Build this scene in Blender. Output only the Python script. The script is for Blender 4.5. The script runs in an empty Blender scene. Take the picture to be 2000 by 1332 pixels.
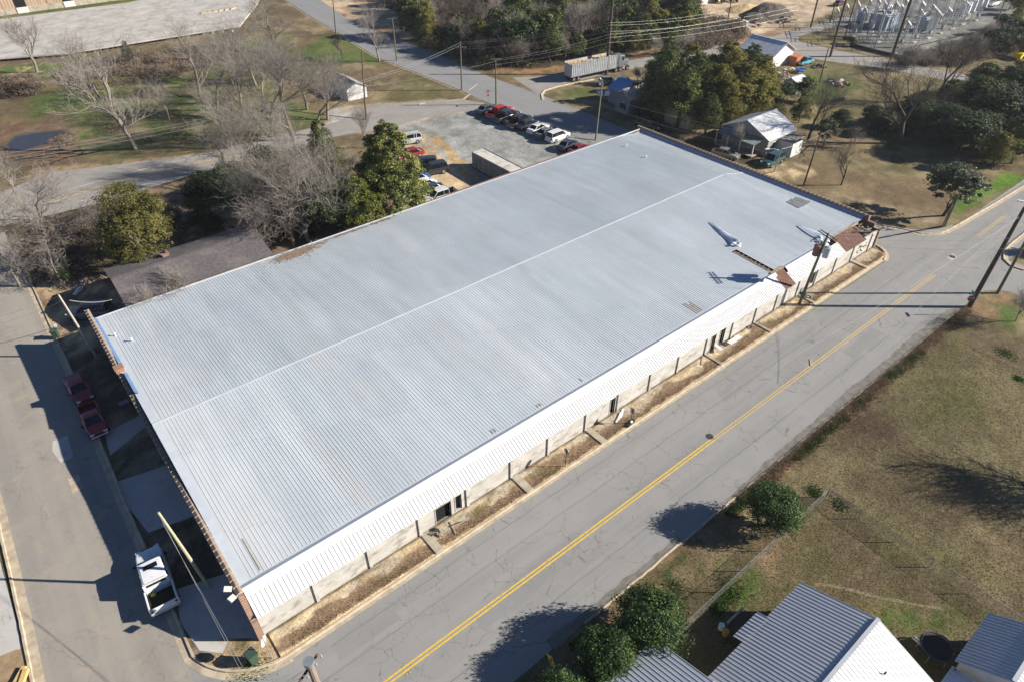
import bpy, math, random
import numpy as np
from mathutils import Vector
R = math.radians
S = bpy.context.scene
COL = S.collection
# ------------------------------------------------------------------ camera, sky, sun, exposure
HC, F, PITCH, YAW, ROLL = 46.0, 1307.7, R(38.476), R(50.726), R(0.058)
_cp, _sp, _cy, _sy = math.cos(PITCH), math.sin(PITCH), math.cos(YAW), math.sin(YAW)
_f = np.array([_cy*_cp, _sy*_cp, -_sp]); _r = np.array([_sy, -_cy, 0.0]); _u = np.cross(_r, _f)
_c, _s = math.cos(ROLL), math.sin(ROLL)
RM = np.array([_c*_r+_s*_u, -_s*_r+_c*_u, -_f])
def at(px, py, z=0.0):
    """ground (or height z) point that a pixel of the photograph shows"""
    d = RM.T @ np.array([px-1000.0, 666.0-py, -F]); t = (z-HC)/d[2]
    return Vector((d[0]*t, d[1]*t, z))
cam = bpy.data.cameras.new('camera'); co = bpy.data.objects.new('camera', cam); COL.objects.link(co)
cam.lens = F/2000*36; cam.sensor_width = 36; cam.clip_end = 5000; cam.clip_start = .5
from mathutils import Matrix
co.matrix_world = Matrix.Translation((0, 0, HC)) @ Matrix([list(v) for v in RM.T]).to_4x4()
S.camera = co
w = bpy.data.worlds.new('World'); S.world = w; w.use_nodes = True
nt = w.node_tree; bg = nt.nodes['Background']
sky = nt.nodes.new('ShaderNodeTexSky'); sky.sky_type = 'NISHITA'; sky.sun_disc = False
SUN_AZ, SUN_EL = R(-39.0), R(26.0)          # direction towards the sun, measured from +X
sky.sun_elevation = SUN_EL; sky.sun_rotation = math.pi/2 - SUN_AZ
sky.air_density = .75; sky.dust_density = 0; sky.ozone_density = 5.0; sky.altitude = 1200
nt.links.new(sky.outputs[0], bg.inputs[0]); bg.inputs[1].default_value = 0.056
sl = bpy.data.lights.new('sun', 'SUN'); sl.energy = 5.0; sl.angle = R(.5); sl.color = (1.0, .93, .82)
so = bpy.data.objects.new('sun', sl); COL.objects.link(so)
sd = Vector((math.cos(SUN_AZ)*math.cos(SUN_EL), math.sin(SUN_AZ)*math.cos(SUN_EL), math.sin(SUN_EL)))
so.rotation_euler = sd.to_track_quat('Z', 'Y').to_euler(); so.location = (60, -60, 80)
S.view_settings.view_transform = 'Standard'; S.view_settings.look = 'None'
S.view_settings.exposure = 1.0; S.view_settings.gamma = 1.0
# ------------------------------------------------------------------ materials
MATS = {}
def mat(name, c1, c2=None, scale=3.0, rough=.8, metal=0.0, bump=0.0, bscale=None, spec=.3, c3=None, s3=.4,
        world=False, stretch=(1, 1, 1), vary=0.0, alpha=None, coat=0.0, detail=5.0, lo=.38, hi=.62):
    if name in MATS: return MATS[name]
    m = bpy.data.materials.new(name); m.use_nodes = True; n = m.node_tree.nodes; l = m.node_tree.links
    p = n['Principled BSDF']; p.inputs['Roughness'].default_value = rough; p.inputs['Metallic'].default_value = metal
    p.inputs['Specular IOR Level'].default_value = spec
    if coat: p.inputs['Coat Weight'].default_value = coat; p.inputs['Coat Roughness'].default_value = .06
    if world: tc = n.new('ShaderNodeNewGeometry').outputs['Position']
    else: tc = n.new('ShaderNodeTexCoord').outputs['Object']
    mp = n.new('ShaderNodeMapping'); mp.inputs['Scale'].default_value = stretch; l.new(tc, mp.inputs[0])
    col = None
    c2 = c2 or tuple(x*.85 for x in c1)
    no = n.new('ShaderNodeTexNoise'); no.inputs['Scale'].default_value = scale; no.inputs['Detail'].default_value = detail
    no.inputs['Roughness'].default_value = .6
    l.new(mp.outputs[0], no.inputs['Vector'])
    cr = n.new('ShaderNodeValToRGB'); cr.color_ramp.elements[0].position = lo; cr.color_ramp.elements[1].position = hi
    cr.color_ramp.elements[0].color = (*c1, 1); cr.color_ramp.elements[1].color = (*c2, 1)
    l.new(no.outputs[0], cr.inputs[0]); col = cr.outputs[0]
    if c3:
        n3 = n.new('ShaderNodeTexNoise'); n3.inputs['Scale'].default_value = s3; n3.inputs['Detail'].default_value = 6
        n3.inputs['Roughness'].default_value = .65
        l.new(mp.outputs[0], n3.inputs['Vector'])
        r3 = n.new('ShaderNodeValToRGB'); r3.color_ramp.elements[0].position = .52; r3.color_ramp.elements[1].position = .68
        l.new(n3.outputs[0], r3.inputs[0])
        mx = n.new('ShaderNodeMixRGB'); l.new(r3.outputs[0], mx.inputs[0]); l.new(col, mx.inputs[1]); mx.inputs[2].default_value = (*c3, 1)
        col = mx.outputs[0]
    if vary:
        oi = n.new('ShaderNodeObjectInfo'); hs = n.new('ShaderNodeHueSaturation')
        mr = n.new('ShaderNodeMapRange'); mr.inputs['To Min'].default_value = 1-vary; mr.inputs['To Max'].default_value = 1+vary
        l.new(oi.outputs['Random'], mr.inputs[0]); l.new(mr.outputs[0], hs.inputs['Value']); l.new(col, hs.inputs['Color'])
        mh = n.new('ShaderNodeMapRange'); mh.inputs['To Min'].default_value = .5-vary*.08; mh.inputs['To Max'].default_value = .5+vary*.08
        l.new(oi.outputs['Random'], mh.inputs[0]); l.new(mh.outputs[0], hs.inputs['Hue'])
        col = hs.outputs[0]
    l.new(col, p.inputs['Base Color'])
    if bump:
        bn = n.new('ShaderNodeTexNoise'); bn.inputs['Scale'].default_value = bscale or scale*3; bn.inputs['Detail'].default_value = 6
        l.new(mp.outputs[0], bn.inputs['Vector'])
        b = n.new('ShaderNodeBump'); b.inputs['Strength'].default_value = 1.0; b.inputs['Distance'].default_value = bump
        l.new(bn.outputs[0], b.inputs['Height']); l.new(b.outputs[0], p.inputs['Normal'])
    if len(name) and alpha: p.inputs['Alpha'].default_value = alpha
    MATS[name] = m
    return m
def leafmat(name, c1, c2, c3, vary=.2, rough=.55, spec=.3, trans=.25, nscale=1.1):
    """foliage: colour by clump and by leaf, a little light through the leaf"""
    m = bpy.data.materials.new(name); m.use_nodes = True; n = m.node_tree.nodes; l = m.node_tree.links
    p = n['Principled BSDF']; p.inputs['Roughness'].default_value = rough; p.inputs['Specular IOR Level'].default_value = spec
    g = n.new('ShaderNodeTexCoord'); no = n.new('ShaderNodeTexNoise'); no.inputs['Scale'].default_value = nscale; no.inputs['Detail'].default_value = 3
    l.new(g.outputs['Object'], no.inputs['Vector'])
    wn = n.new('ShaderNodeTexWhiteNoise'); wn.noise_dimensions = '3D'
    a = n.new('ShaderNodeAttribute'); a.attribute_name = 'leaf'
    ad = n.new('ShaderNodeMath'); ad.operation = 'MULTIPLY_ADD'; ad.inputs[1].default_value = .5
    sb = n.new('ShaderNodeMath'); sb.operation = 'SUBTRACT'; sb.inputs[1].default_value = .25
    l.new(a.outputs['Fac'], ad.inputs[0]); l.new(no.outputs[0], sb.inputs[0]); l.new(sb.outputs[0], ad.inputs[2])
    cr = n.new('ShaderNodeValToRGB'); e = cr.color_ramp.elements
    e[0].position = .25; e[0].color = (*c1, 1); e[1].position = .8; e[1].color = (*c3, 1)
    k = e.new(.52); k.color = (*c2, 1)
    l.new(ad.outputs[0], cr.inputs[0]); col = cr.outputs[0]
    oi = n.new('ShaderNodeObjectInfo'); hs = n.new('ShaderNodeHueSaturation')
    mr = n.new('ShaderNodeMapRange'); mr.inputs['To Min'].default_value = 1-vary; mr.inputs['To Max'].default_value = 1+vary
    l.new(oi.outputs['Random'], mr.inputs[0]); l.new(mr.outputs[0], hs.inputs['Value']); l.new(col, hs.inputs['Color'])
    l.new(hs.outputs[0], p.inputs['Base Color'])
    if trans:
        t = n.new('ShaderNodeBsdfTranslucent'); l.new(hs.outputs[0], t.inputs[0]); ms = n.new('ShaderNodeMixShader'); ms.inputs[0].default_value = trans
        l.new(p.outputs[0], ms.inputs[1]); l.new(t.outputs[0], ms.inputs[2]); l.new(ms.outputs[0], n['Material Output'].inputs['Surface'])
    return m
# ------------------------------------------------------------------ mesh helpers
class MB:
    def __init__(s): s.v = []; s.f = []; s.m = []
    def face(s, pts, mi=0):
        b = len(s.v); s.v += [tuple(p) for p in pts]; s.f.append(tuple(range(b, b+len(pts)))); s.m.append(mi)
    def box(s, x0, x1, y0, y1, z0, z1, mi=0, skip=''):
        b = len(s.v)
        s.v += [(x0, y0, z0), (x1, y0, z0), (x1, y1, z0), (x0, y1, z0), (x0, y0, z1), (x1, y0, z1), (x1, y1, z1), (x0, y1, z1)]
        for f in ((0, 3, 2, 1), (4, 5, 6, 7), (0, 1, 5, 4), (1, 2, 6, 5), (2, 3, 7, 6), (3, 0, 4, 7)):
            s.f.append(tuple(b+i for i in f)); s.m.append(mi)
    def rbox(s, c, size, rz=0, mi=0, rx=0, ry=0):
        from mathutils import Euler
        M = Euler((rx, ry, rz)).to_matrix(); b = len(s.v); hx, hy, hz = size[0]/2, size[1]/2, size[2]/2
        for p in ((-hx, -hy, -hz), (hx, -hy, -hz), (hx, hy, -hz), (-hx, hy, -hz), (-hx, -hy, hz), (hx, -hy, hz), (hx, hy, hz), (-hx, hy, hz)):
            s.v.append(tuple(Vector(c)+M @ Vector(p)))
        for f in ((0, 3, 2, 1), (4, 5, 6, 7), (0, 1, 5, 4), (1, 2, 6, 5), (2, 3, 7, 6), (3, 0, 4, 7)):
            s.f.append(tuple(b+i for i in f)); s.m.append(mi)
    def prism(s, poly, z0, z1, mi=0):
        b = len(s.v); n = len(poly)
        s.v += [(p[0], p[1], z0) for p in poly]+[(p[0], p[1], z1) for p in poly]
        s.f.append(tuple(b+n+i for i in range(n))); s.m.append(mi)
        s.f.append(tuple(b+n-1-i for i in range(n))); s.m.append(mi)
        for i in range(n):
            j = (i+1) % n; s.f.append((b+i, b+j, b+n+j, b+n+i)); s.m.append(mi)
    def tube(s, pts, rad, n=8, mi=0, cap=True):
        pts = [Vector(p) for p in pts]; rad = rad if isinstance(rad, (list, tuple)) else [rad]*len(pts)
        b = len(s.v); a = None
        for i, p in enumerate(pts):
            d = (pts[min(i+1, len(pts)-1)]-pts[max(i-1, 0)]).normalized()
            ref = Vector((0, 0, 1)) if abs(d.z) < .9 else Vector((1, 0, 0))
            if a is None: a = d.cross(ref).normalized()
            a = (a-d*a.dot(d)).normalized(); c = d.cross(a)
            for k in range(n):
                t = 2*math.pi*k/n; s.v.append(tuple(p+(a*math.cos(t)+c*math.sin(t))*rad[i]))
        for i in range(len(pts)-1):
            for k in range(n):
                k2 = (k+1) % n; s.f.append((b+i*n+k, b+(i+1)*n+k, b+(i+1)*n+k2, b+i*n+k2)); s.m.append(mi)
        if cap:
            s.f.append(tuple(b+k for k in range(n))); s.m.append(mi)
            e = b+(len(pts)-1)*n; s.f.append(tuple(e+n-1-k for k in range(n))); s.m.append(mi)
    def cyl(s, c, r, z0, z1, n=16, mi=0, r2=None):
        s.tube([(c[0], c[1], z0), (c[0], c[1], z1)], [r, r if r2 is None else r2], n, mi)
    def build(s, name, mats, parent=None, smooth=False, world=False, bevel=0):
        me = bpy.data.meshes.new(name)
        v = s.v
        if world and parent is not None:
            o = parent.location; v = [(p[0]-o.x, p[1]-o.y, p[2]-o.z) for p in v]
        me.from_pydata(v, [], s.f)
        for m in (mats if isinstance(mats, (list, tuple)) else [mats]): me.materials.append(m)
        me.polygons.foreach_set('material_index', s.m)
        if smooth: me.polygons.foreach_set('use_smooth', [True]*len(s.f))
        me.update(); o = bpy.data.objects.new(name, me); COL.objects.link(o)
        if bevel:
            md = o.modifiers.new('bevel', 'BEVEL'); md.width = bevel; md.segments = 2; md.limit_method = 'ANGLE'
        if parent is not None: o.parent = parent
        return o
def tag(o, label=None, cat=None, group=None, kind=None):
    if label: o['label'] = label
    if cat: o['category'] = cat
    if group: o['group'] = group
    if kind: o['kind'] = kind
    return o
def thing(name, label, cat, loc=(0, 0, 0), rz=0, group=None):
    o = bpy.data.objects.new(name, None); COL.objects.link(o); o.location = loc; o.rotation_euler = (0, 0, rz); o.empty_display_size = .3
    return tag(o, label, cat, group)
def struct(o): o['kind'] = 'structure'; return o
def dup(root, loc, rz=0, label=None, group=None, scale=1.0):
    r = root.copy(); COL.objects.link(r); r.location = loc; r.rotation_euler = (0, 0, rz)
    r.scale = (scale,)*3 if not isinstance(scale, tuple) else scale
    if label: r['label'] = label
    if group: r['group'] = group
    for ch in list(root.children):
        c = ch.copy(); COL.objects.link(c); c.parent = r
        for g in ch.children:
            d = g.copy(); COL.objects.link(d); d.parent = c
    return r
def npmesh(name, v, quads, mats, leaf=None):
    """v (N,3), quads (M,4) numpy -> object"""
    me = bpy.data.meshes.new(name); me.vertices.add(len(v)); me.vertices.foreach_set('co', v.astype('f').ravel())
    k = quads.shape[1]
    me.loops.add(quads.size); me.loops.foreach_set('vertex_index', quads.astype('i').ravel())
    me.polygons.add(len(quads)); me.polygons.foreach_set('loop_start', np.arange(0, quads.size, k, dtype='i'))
    me.polygons.foreach_set('loop_total', np.full(len(quads), k, dtype='i'))
    for m in (mats if isinstance(mats, (list, tuple)) else [mats]): me.materials.append(m)
    if leaf is not None:
        a = me.attributes.new('leaf', 'FLOAT', 'FACE'); a.data.foreach_set('value', leaf.astype('f'))
    me.update(calc_edges=True)
    return me
def obj(name, me, parent=None):
    o = bpy.data.objects.new(name, me); COL.objects.link(o)
    if parent is not None: o.parent = parent
    return o
# ------------------------------------------------------------------ colours used often
M_concrete = mat('concrete', (.42, .37, .29), (.30, .26, .20), 1.2, .9, bump=.004, bscale=20, c3=(.24, .21, .17), s3=.5, world=True)
M_kerb = mat('kerb_concrete', (.50, .42, .31), (.38, .31, .22), 1.5, .9, bump=.004, bscale=25, c3=(.30, .25, .19), s3=.8, world=True)
M_dark = mat('dark_void', (.008, .008, .009), rough=.9)
M_wood = mat('pole_wood', (.10, .07, .05), (.06, .045, .035), 6, .9, bump=.01, stretch=(4, 4, .4))
M_polegreen = mat('pole_wood_greenish', (.16, .16, .10), (.10, .11, .07), 6, .9, stretch=(4, 4, .4))
M_steel = mat('galvanised_steel', (.42, .44, .46), (.34, .36, .38), 5, .45, .6)
M_white = mat('white_paint', (.78, .78, .76), (.70, .70, .68), 4, .5)
M_black = mat('black_rubber', (.02, .02, .02), rough=.7)
M_glass = mat('dark_glass', (.008, .010, .013), (.012, .015, .018), 1, .08, spec=.45)
M_brick = None
def brickmat(name, c1, c2, mortar, s=1.0):
    m = bpy.data.materials.new(name); m.use_nodes = True; n = m.node_tree.nodes; l = m.node_tree.links; p = n['Principled BSDF']
    p.inputs['Roughness'].default_value = .9
    g = n.new('ShaderNodeNewGeometry'); sx = n.new('ShaderNodeSeparateXYZ'); l.new(g.outputs['Position'], sx.inputs[0])
    ad = n.new('ShaderNodeMath'); ad.operation = 'ADD'; l.new(sx.outputs[0], ad.inputs[0]); l.new(sx.outputs[1], ad.inputs[1])
    cb = n.new('ShaderNodeCombineXYZ'); l.new(ad.outputs[0], cb.inputs[0]); l.new(sx.outputs[2], cb.inputs[1])
    b = n.new('ShaderNodeTexBrick'); b.inputs['Scale'].default_value = 1/s; b.inputs['Brick Width'].default_value = .25; b.inputs['Row Height'].default_value = .085
    b.inputs['Mortar Size'].default_value = .01; b.inputs['Color1'].default_value = (*c1, 1); b.inputs['Color2'].default_value = (*c2, 1); b.inputs['Mortar'].default_value = (*mortar, 1)
    l.new(cb.outputs[0], b.inputs['Vector']); l.new(b.outputs['Color'], p.inputs['Base Color'])
    return m
M_brick = brickmat('red_brick', (.29, .145, .095), (.21, .11, .08), (.32, .27, .22))
# ================================================================== GROUND
rng = np.random.default_rng(7)
_tab = rng.random((256, 256))
def vnoise(x, y):
    xi = np.floor(x).astype(int); yi = np.floor(y).astype(int); fx = x-xi; fy = y-yi
    fx = fx*fx*(3-2*fx); fy = fy*fy*(3-2*fy); g = lambda a, b: _tab[a % 256, b % 256]
    return (g(xi, yi)*(1-fx)+g(xi+1, yi)*fx)*(1-fy)+(g(xi, yi+1)*(1-fx)+g(xi+1, yi+1)*fx)*fy
def fbm(x, y, o=4):
    s = 0; a = .5; t = 0
    for i in range(o): s = s+a*vnoise(x*2**i+17*i, y*2**i+5*i); t += a; a *= .55
    return s/t
def sdist(X, Y, poly):
    """signed distance to polygon, positive inside"""
    d = np.full(X.shape, 1e9); ins = np.zeros(X.shape, bool); n = len(poly)
    for i in range(n):
        x0, y0 = poly[i][0], poly[i][1]; x1, y1 = poly[(i+1) % n][0], poly[(i+1) % n][1]
        dx, dy = x1-x0, y1-y0; L = dx*dx+dy*dy+1e-9
        t = np.clip(((X-x0)*dx+(Y-y0)*dy)/L, 0, 1)
        d = np.minimum(d, np.hypot(X-x0-t*dx, Y-y0-t*dy))
        if y0 != y1: ins ^= ((y0 > Y) != (y1 > Y)) & (X < (x1-x0)*(Y-y0)/(y1-y0)+x0)
    return np.where(ins, d, -d)
def smooth(v, a, b): t = np.clip((v-a)/(b-a), 0, 1); return t*t*(3-2*t)
def P(*pts): return [tuple(at(*p)[:2]) for p in pts]
def W(*pts): return list(pts)
BRN = (.135, .102, .060); TAN = (.215, .172, .100); OLV = (.128, .112, .052); GRN = (.080, .118, .030); DGR = (.05, .075, .022)
SAND = (.50, .37, .22); LEAF = (.17, .105, .065); GRV = (.325, .33, .315); DIRT = (.30, .235, .16); DRK = (.055, .045, .030)
GRV2 = (.215, .215, .20); MUD = (.20, .145, .10)
# (polygon, colour a, colour b, noise size m, share of b, edge softness m)
ZONES = [
 (W((-80, 100), (140, 100), (140, 320), (-80, 320)), TAN, BRN, 6, .55, 5),
 (P((0, 170), (300, 120), (560, 90), (640, 60), (850, 175), (910, 190), (700, 222), (520, 275), (380, 305), (90, 338), (-60, 345)), BRN, OLV, 9, .50, 2),
 (P((150, 300), (380, 290), (540, 255), (640, 235), (640, 190), (560, 60), (430, 90), (180, 170), (120, 165)), (.185, .155, .09), (.095, .128, .038), 2.6, .52, 4),
 (P((0, 130), (130, 125), (130, 145), (0, 165)), SAND, GRN, 4, .7, 2),
 (P((60, 190), (160, 175), (190, 185), (60, 240)), GRN, DGR, 3, .4, 3),
 (P((0, 160), (70, 155), (60, 190), (0, 200)), LEAF, BRN, 2, .4, 2),
 (P((560, 110), (640, 70), (760, 110), (730, 135), (620, 120)), GRN, OLV, 5, .3, 2),
 (P((640, 75), (740, 110), (700, 120), (620, 100)), (.10, .125, .04), OLV, 5, .3, 2),
 (P((760, 140), (840, 150), (915, 185), (830, 202), (740, 210), (700, 190)), OLV, TAN, 5, .35, 2),
 (P((540, 165), (700, 120), (800, 145), (720, 215), (640, 225), (560, 200)), TAN, BRN, 5, .5, 3),
 (P((0, 240), (60, 235), (150, 255), (140, 320), (0, 320)), LEAF, MUD, 3, .5, 3),
 (P((820, 212), (930, 205), (1010, 218), (1180, 282), (1200, 300), (1000, 360), (860, 410), (740, 400), (770, 300)), GRV, (.24, .25, .235), 5, .5, .8),
 (P((775, 255), (830, 262), (870, 320), (930, 345), (900, 385), (800, 380), (760, 300)), SAND, (.36, .30, .22), 2, .5, 1.2),
 (P((838, 268), (855, 262), (912, 320), (935, 345), (905, 345)), (.44, .31, .15), (.36, .27, .16), 1.5, .4, .5),
 (P((640, 215), (700, 205), (860, 196), (945, 205), (925, 218), (850, 230), (780, 262), (640, 262)), (.33, .26, .18), GRV, 4, .4, 1.5),
 # verge between the kerb of the far street and the cars
 (P((935, 205), (1010, 215), (1190, 272), (1190, 285), (1060, 252), (930, 216)), OLV, BRN, 2, .5, .6),
 # left strip beside the back street
 (P((60, 330), (380, 300), (520, 275), (620, 262), (640, 285), (420, 322), (210, 385), (60, 440), (0, 440)), (.33, .24, .15), OLV, 3, .35, 1.0),
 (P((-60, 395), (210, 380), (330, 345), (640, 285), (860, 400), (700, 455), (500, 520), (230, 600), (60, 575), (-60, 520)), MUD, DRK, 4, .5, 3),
 (P((340, 440), (520, 455), (520, 490), (420, 460)), GRN, DGR, 2.5, .5, 2),
 (P((70, 540), (215, 540), (235, 600), (200, 640), (100, 660), (62, 575)), SAND, MUD, 2.5, .5, .8),
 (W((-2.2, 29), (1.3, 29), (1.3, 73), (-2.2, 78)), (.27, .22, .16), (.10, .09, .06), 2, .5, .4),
 (P((100, 655), (170, 630), (190, 680), (120, 720)), SAND, MUD, 2, .5, .4),
 # corner by the stop sign
 (W((-3, 26.5), (5, 26.5), (5, 30), (1.5, 30), (-1, 32)), (.42, .31, .19), OLV, 1.2, .35, .3),
 # south side: lawn
 (W((-60, -60), (82, -60), (82, 16.3), (-60, 16.3)), (.145, .118, .066), OLV, 6, .5, .3),
 (W((30, 12), (70, 12), (80, 14), (80, 5), (60, -10), (50, -10), (45, 8)), (.135, .105, .060), (.152, .130, .070), 7, .5, 3),
 (P((1760, 740), (1900, 730), (1940, 850), (1800, 830)), OLV, (.12, .118, .05), 3, .4, 4),
 (P((1600, 720), (1700, 790), (1790, 860), (1640, 880)), (.10, .068, .045), BRN, 3, .4, 2.5),
 (P((1560, 1000), (1700, 1000), (1990, 1180), (1990, 1240), (1700, 1190), (1520, 1120), (1480, 1050)), BRN, OLV, 2.5, .55, 1.5),
 (P((1440, 1080), (1530, 1010), (1560, 1060), (1480, 1160), (1400, 1190)), (.22, .155, .09), OLV, 2, .4, 1),
 (P((1380, 1180), (1470, 1080), (1500, 1140), (1420, 1210)), OLV, GRN, 1.2, .55, .8),
 (P((1700, 1190), (1900, 1180), (1960, 1230), (1750, 1240)), OLV, GRN, 1.4, .45, .8),
 (P((1260, 1130), (1500, 960), (1560, 960), (1340, 1190), (1250, 1160)), (.19, .145, .085), OLV, 1.4, .45, .6),
 (W((18, 15.0), (82, 15.0), (82, 16.4), (18, 16.4)), LEAF, DGR, 1.5, .4, .5),
 (P((1895, 600), (1960, 572), (2000, 580), (2000, 640), (1900, 620)), OLV, (.24, .16, .09), 2, .5, .6),
 (P((1930, 590), (2000, 610), (2000, 640), (1960, 640)), GRN, OLV, 2, .4, 1),
 # houses behind the building
 (W((88, 27), (150, 27), (150, 104), (93.5, 104), (93.5, 60)), TAN, BRN, 6, .45, 1.2),
 (P((1560, 280), (1640, 260), (1900, 330), (1990, 340), (1870, 440), (1720, 400), (1600, 370), (1470, 330)), (.175, .125, .075), (.20, .16, .09), 6, .5, 2),
 (P((1640, 290), (1850, 300), (1870, 330), (1740, 345), (1640, 320)), OLV, TAN, 5, .4, 3),
 (P((1860, 380), (1990, 335), (2000, 352), (1900, 405), (1860, 420)), (.10, .19, .02), GRN, 3, .4, 1.2),
 (P((1480, 330), (1560, 310), (1600, 340), (1540, 360)), SAND, TAN, 2, .5, 1),
 (P((1560, 365), (1700, 395), (1840, 410), (1830, 440), (1760, 430), (1620, 385)), (.19, .145, .09), DIRT, 2, .4, 1),
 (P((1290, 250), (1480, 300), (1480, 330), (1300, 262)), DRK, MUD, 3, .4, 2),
 (P((1060, 165), (1190, 150), (1200, 200), (1160, 225), (1065, 185)), TAN, OLV, 3, .35, .8),
 (P((1095, 175), (1150, 170), (1160, 195), (1100, 190)), (.10, .12, .04), OLV, 2, .4, 1),
 (P((1500, 130), (1640, 100), (1740, 130), (1880, 170), (1880, 210), (1700, 240), (1500, 260)), OLV, TAN, 5, .45, 2),
 (P((1560, 120), (1660, 110), (1700, 150), (1660, 190), (1580, 200)), GRN, OLV, 4, .45, 2),
 (P((1740, 265), (1870, 270), (1850, 300), (1720, 290)), GRN, OLV, 3, .5, 2),
 (W((150, -20), (420, -20), (420, 420), (150, 420)), TAN, OLV, 12, .5, 10),
 (P((1640, 70), (1660, 30), (1700, 0), (1790, -60), (1990, -60), (1985, 40), (1900, 100), (1780, 118), (1700, 95)), GRV2, (.17, .17, .155), 6, .4, 1.5),
 (P((1540, 60), (1640, 40), (1650, 80), (1560, 85)), (.19, .15, .075), OLV, 3, .3, 1),
 (P((1330, -20), (1640, -60), (1650, 10), (1560, 55), (1420, 80), (1250, 100), (1330, 30)), (.50, .39, .27), (.40, .31, .22), 5, .5, 2),
 (P((1360, 100), (1560, 45), (1560, 55), (1340, 120)), (.30, .17, .10), DIRT, 3, .5, 1),
 (P((820, 90), (1000, 140), (1090, 140), (1340, 80), (1340, -80), (700, -80), (720, 30)), (.075, .055, .035), DRK, 6, .5, 2),
 (P((870, 120), (1000, 152), (1060, 150), (1200, 125), (1320, 100), (1330, 92), (1100, 128), (1010, 142), (900, 112)), (.30, .17, .09), OLV, 3, .4, .8),
 (P((580, -10), (700, -10), (850, 60), (800, 80), (700, 45), (620, 10)), (.46, .36, .25), (.33, .2, .12), 4, .35, 2),
 (P((-30, 28), (130, 14), (300, -20), (480, -20), (300, 12), (130, 34), (0, 48), (-30, 50)), OLV, GRN, 4, .5, 1.2),
 (P((1890, 130), (2000, 120), (2000, 160), (1880, 160)), OLV, MUD, 4, .45, 2),
]
def axis(lo, hi, step, far):
    a = list(np.arange(lo, hi+step, step)); s = step; x = a[-1]
    while x < far: s *= 1.35; x += s; a.append(x)
    s = step; x = a[0]; b = []
    while x > -far: s *= 1.35; x -= s; b.append(x)
    return np.array(b[::-1]+a)
gx = axis(-34, 235, .75, 2500); gy = axis(-20, 262, .75, 2500)
GX, GY = np.meshgrid(gx, gy, indexing='ij')
wx = GX+(fbm(GX/2.2, GY/2.2)-.5)*3; wy = GY+(fbm(GX/2.2+50, GY/2.2+50)-.5)*3
def lerp(a, b, t): return a*(1-t[..., None])+b*t[..., None]
Cc = lerp(np.array(TAN)[None, None]*np.ones(GX.shape+(3,)), np.array(OLV), smooth(fbm(GX/12, GY/12), .4, .6))
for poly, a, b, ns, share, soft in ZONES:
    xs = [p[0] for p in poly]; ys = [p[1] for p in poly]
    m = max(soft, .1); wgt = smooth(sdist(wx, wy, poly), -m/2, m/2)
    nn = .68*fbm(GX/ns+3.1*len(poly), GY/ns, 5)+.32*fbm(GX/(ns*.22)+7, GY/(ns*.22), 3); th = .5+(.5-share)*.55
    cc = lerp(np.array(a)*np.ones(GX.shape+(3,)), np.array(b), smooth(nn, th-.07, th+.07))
    Cc = lerp(Cc, cc, wgt)
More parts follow.
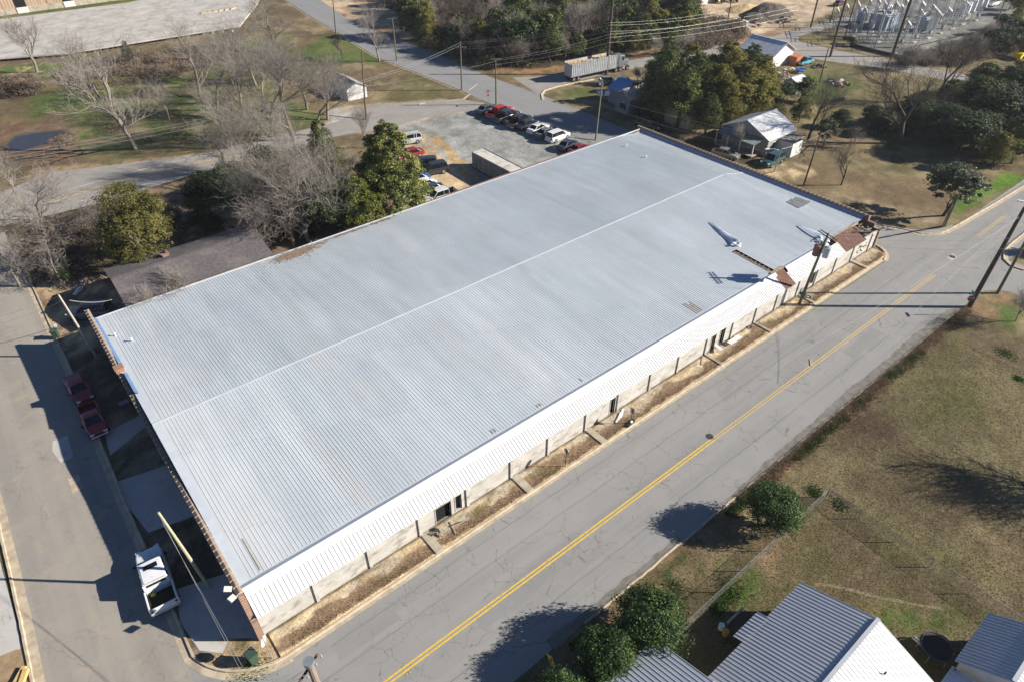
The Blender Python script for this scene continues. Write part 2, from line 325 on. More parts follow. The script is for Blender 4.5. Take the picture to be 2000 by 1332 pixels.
# fine mottling everywhere
Cc *= (.78+.44*fbm(GX/1.1, GY/1.1, 3))[..., None]
lawn = smooth(fbm(GX/5+9, GY/5+9, 4), .42, .62)
Cc *= (.84+.3*lawn)[..., None]
nx, ny = GX.shape
def grid_object(name, X, Y, Z, C, m):
    a, b = X.shape; idx = np.arange(a*b).reshape(a, b)
    q = np.stack([idx[:-1, :-1], idx[1:, :-1], idx[1:, 1:], idx[:-1, 1:]], -1).reshape(-1, 4)
    me = npmesh(name, np.stack([X, Y, Z], -1).reshape(-1, 3), q, m)
    ca = me.color_attributes.new('albedo', 'FLOAT_COLOR', 'POINT')
    ca.data.foreach_set('color', np.concatenate([C.reshape(-1, 3), np.ones((a*b, 1))], 1).astype('f').ravel())
    return obj(name, me)
def groundmat(name):
    m = bpy.data.materials.new(name); m.use_nodes = True; n = m.node_tree.nodes; l = m.node_tree.links; p = n['Principled BSDF']
    p.inputs['Roughness'].default_value = .95; p.inputs['Specular IOR Level'].default_value = .1
    a = n.new('ShaderNodeAttribute'); a.attribute_name = 'albedo'; g = n.new('ShaderNodeNewGeometry'); cur = a.outputs['Color']
    for sc, lo, hi in ((9, .60, 1.40), (2.3, .70, 1.30), (.45, .78, 1.22)):
        no = n.new('ShaderNodeTexNoise'); no.inputs['Scale'].default_value = sc; no.inputs['Detail'].default_value = 5; no.inputs['Roughness'].default_value = .7
        l.new(g.outputs['Position'], no.inputs['Vector']); mr = n.new('ShaderNodeMapRange'); mr.inputs['From Min'].default_value = .3; mr.inputs['From Max'].default_value = .7
        mr.inputs['To Min'].default_value = lo; mr.inputs['To Max'].default_value = hi; l.new(no.outputs[0], mr.inputs[0])
        vm = n.new('ShaderNodeVectorMath'); vm.operation = 'SCALE'; l.new(cur, vm.inputs[0]); l.new(mr.outputs[0], vm.inputs['Scale']); cur = vm.outputs[0]
    for sc, col_, f_, a0, a1 in ((.8, (.23, .175, .105), .45, .53, .64), (1.7, (.075, .075, .040), .24, .55, .66), (4.5, (.30, .24, .15), .35, .60, .68)):
        no = n.new('ShaderNodeTexNoise'); no.inputs['Scale'].default_value = sc; no.inputs['Detail'].default_value = 9; no.inputs['Roughness'].default_value = .72
        l.new(g.outputs['Position'], no.inputs['Vector']); mr = n.new('ShaderNodeMapRange'); mr.inputs['From Min'].default_value = a0; mr.inputs['From Max'].default_value = a1
        mr.inputs['To Min'].default_value = 0; mr.inputs['To Max'].default_value = f_; l.new(no.outputs[0], mr.inputs[0])
        mx = n.new('ShaderNodeMixRGB'); l.new(mr.outputs[0], mx.inputs[0]); l.new(cur, mx.inputs[1]); mx.inputs[2].default_value = (*col_, 1); cur = mx.outputs[0]
    l.new(cur, p.inputs['Base Color'])
    bn = n.new('ShaderNodeTexNoise'); bn.inputs['Scale'].default_value = 5; bn.inputs['Detail'].default_value = 8; l.new(g.outputs['Position'], bn.inputs['Vector'])
    b = n.new('ShaderNodeBump'); b.inputs['Distance'].default_value = .06; b.inputs['Strength'].default_value = .8; l.new(bn.outputs[0], b.inputs['Height']); l.new(b.outputs[0], p.inputs['Normal'])
    return m
M_ground = groundmat('ground_cover')
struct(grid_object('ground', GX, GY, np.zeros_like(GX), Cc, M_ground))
# verge between the warehouse wall and the north kerb, 10 cm above the road
vx = np.arange(2.0, 86.6, .25); vy = np.arange(27.55, 30.0, .12); VX, VY = np.meshgrid(vx, vy, indexing='ij')
nz = fbm(VX/3, VY/1.2, 5); n2 = fbm(VX/1.2+30, VY/.8, 4)
edge = 27.55+1.15+(fbm(VX/4+70, VY/40, 4)-.5)*2.6
brown = smooth(edge-VY+(n2-.5)*.9, -.12, .12)
gravel = smooth(fbm(VX/6+11, VY/6, 3), .47, .55)*smooth(VX, 12, 20)
vc = lerp(np.array((.52, .42, .275))*np.ones(VX.shape+(3,)), np.array((.40, .34, .26)), np.maximum(smooth(nz, .5, .62), gravel))
vc = lerp(vc, np.array((.38, .285, .15)), smooth(n2, .6, .68)*.7)
vc = lerp(vc, np.array((.245, .170, .112)), brown)
vc = lerp(vc, np.array((.13, .12, .05)), smooth(fbm(VX/2+90, VY/1.0), .62, .68)*.6)
vc = lerp(vc, np.array((.62, .47, .28)), smooth(27.85-VY+(n2-.5)*.5, -.1, .1))
vc = lerp(vc, np.array((.13, .10, .07)), smooth(VY-29.72+(n2-.5)*.3, -.1, .1))
struct(grid_object('verge', VX, VY, .10+.03*(n2-.5), vc, M_ground))
# ------------------------------------------------------------------ roads
def asphalt(name, base, light, crack=.5, sandy=None, seams=None, cell=.45):
    m = bpy.data.materials.new(name); m.use_nodes = True; n = m.node_tree.nodes; l = m.node_tree.links; p = n['Principled BSDF']
    p.inputs['Roughness'].default_value = .9; p.inputs['Specular IOR Level'].default_value = .2
    g = n.new('ShaderNodeNewGeometry'); pos = g.outputs['Position']
    def noise(sc, det=5, vec=None, r=.6):
        k = n.new('ShaderNodeTexNoise'); k.inputs['Scale'].default_value = sc; k.inputs['Detail'].default_value = det; k.inputs['Roughness'].default_value = r
        l.new(vec or pos, k.inputs['Vector']); return k
    def ramp(src, a, b, ca=(0, 0, 0), cb=(1, 1, 1)):
        k = n.new('ShaderNodeValToRGB'); k.color_ramp.elements[0].position = a; k.color_ramp.elements[1].position = b
        k.color_ramp.elements[0].color = (*ca, 1); k.color_ramp.elements[1].color = (*cb, 1); l.new(src, k.inputs[0]); return k.outputs[0]
    def mix(f, a, b, mode='MIX'):
        k = n.new('ShaderNodeMixRGB'); k.blend_type = mode
        if isinstance(f, float): k.inputs[0].default_value = f
        else: l.new(f, k.inputs[0])
        for i, v in ((1, a), (2, b)):
            if isinstance(v, tuple): k.inputs[i].default_value = (*v, 1)
            else: l.new(v, k.inputs[i])
        return k.outputs[0]
    mp = n.new('ShaderNodeMapping'); mp.inputs['Scale'].default_value = (.06, 1.6, 1) if seams == 'x' else ((1.6, .06, 1) if seams == 'y' else (1, 1, 1)); l.new(pos, mp.inputs[0])
    col = mix(ramp(noise(.35, 6, mp.outputs[0]).outputs[0], .35, .65), base, light)
    col = mix(ramp(noise(40, 3).outputs[0], .3, .75), col, mix(.22, col, (.6, .58, .55)), 'MIX')
    col = mix(ramp(noise(.22, 6).outputs[0], .5, .72), col, tuple(x*1.14 for x in light))
    if sandy: col = mix(ramp(noise(.5, 8).outputs[0], .58, .72), col, sandy)
    # cracks: voronoi cell borders bent by noise, broken up by another noise
    nv = noise(.9, 6); vm = n.new('ShaderNodeVectorMath'); vm.operation = 'MULTIPLY_ADD'; vm.inputs[1].default_value = (1.6, 1.6, 0); l.new(nv.outputs['Color'], vm.inputs[0]); l.new(pos, vm.inputs[2])
    for sc, wd, br in ((cell, .011, .44), (cell*2.6, .016, .56)):
        v = n.new('ShaderNodeTexVoronoi'); v.feature = 'DISTANCE_TO_EDGE'; v.inputs['Scale'].default_value = sc; l.new(vm.outputs[0], v.inputs['Vector'])
        ck = ramp(v.outputs['Distance'], 0.0, wd, (1, 1, 1), (0, 0, 0)); bk = ramp(noise(.3, 3).outputs[0], br, br+.06)
        fm = n.new('ShaderNodeMath'); fm.operation = 'MULTIPLY'; l.new(ck, fm.inputs[0]); l.new(bk, fm.inputs[1])
        f2 = n.new('ShaderNodeMath'); f2.operation = 'MULTIPLY'; l.new(fm.outputs[0], f2.inputs[0]); f2.inputs[1].default_value = crack
        col = mix(f2.outputs[0], col, (.07, .065, .055))
    l.new(col, p.inputs['Base Color'])
    b = n.new('ShaderNodeBump'); b.inputs['Distance'].default_value = .008; l.new(noise(30, 4).outputs[0], b.inputs['Height']); l.new(b.outputs[0], p.inputs['Normal'])
    return m
M_as1 = asphalt('asphalt_main', (.190, .190, .187), (.252, .247, .237), .6, seams='x')
M_as2 = asphalt('asphalt_side', (.215, .197, .172), (.285, .256, .218), .4, sandy=(.36, .30, .22), seams='y')
M_as3 = asphalt('asphalt_far', (.17, .175, .18), (.215, .215, .215), .35, seams='y')
M_as4 = asphalt('asphalt_back', (.215, .20, .185), (.27, .25, .23), .3, sandy=(.38, .31, .23))
M_pad = asphalt('concrete_pad', (.40, .385, .36), (.47, .45, .42), .3, sandy=(.40, .34, .26))
M_slab = asphalt('old_concrete_slab', (.33, .305, .275), (.46, .435, .40), .6, sandy=(.24, .215, .185), cell=.12)
def sheet(name, poly, z, m, thick=.0, jag=0.0, seed=1):
    """flat paved sheet; long edges are cut up and jittered when jag is set"""
    rr = random.Random(seed); pts = []
    for i in range(len(poly)):
        a = Vector(poly[i][:2]); b = Vector(poly[(i+1) % len(poly)][:2]); L = (b-a).length
        k = max(1, int(L/.8)) if jag else 1
        for j in range(k):
            q = a.lerp(b, j/k)
            if jag and L < 400: q = q+Vector((rr.uniform(-jag, jag), rr.uniform(-jag, jag)))
            pts.append((q.x, q.y))
    from mathutils.geometry import tessellate_polygon
    vs = [Vector((p[0], p[1], z)) for p in pts]; tris = []
    for t in tessellate_polygon([vs]):
        a, b, c = (vs[i] for i in t)
        tris.append(t if (b-a).cross(c-a).z > 0 else t[::-1])
    me = bpy.data.meshes.new(name); me.from_pydata([tuple(v) for v in vs], [], tris); me.materials.append(m); me.update()
    o = bpy.data.objects.new(name, me); COL.objects.link(o); return struct(o)
def arc(cx, cy, r, a0, a1, n=10): return [(cx+r*math.cos(R(a0+(a1-a0)*i/n)), cy+r*math.sin(R(a0+(a1-a0)*i/n))) for i in range(n+1)]
# main road (along x), far street (along y), west street (along y), back street (along x)
sheet('road', [(-30, 16.2), (86, 16.2)]+arc(86, 12, 4.2, 90, 30, 6)+[(91, -60), (98, -60), (97.5, 17.0), (160, 17.0), (160, 25.2), (101.5, 25.4)]
      + arc(101.5, 33, 7.0, 270, 190, 7)+[(94, 34.5), (87.6, 34.5)]+arc(84.5, 30.6, 3.6, 0, -90, 6)+[(2.6, 27.3)]+arc(2.6, 33.0, 5.7, 265, 195, 8)+[(-3.4, 36), (-6, 36), (-9, 27.4), (-30, 27.4)], .004, M_as1, jag=.03)
sheet('side_street', [(-2.9, 33), (-2.9, 48), (-2.5, 70), (-2.6, 108), (-13, 108), (-10.7, 54), (-11, 39.6), (-11.6, 30), (-11.6, 27.4), (-4, 27.4), (-3.3, 30)], .008, M_as2, jag=.02)
sheet('back_street', P((-60, 392), (0, 378), (95, 338), (380, 304), (520, 272), (660, 238), (700, 214), (820, 200), (900, 194), (960, 205), (930, 214), (820, 232), (760, 252), (680, 262), (560, 290), (375, 342), (200, 396), (60, 430), (-60, 452)), .008, M_as4, jag=.03)
sheet('far_street', [(94.2, 33.5), (93.2, 60), (92.3, 70), (92.5, 104), (91.6, 120), (92.5, 154), (91.5, 181), (101, 232), (91, 232), (83, 174), (80, 150), (80.6, 129), (81.2, 112), (81.6, 98), (84.5, 60), (87.2, 33.5)], .012, M_as3, jag=.03)
sheet('truck_street', P((1000, 152), (1060, 150), (1110, 142), (1210, 122), (1350, 96), (1480, 80), (1560, 58), (1700, 20), (1780, -20), (1860, -20), (1700, 35), (1560, 72), (1560, 82), (1640, 100), (1760, 122), (1900, 150), (1888, 165), (1740, 137), (1600, 118), (1530, 100), (1350, 118), (1220, 138), (1120, 160), (1062, 176), (1060, 186), (1064, 194)), .016, M_as4, jag=.03)
sheet('parking_pad', [(-60, 32), (-11.9, 32), (-11.7, 42), (-11.9, 54), (-14, 110), (-60, 110)], .006, M_pad, jag=.02)
sheet('concrete_drive', P((205, 845), (285, 805), (288, 830), (215, 890)), .012, M_pad)
sheet('concrete_apron', P((215, 945), (335, 905), (400, 1000), (290, 1040)), .013, M_pad)
sheet('corner_walk', P((345, 1150), (440, 1120), (505, 1205), (515, 1246), (448, 1246), (435, 1275), (390, 1270), (352, 1215)), .012, M_pad)
sheet('gutter_mud', [(37, 16.5), (45, 16.9), (52, 17.0), (58, 17.2), (64, 17.1), (72, 17.3), (80, 17.1), (82, 16.1), (60, 16.0), (37, 16.0)], .009, mat('gutter_silt', (.13, .125, .11), (.20, .19, .165), 1.5, .95, world=True), jag=.12)
sheet('gutter_mud', [(17, 16.9), (24, 16.8), (31, 16.7), (31, 16.1), (17, 16.1)], .009, mat('gutter_silt', (.13, .12, .1)), jag=.12, seed=5)
sheet('worn_path', [(a.x, a.y) for a in [at(*q) for q in ((1588, 1137), (1620, 1140), (1660, 1148), (1700, 1160), (1745, 1168), (1790, 1178), (1840, 1186), (1839, 1190), (1788, 1183), (1742, 1173), (1698, 1165), (1658, 1153), (1620, 1145), (1590, 1141))]], .006, mat('pale_thatch', (.21, .168, .095), (.15, .125, .07), 4, .95, world=True), jag=.06)
# patches in the side street
sheet('road_patch', P((103, 862), (132, 850), (143, 893), (118, 903), (102, 880)), .011, M_pad)
sheet('road_patch', P((133, 935), (153, 925), (162, 953), (142, 965)), .011, M_kerb)
sheet('road_patch', P((1850, 503), (1861, 496), (1869, 503), (1858, 509)), .009, M_pad)
# painted lines
M_yel = mat('road_paint_yellow', (.74, .48, .035), (.60, .40, .07), 3, .7, world=True, c3=(.42, .33, .14), s3=2.5)
M_yel2 = mat('road_paint_faded', (.56, .38, .13), (.40, .31, .17), 3, .8, world=True, lo=.45, hi=.65)
M_yel3 = mat('road_paint_orange', (.62, .40, .10), (.50, .35, .13), 3, .8, world=True)
M_wht2 = mat('road_paint_white', (.60, .58, .54), (.42, .40, .37), 3, .8, world=True)
def line(name, pts, wd, m, z=.010):
    mb = MB(); pts = [Vector(p[:2]) for p in pts]
    for a, b in zip(pts[:-1], pts[1:]):
        d = (b-a).normalized(); nn = Vector((-d.y, d.x))*wd/2
        mb.face([(*(a-nn), z), (*(b-nn), z), (*(b+nn), z), (*(a+nn), z)])
    return struct(mb.build(name, m))
xj = at(1395, 857).x
for off in (-.14, .14):
    line('lane_line', [(-30, 21.55+off), (xj, 21.55+off)], .13, M_yel)
    line('lane_line', [(xj, 21.55+off), (at(1822, 537).x, 21.5+off)], .12, M_yel2)
    a = at(1910, 462); b = at(1955, 428); line('lane_line', [(a.x, a.y+off), (b.x+1, b.y+off)], .11, M_yel2)
for off in (-.12, .12):
    A = [at(x, y) for x, y in ((60, 408), (130, 385), (215, 358), (300, 337), (380, 318), (470, 303), (540, 288))]
    line('lane_line', [(p.x, p.y+off-.2) for p in A], .14, M_yel3, .014)
A = [at(x, y) for x, y in ((130, 372), (210, 350), (300, 326), (390, 306))]; line('edge_line', A, .14, M_wht2, .014)
A = [at(x, y) for x, y in ((150, 395), (215, 382), (300, 356), (380, 340))]; line('edge_line', A, .14, M_wht2, .014)
line('stop_line', [at(915, 178), at(933, 165)], .25, M_wht2, .018)
# thin pale seams along the main road
for x_, w_, L_ in ((14, 20.3, 9), (47, 23.9, 6), (63, 19.4, 7), (5, 24.8, 5)):
    sheet('road_patch', [(x_, w_), (x_+L_, w_+.1), (x_+L_-.3, w_+1.5), (x_+.2, w_+1.4)], .0065, asphalt('asphalt_patch_%d' % x_, (.185, .185, .183), (.215, .213, .208), .3), jag=.04, seed=x_)
for yy, x0_, x1_ in ((18.9, -15, 30), (19.0, 33, 70), (24.3, 2, 84), (26.2, 5, 60)):
    rr = random.Random(int(yy*10)); line('road_crack', [(x0_+(x1_-x0_)*i/40, yy+rr.uniform(-.06, .06)) for i in range(41)], .028, mat('crack', (.085, .08, .072), (.13, .125, .115), 1.2, .9, world=True), .0095)
for yy in (24.6, 19.2, 18.0):
    line('road_seam', [(-20, yy), (84, yy)], .035, mat('seam', (.33, .32, .30), (.27, .265, .25), .8, .9, world=True), .009)
# ------------------------------------------------------------------ kerbs
def kerb(name, pts, side=1, wd=.18, h=.13, gut=.45):
    """raised kerb with a low gutter pan on its road side"""
    pts = [Vector(p[:2]) for p in pts]; mb = MB(); N = len(pts)
    def nrm(i):
        d = (pts[min(i+1, N-1)]-pts[max(i-1, 0)]).normalized(); return Vector((-d.y, d.x))*side
    prof = [(-wd, -.05), (-wd, h), (-.03, h), (0, h-.04), (.03, .022), (gut, .016), (gut, -.02)]
    b = 0
    for i in range(N):
        nn = nrm(i)
        for o_, z_ in prof: q = pts[i]+nn*o_; mb.v.append((q.x, q.y, z_))
    k = len(prof)
    for i in range(N-1):
        for j in range(k-1):
            q = (i*k+j, (i+1)*k+j, (i+1)*k+j+1, i*k+j+1); mb.f.append(q if side < 0 else q[::-1]); mb.m.append(0)
    return struct(mb.build(name, M_kerb))
def dens(pts, s=.6, jit=.02, seed=3):
    rr = random.Random(seed); out = []
    for a, b in zip(pts[:-1], pts[1:]):
        a = Vector(a[:2]); b = Vector(b[:2]); k = max(1, int((b-a).length/s))
        for j in range(k): q = a.lerp(b, j/k); out.append((q.x+rr.uniform(-jit, jit), q.y+rr.uniform(-jit, jit)))
    out.append(tuple(pts[-1][:2])); return out
cor = arc(2.6, 33.0, 5.6, 262, 195, 9)
kerb('kerb', dens([(84.8, 27.45), (60, 27.45), (30, 27.5), (2.6, 27.4)]), 1, gut=.3)
kerb('kerb', [(2.6, 27.4)]+cor+dens([(-2.75, 35), (-2.75, 48), (-2.3, 70), (-2.3, 92)]), 1, gut=.5)
kerb('kerb', dens([(-12.1, 30), (-11.6, 36), (-11.4, 42), (-11.2, 54), (-11.4, 66), (-11.8, 88)]), -1, gut=.6)
kerb('kerb', [(84.8, 27.45)]+arc(84.6, 30.4, 3.2, -85, 0, 7)+[(87.8, 34)], -1, gut=.35)
kerb('kerb', dens([(20, 16.1), (60, 16.1), (81, 16.15)], jit=.05), -1, wd=.12, h=.05, gut=.05)
kerb('kerb', P((1712, 440), (1760, 448), (1800, 458), (1840, 456), (1862, 446), (1900, 424), (1950, 395), (2010, 358)), -1, gut=.5)
kerb('kerb', P((2010, 450), (1975, 478), (1962, 492), (1962, 508), (1975, 520), (2000, 528)), 1, gut=.4)
kerb('kerb', P((1060, 196), (1058, 186), (1064, 178), (1090, 170), (1130, 162), (1160, 156)), -1, gut=.4)
kerb('kerb', P((540, -12), (600, 30), (660, 65), (730, 110), (830, 150), (900, 178), (916, 186), (905, 195), (870, 199), (830, 202), (815, 206)), -1, gut=.4)
# concrete strips from the wall to the kerb
for i, (x, wd) in enumerate(((14.9, .7), (24.3, .75), (33.3, .7), (51.0, .35), (59.9, .35), (68.7, .4), (80.9, .5))):
    mb = MB(); mb.box(x, x+wd, 27.62, 29.85, .06, .2+.003*i); struct(mb.build('concrete_strip', M_concrete, bevel=.02))
mb = MB(); mb.cyl((0, 0), .36, 0, .012, 20); o = mb.build('manhole_cover', mat('iron', (.05, .05, .05), rough=.6)); p_ = at(1386, 852); o.location = (p_.x, p_.y, .005); tag(o, 'small dark round manhole cover in the road beside the yellow line', 'manhole cover')
mb = MB(); mb.cyl((0, 0), .38, 0, .012, 20); o = mb.build('manhole_cover', mat('iron', (.05, .05, .05))); p_ = at(1860, 502); o.location = (p_.x, p_.y, .012); tag(o, 'dark round manhole cover in a pale patch at the crossing', 'manhole cover')
# ================================================================== WAREHOUSE
YF, YB, YR = 29.9, 71.7, 50.9          # front wall, back eave, ridge
X0, X1 = 1.75, 86.4                    # roof from parapet to parapet
ZR = 4.62
M_roof = mat('galvanised_roof', (.455, .495, .53), (.405, .445, .48), .25, .42, .0, spec=.5, c3=(.53, .555, .57), s3=.10, world=True, stretch=(1, .22, 1), lo=.35, hi=.65)
def roofmat(m, amp=.055):
    n = m.node_tree.nodes; l = m.node_tree.links; p = n['Principled BSDF']; src = p.inputs['Base Color'].links[0].from_socket
    g = n.new('ShaderNodeNewGeometry'); s = n.new('ShaderNodeSeparateXYZ'); l.new(g.outputs['Position'], s.inputs[0])
    def mth(op, a, b=None):
        k = n.new('ShaderNodeMath'); k.operation = op
        for i, v in enumerate((a, b)):
            if v is None: continue
            if isinstance(v, (int, float)): k.inputs[i].default_value = v
            else: l.new(v, k.inputs[i])
        return k.outputs[0]
    px = mth('FLOOR', mth('DIVIDE', s.outputs[0], .9144)); py = mth('FLOOR', mth('DIVIDE', mth('ADD', s.outputs[1], mth('MULTIPLY', px, .37)), 9.4))
    cb = n.new('ShaderNodeCombineXYZ'); l.new(px, cb.inputs[0]); l.new(py, cb.inputs[1]); wn = n.new('ShaderNodeTexWhiteNoise'); wn.noise_dimensions = '2D'; l.new(cb.outputs[0], wn.inputs['Vector'])
    def nz(sx, sy, det):
        mp = n.new('ShaderNodeMapping'); mp.inputs['Scale'].default_value = (sx, sy, 1); l.new(g.outputs['Position'], mp.inputs[0]); k = n.new('ShaderNodeTexNoise'); k.inputs['Scale'].default_value = 1; k.inputs['Detail'].default_value = det; k.inputs['Roughness'].default_value = .65; l.new(mp.outputs[0], k.inputs['Vector']); return k.outputs[0]
    v = mth('ADD', mth('MULTIPLY', mth('SUBTRACT', wn.outputs['Value'], .5), amp), 1)
    v = mth('ADD', v, mth('MULTIPLY', mth('SUBTRACT', nz(1.1, .10, 4), .5), .26)); v = mth('ADD', v, mth('MULTIPLY', mth('SUBTRACT', nz(.09, .07, 5), .5), .40)); v = mth('ADD', v, mth('MULTIPLY', mth('SUBTRACT', nz(5, 1.5, 4), .5), .08))
    fr = mth('FRACT', mth('DIVIDE', mth('ADD', s.outputs[1], mth('MULTIPLY', px, .37)), 9.4)); lap = mth('LESS_THAN', fr, .006); v = mth('SUBTRACT', v, mth('MULTIPLY', lap, .16))
    vm = n.new('ShaderNodeVectorMath'); vm.operation = 'SCALE'; l.new(src, vm.inputs[0]); l.new(v, vm.inputs['Scale'])
    mx = n.new('ShaderNodeMixRGB'); st = n.new('ShaderNodeMapRange'); st.inputs['From Min'].default_value = .57; st.inputs['From Max'].default_value = .75; st.inputs['To Max'].default_value = .55; l.new(nz(.30, .045, 6), st.inputs[0])
    l.new(st.outputs[0], mx.inputs[0]); l.new(vm.outputs[0], mx.inputs[1]); mx.inputs[2].default_value = (.47, .45, .43, 1); l.new(mx.outputs[0], p.inputs['Base Color'])
roofmat(M_roof)
M_roofw = mat('white_roof_metal', (.60, .60, .595), (.56, .56, .555), .6, .5, .0, spec=.4, world=True)
M_flash = mat('flashing', (.52, .56, .60), (.47, .51, .56), .8, .4, .0, spec=.6, world=True)
M_rust = mat('rusted_metal', (.23, .12, .09), (.15, .075, .055), 1.5, .85, world=True, c3=(.33, .2, .14), s3=1.5)
M_rustline = mat('rust_stain', (.46, .38, .28), (.46, .46, .45), 3, .7, world=True)
M_cop = mat('coping_tile', (.19, .135, .105), (.13, .10, .085), 3, .75, world=True, bump=.004)
M_mort = mat('mortar', (.50, .45, .38), rough=.9)
M_deck = mat('weathered_deck', (.19, .16, .125), (.10, .085, .07), 3, .9, world=True)
wh = thing('warehouse', 'long low warehouse under a huge pale ribbed metal roof', 'warehouse', (1.3, YF, 0))
def zroof(y):
    if y >= YR: return ZR-(y-YR)/(YB-YR)*.78
    return ZR-(YR-y)/(YR-32.15)*.98
def dip(x, y, z): t = min(max((x-80.8)/5.4, 0), 1); t = t*t*(3-2*t)*.96; return z+(3.46-z)*t if z > 3.46 else z
HX0, HX1, HY0, HY1 = at(1475, 513, 3.75).x-.46, at(1475, 513, 3.75).x+.46, 32.15, at(1438, 488, 3.9).y
def ribs(name, x0, x1, yz, m, parent, pitch=.3048, rh=.021, hole=None, rusty=None, wave=True):
    """ribbed sheet metal: flat pans with raised trapezoid ribs running down the slope, built rib by rib"""
    mb = MB(); x = x0; i = 0; rr = random.Random(4)
    while x < x1-.01:
        xe = min(x+pitch, x1); a = xe-.06
        prof = [(x, 0), (max(a, x), 0), (a+.014, rh), (a+.030, rh), (a+.044, 0), (xe, 0)] if a > x else [(x, 0), (xe, 0)]
        segs = [yz]
        if hole and x > hole[0] and x < hole[1]:
            segs = []; ys = [p[0] for p in yz]
            segs = [[(y, z) for y, z in yz if y > hole[3]]]
            segs[0] = [(hole[3], zroof(hole[3]))]+segs[0]
            if len(segs[0]) < 2: segs = []
        mi = 0
        if rusty and rusty(x, i): mi = 1
        for seg in segs:
            b = len(mb.v); k = len(prof)
            for (y, z) in seg:
                dz = (fbmf(x*.07, y*.09)-.5)*.05 if wave else 0
                for (px_, pz_) in prof: mb.v.append((px_, y, (dip(px_, y, z) if wave else z)+pz_+dz))
            for s in range(len(seg)-1):
                for j in range(k-1):
                    mb.f.append((b+s*k+j, b+s*k+j+1, b+(s+1)*k+j+1, b+(s+1)*k+j)); mb.m.append(mi)
        x = xe; i += 1
    return mb.build(name, m, parent, world=True)
def fbmf(x, y): return float(fbm(np.array([x]), np.array([y]), 3)[0])
def ys(a, b, n): return [a+(b-a)*i/n for i in range(n+1)]
ribs('roof', X0, X1, [(y, zroof(y)) for y in ys(32.15, YR, 14)], [M_roof, M_rustline], wh, hole=(HX0, HX1, HY0, HY1))
ribs('roof', X0, X1, [(y, zroof(y)) for y in ys(YR, YB, 14)], [M_roof, M_rustline], wh)
# ridge cap
mb = MB()
for i in range(60):
    xa = X0+(X1-X0)*i/60; xb = X0+(X1-X0)*(i+1)/60; za = ZR+.045+(fbmf(xa*.07, YR*.09)-.5)*.05; zb = ZR+.045+(fbmf(xb*.07, YR*.09)-.5)*.05
    za = dip(xa, YR, za); zb = dip(xb, YR, zb); mb.face([(xa, YR-.15, za-.025), (xb, YR-.15, zb-.025), (xb, YR, zb), (xa, YR, za)]); mb.face([(xa, YR, za), (xb, YR, zb), (xb, YR+.15, zb-.025), (xa, YR+.15, za-.025)])
mb.build('ridge_cap', M_flash, wh, world=True)
# rear eave trim and rear wall, front gutter flashing, parapet flashing, canopy
mb = MB(); mb.box(X0, X1, YB+.005, YB+.13, zroof(YB)-.12, zroof(YB)+.05); mb.build('eave_trim', M_flash, wh, world=True)
mb = MB(); mb.box(1.6, 86.6, YB-.35, YB-.1, 0, 3.6); mb.build('rear_wall', M_concrete, wh, world=True)
XE = 66.3; XM = at(1645, 490, 2.6).x; XR2 = at(1690, 468, 2.6).x
def slope(x0, x1, pts, mb):
    n = int((x1-x0)/3)+1
    for i in range(n):
        a = x0+(x1-x0)*i/n; b = x0+(x1-x0)*(i+1)/n
        for (y0, z0), (y1, z1) in zip(pts[:-1], pts[1:]):
            ja = (fbmf(a*.8, y0)-.5)*.03; jb = (fbmf(b*.8, y0)-.5)*.03; ka = (fbmf(a*.8, y1)-.5)*.03; kb = (fbmf(b*.8, y1)-.5)*.03
            mb.face([(a, y0, z0+ja), (b, y0, z0+jb), (b, y1, z1+kb), (a, y1, z1+ka)])
GUT = [(31.62, 3.80), (32.05, 3.60), (32.4, 3.58)]
for A_ in ((X0, 65.5), (67.4, 76.5)): mb = MB(); slope(*A_, GUT, mb); mb.build('gutter_flashing', M_flash, wh, world=True)
for A_ in ((X0, 65.4), (67.4, 76.5)): mb = MB(); slope(*A_, [(31.05, 3.42), (31.62, 3.80)], mb); mb.build('canopy_flashing', M_roofw, wh, world=True)
CAN = [(y, 2.62+(y-29.62)/(31.08-29.62)*.80) for y in ys(29.62, 31.08, 2)]
ribs('canopy', X0, 65.0, CAN, [M_roofw, M_rust], wh, pitch=.33, rh=.042, wave=False)
ribs('canopy', 67.0, XM, CAN, [M_roofw, M_rust], wh, pitch=.33, rh=.042, wave=False)
ribs('rusty_canopy', 65.0, 67.0, [(29.58, 2.63), (31.6, 3.74)], [M_rust], wh, pitch=.25, rh=.04, wave=False)['label'] = 'short rust-brown stretch of bare canopy sheet below the missing roof strip'
ribs('rusty_canopy', XM, XR2, [(29.6, 2.63), (31.9, 3.55)], [M_rust], wh, pitch=.25, rh=.04, wave=False)['label'] = 'rust-brown bare sheets at the far corner of the roof'
# bare timber where the white sheets are gone
for bx in ((76.5, 84.8, 31.95, 32.2, 3.30, 3.62), (65.0, 67.4, 31.65, 32.1, 3.5, 3.72)):
    mb = MB(); mb.box(*bx); mb.build('bare_timber', mat('bare_timber', (.40, .31, .22), (.25, .19, .13), 3, .9, world=True), wh, world=True)
mb = MB(); n_ = 9
for i in range(12): ya = HY0+(HY1-HY0)*i/12; yb = HY0+(HY1-HY0)*(i+1)/12; mb.box(HX0-.3, HX1+.3, ya+.003, yb-.003, 3.2, zroof(ya)-.14)
for i in range(n_): y = HY0+(HY1-HY0)*i/n_; mb.box(HX0-.05, HX1+.3, y, y+.09, zroof(y)-.13, zroof(y)-.05)
mb.build('exposed_deck', M_deck, wh, world=True)
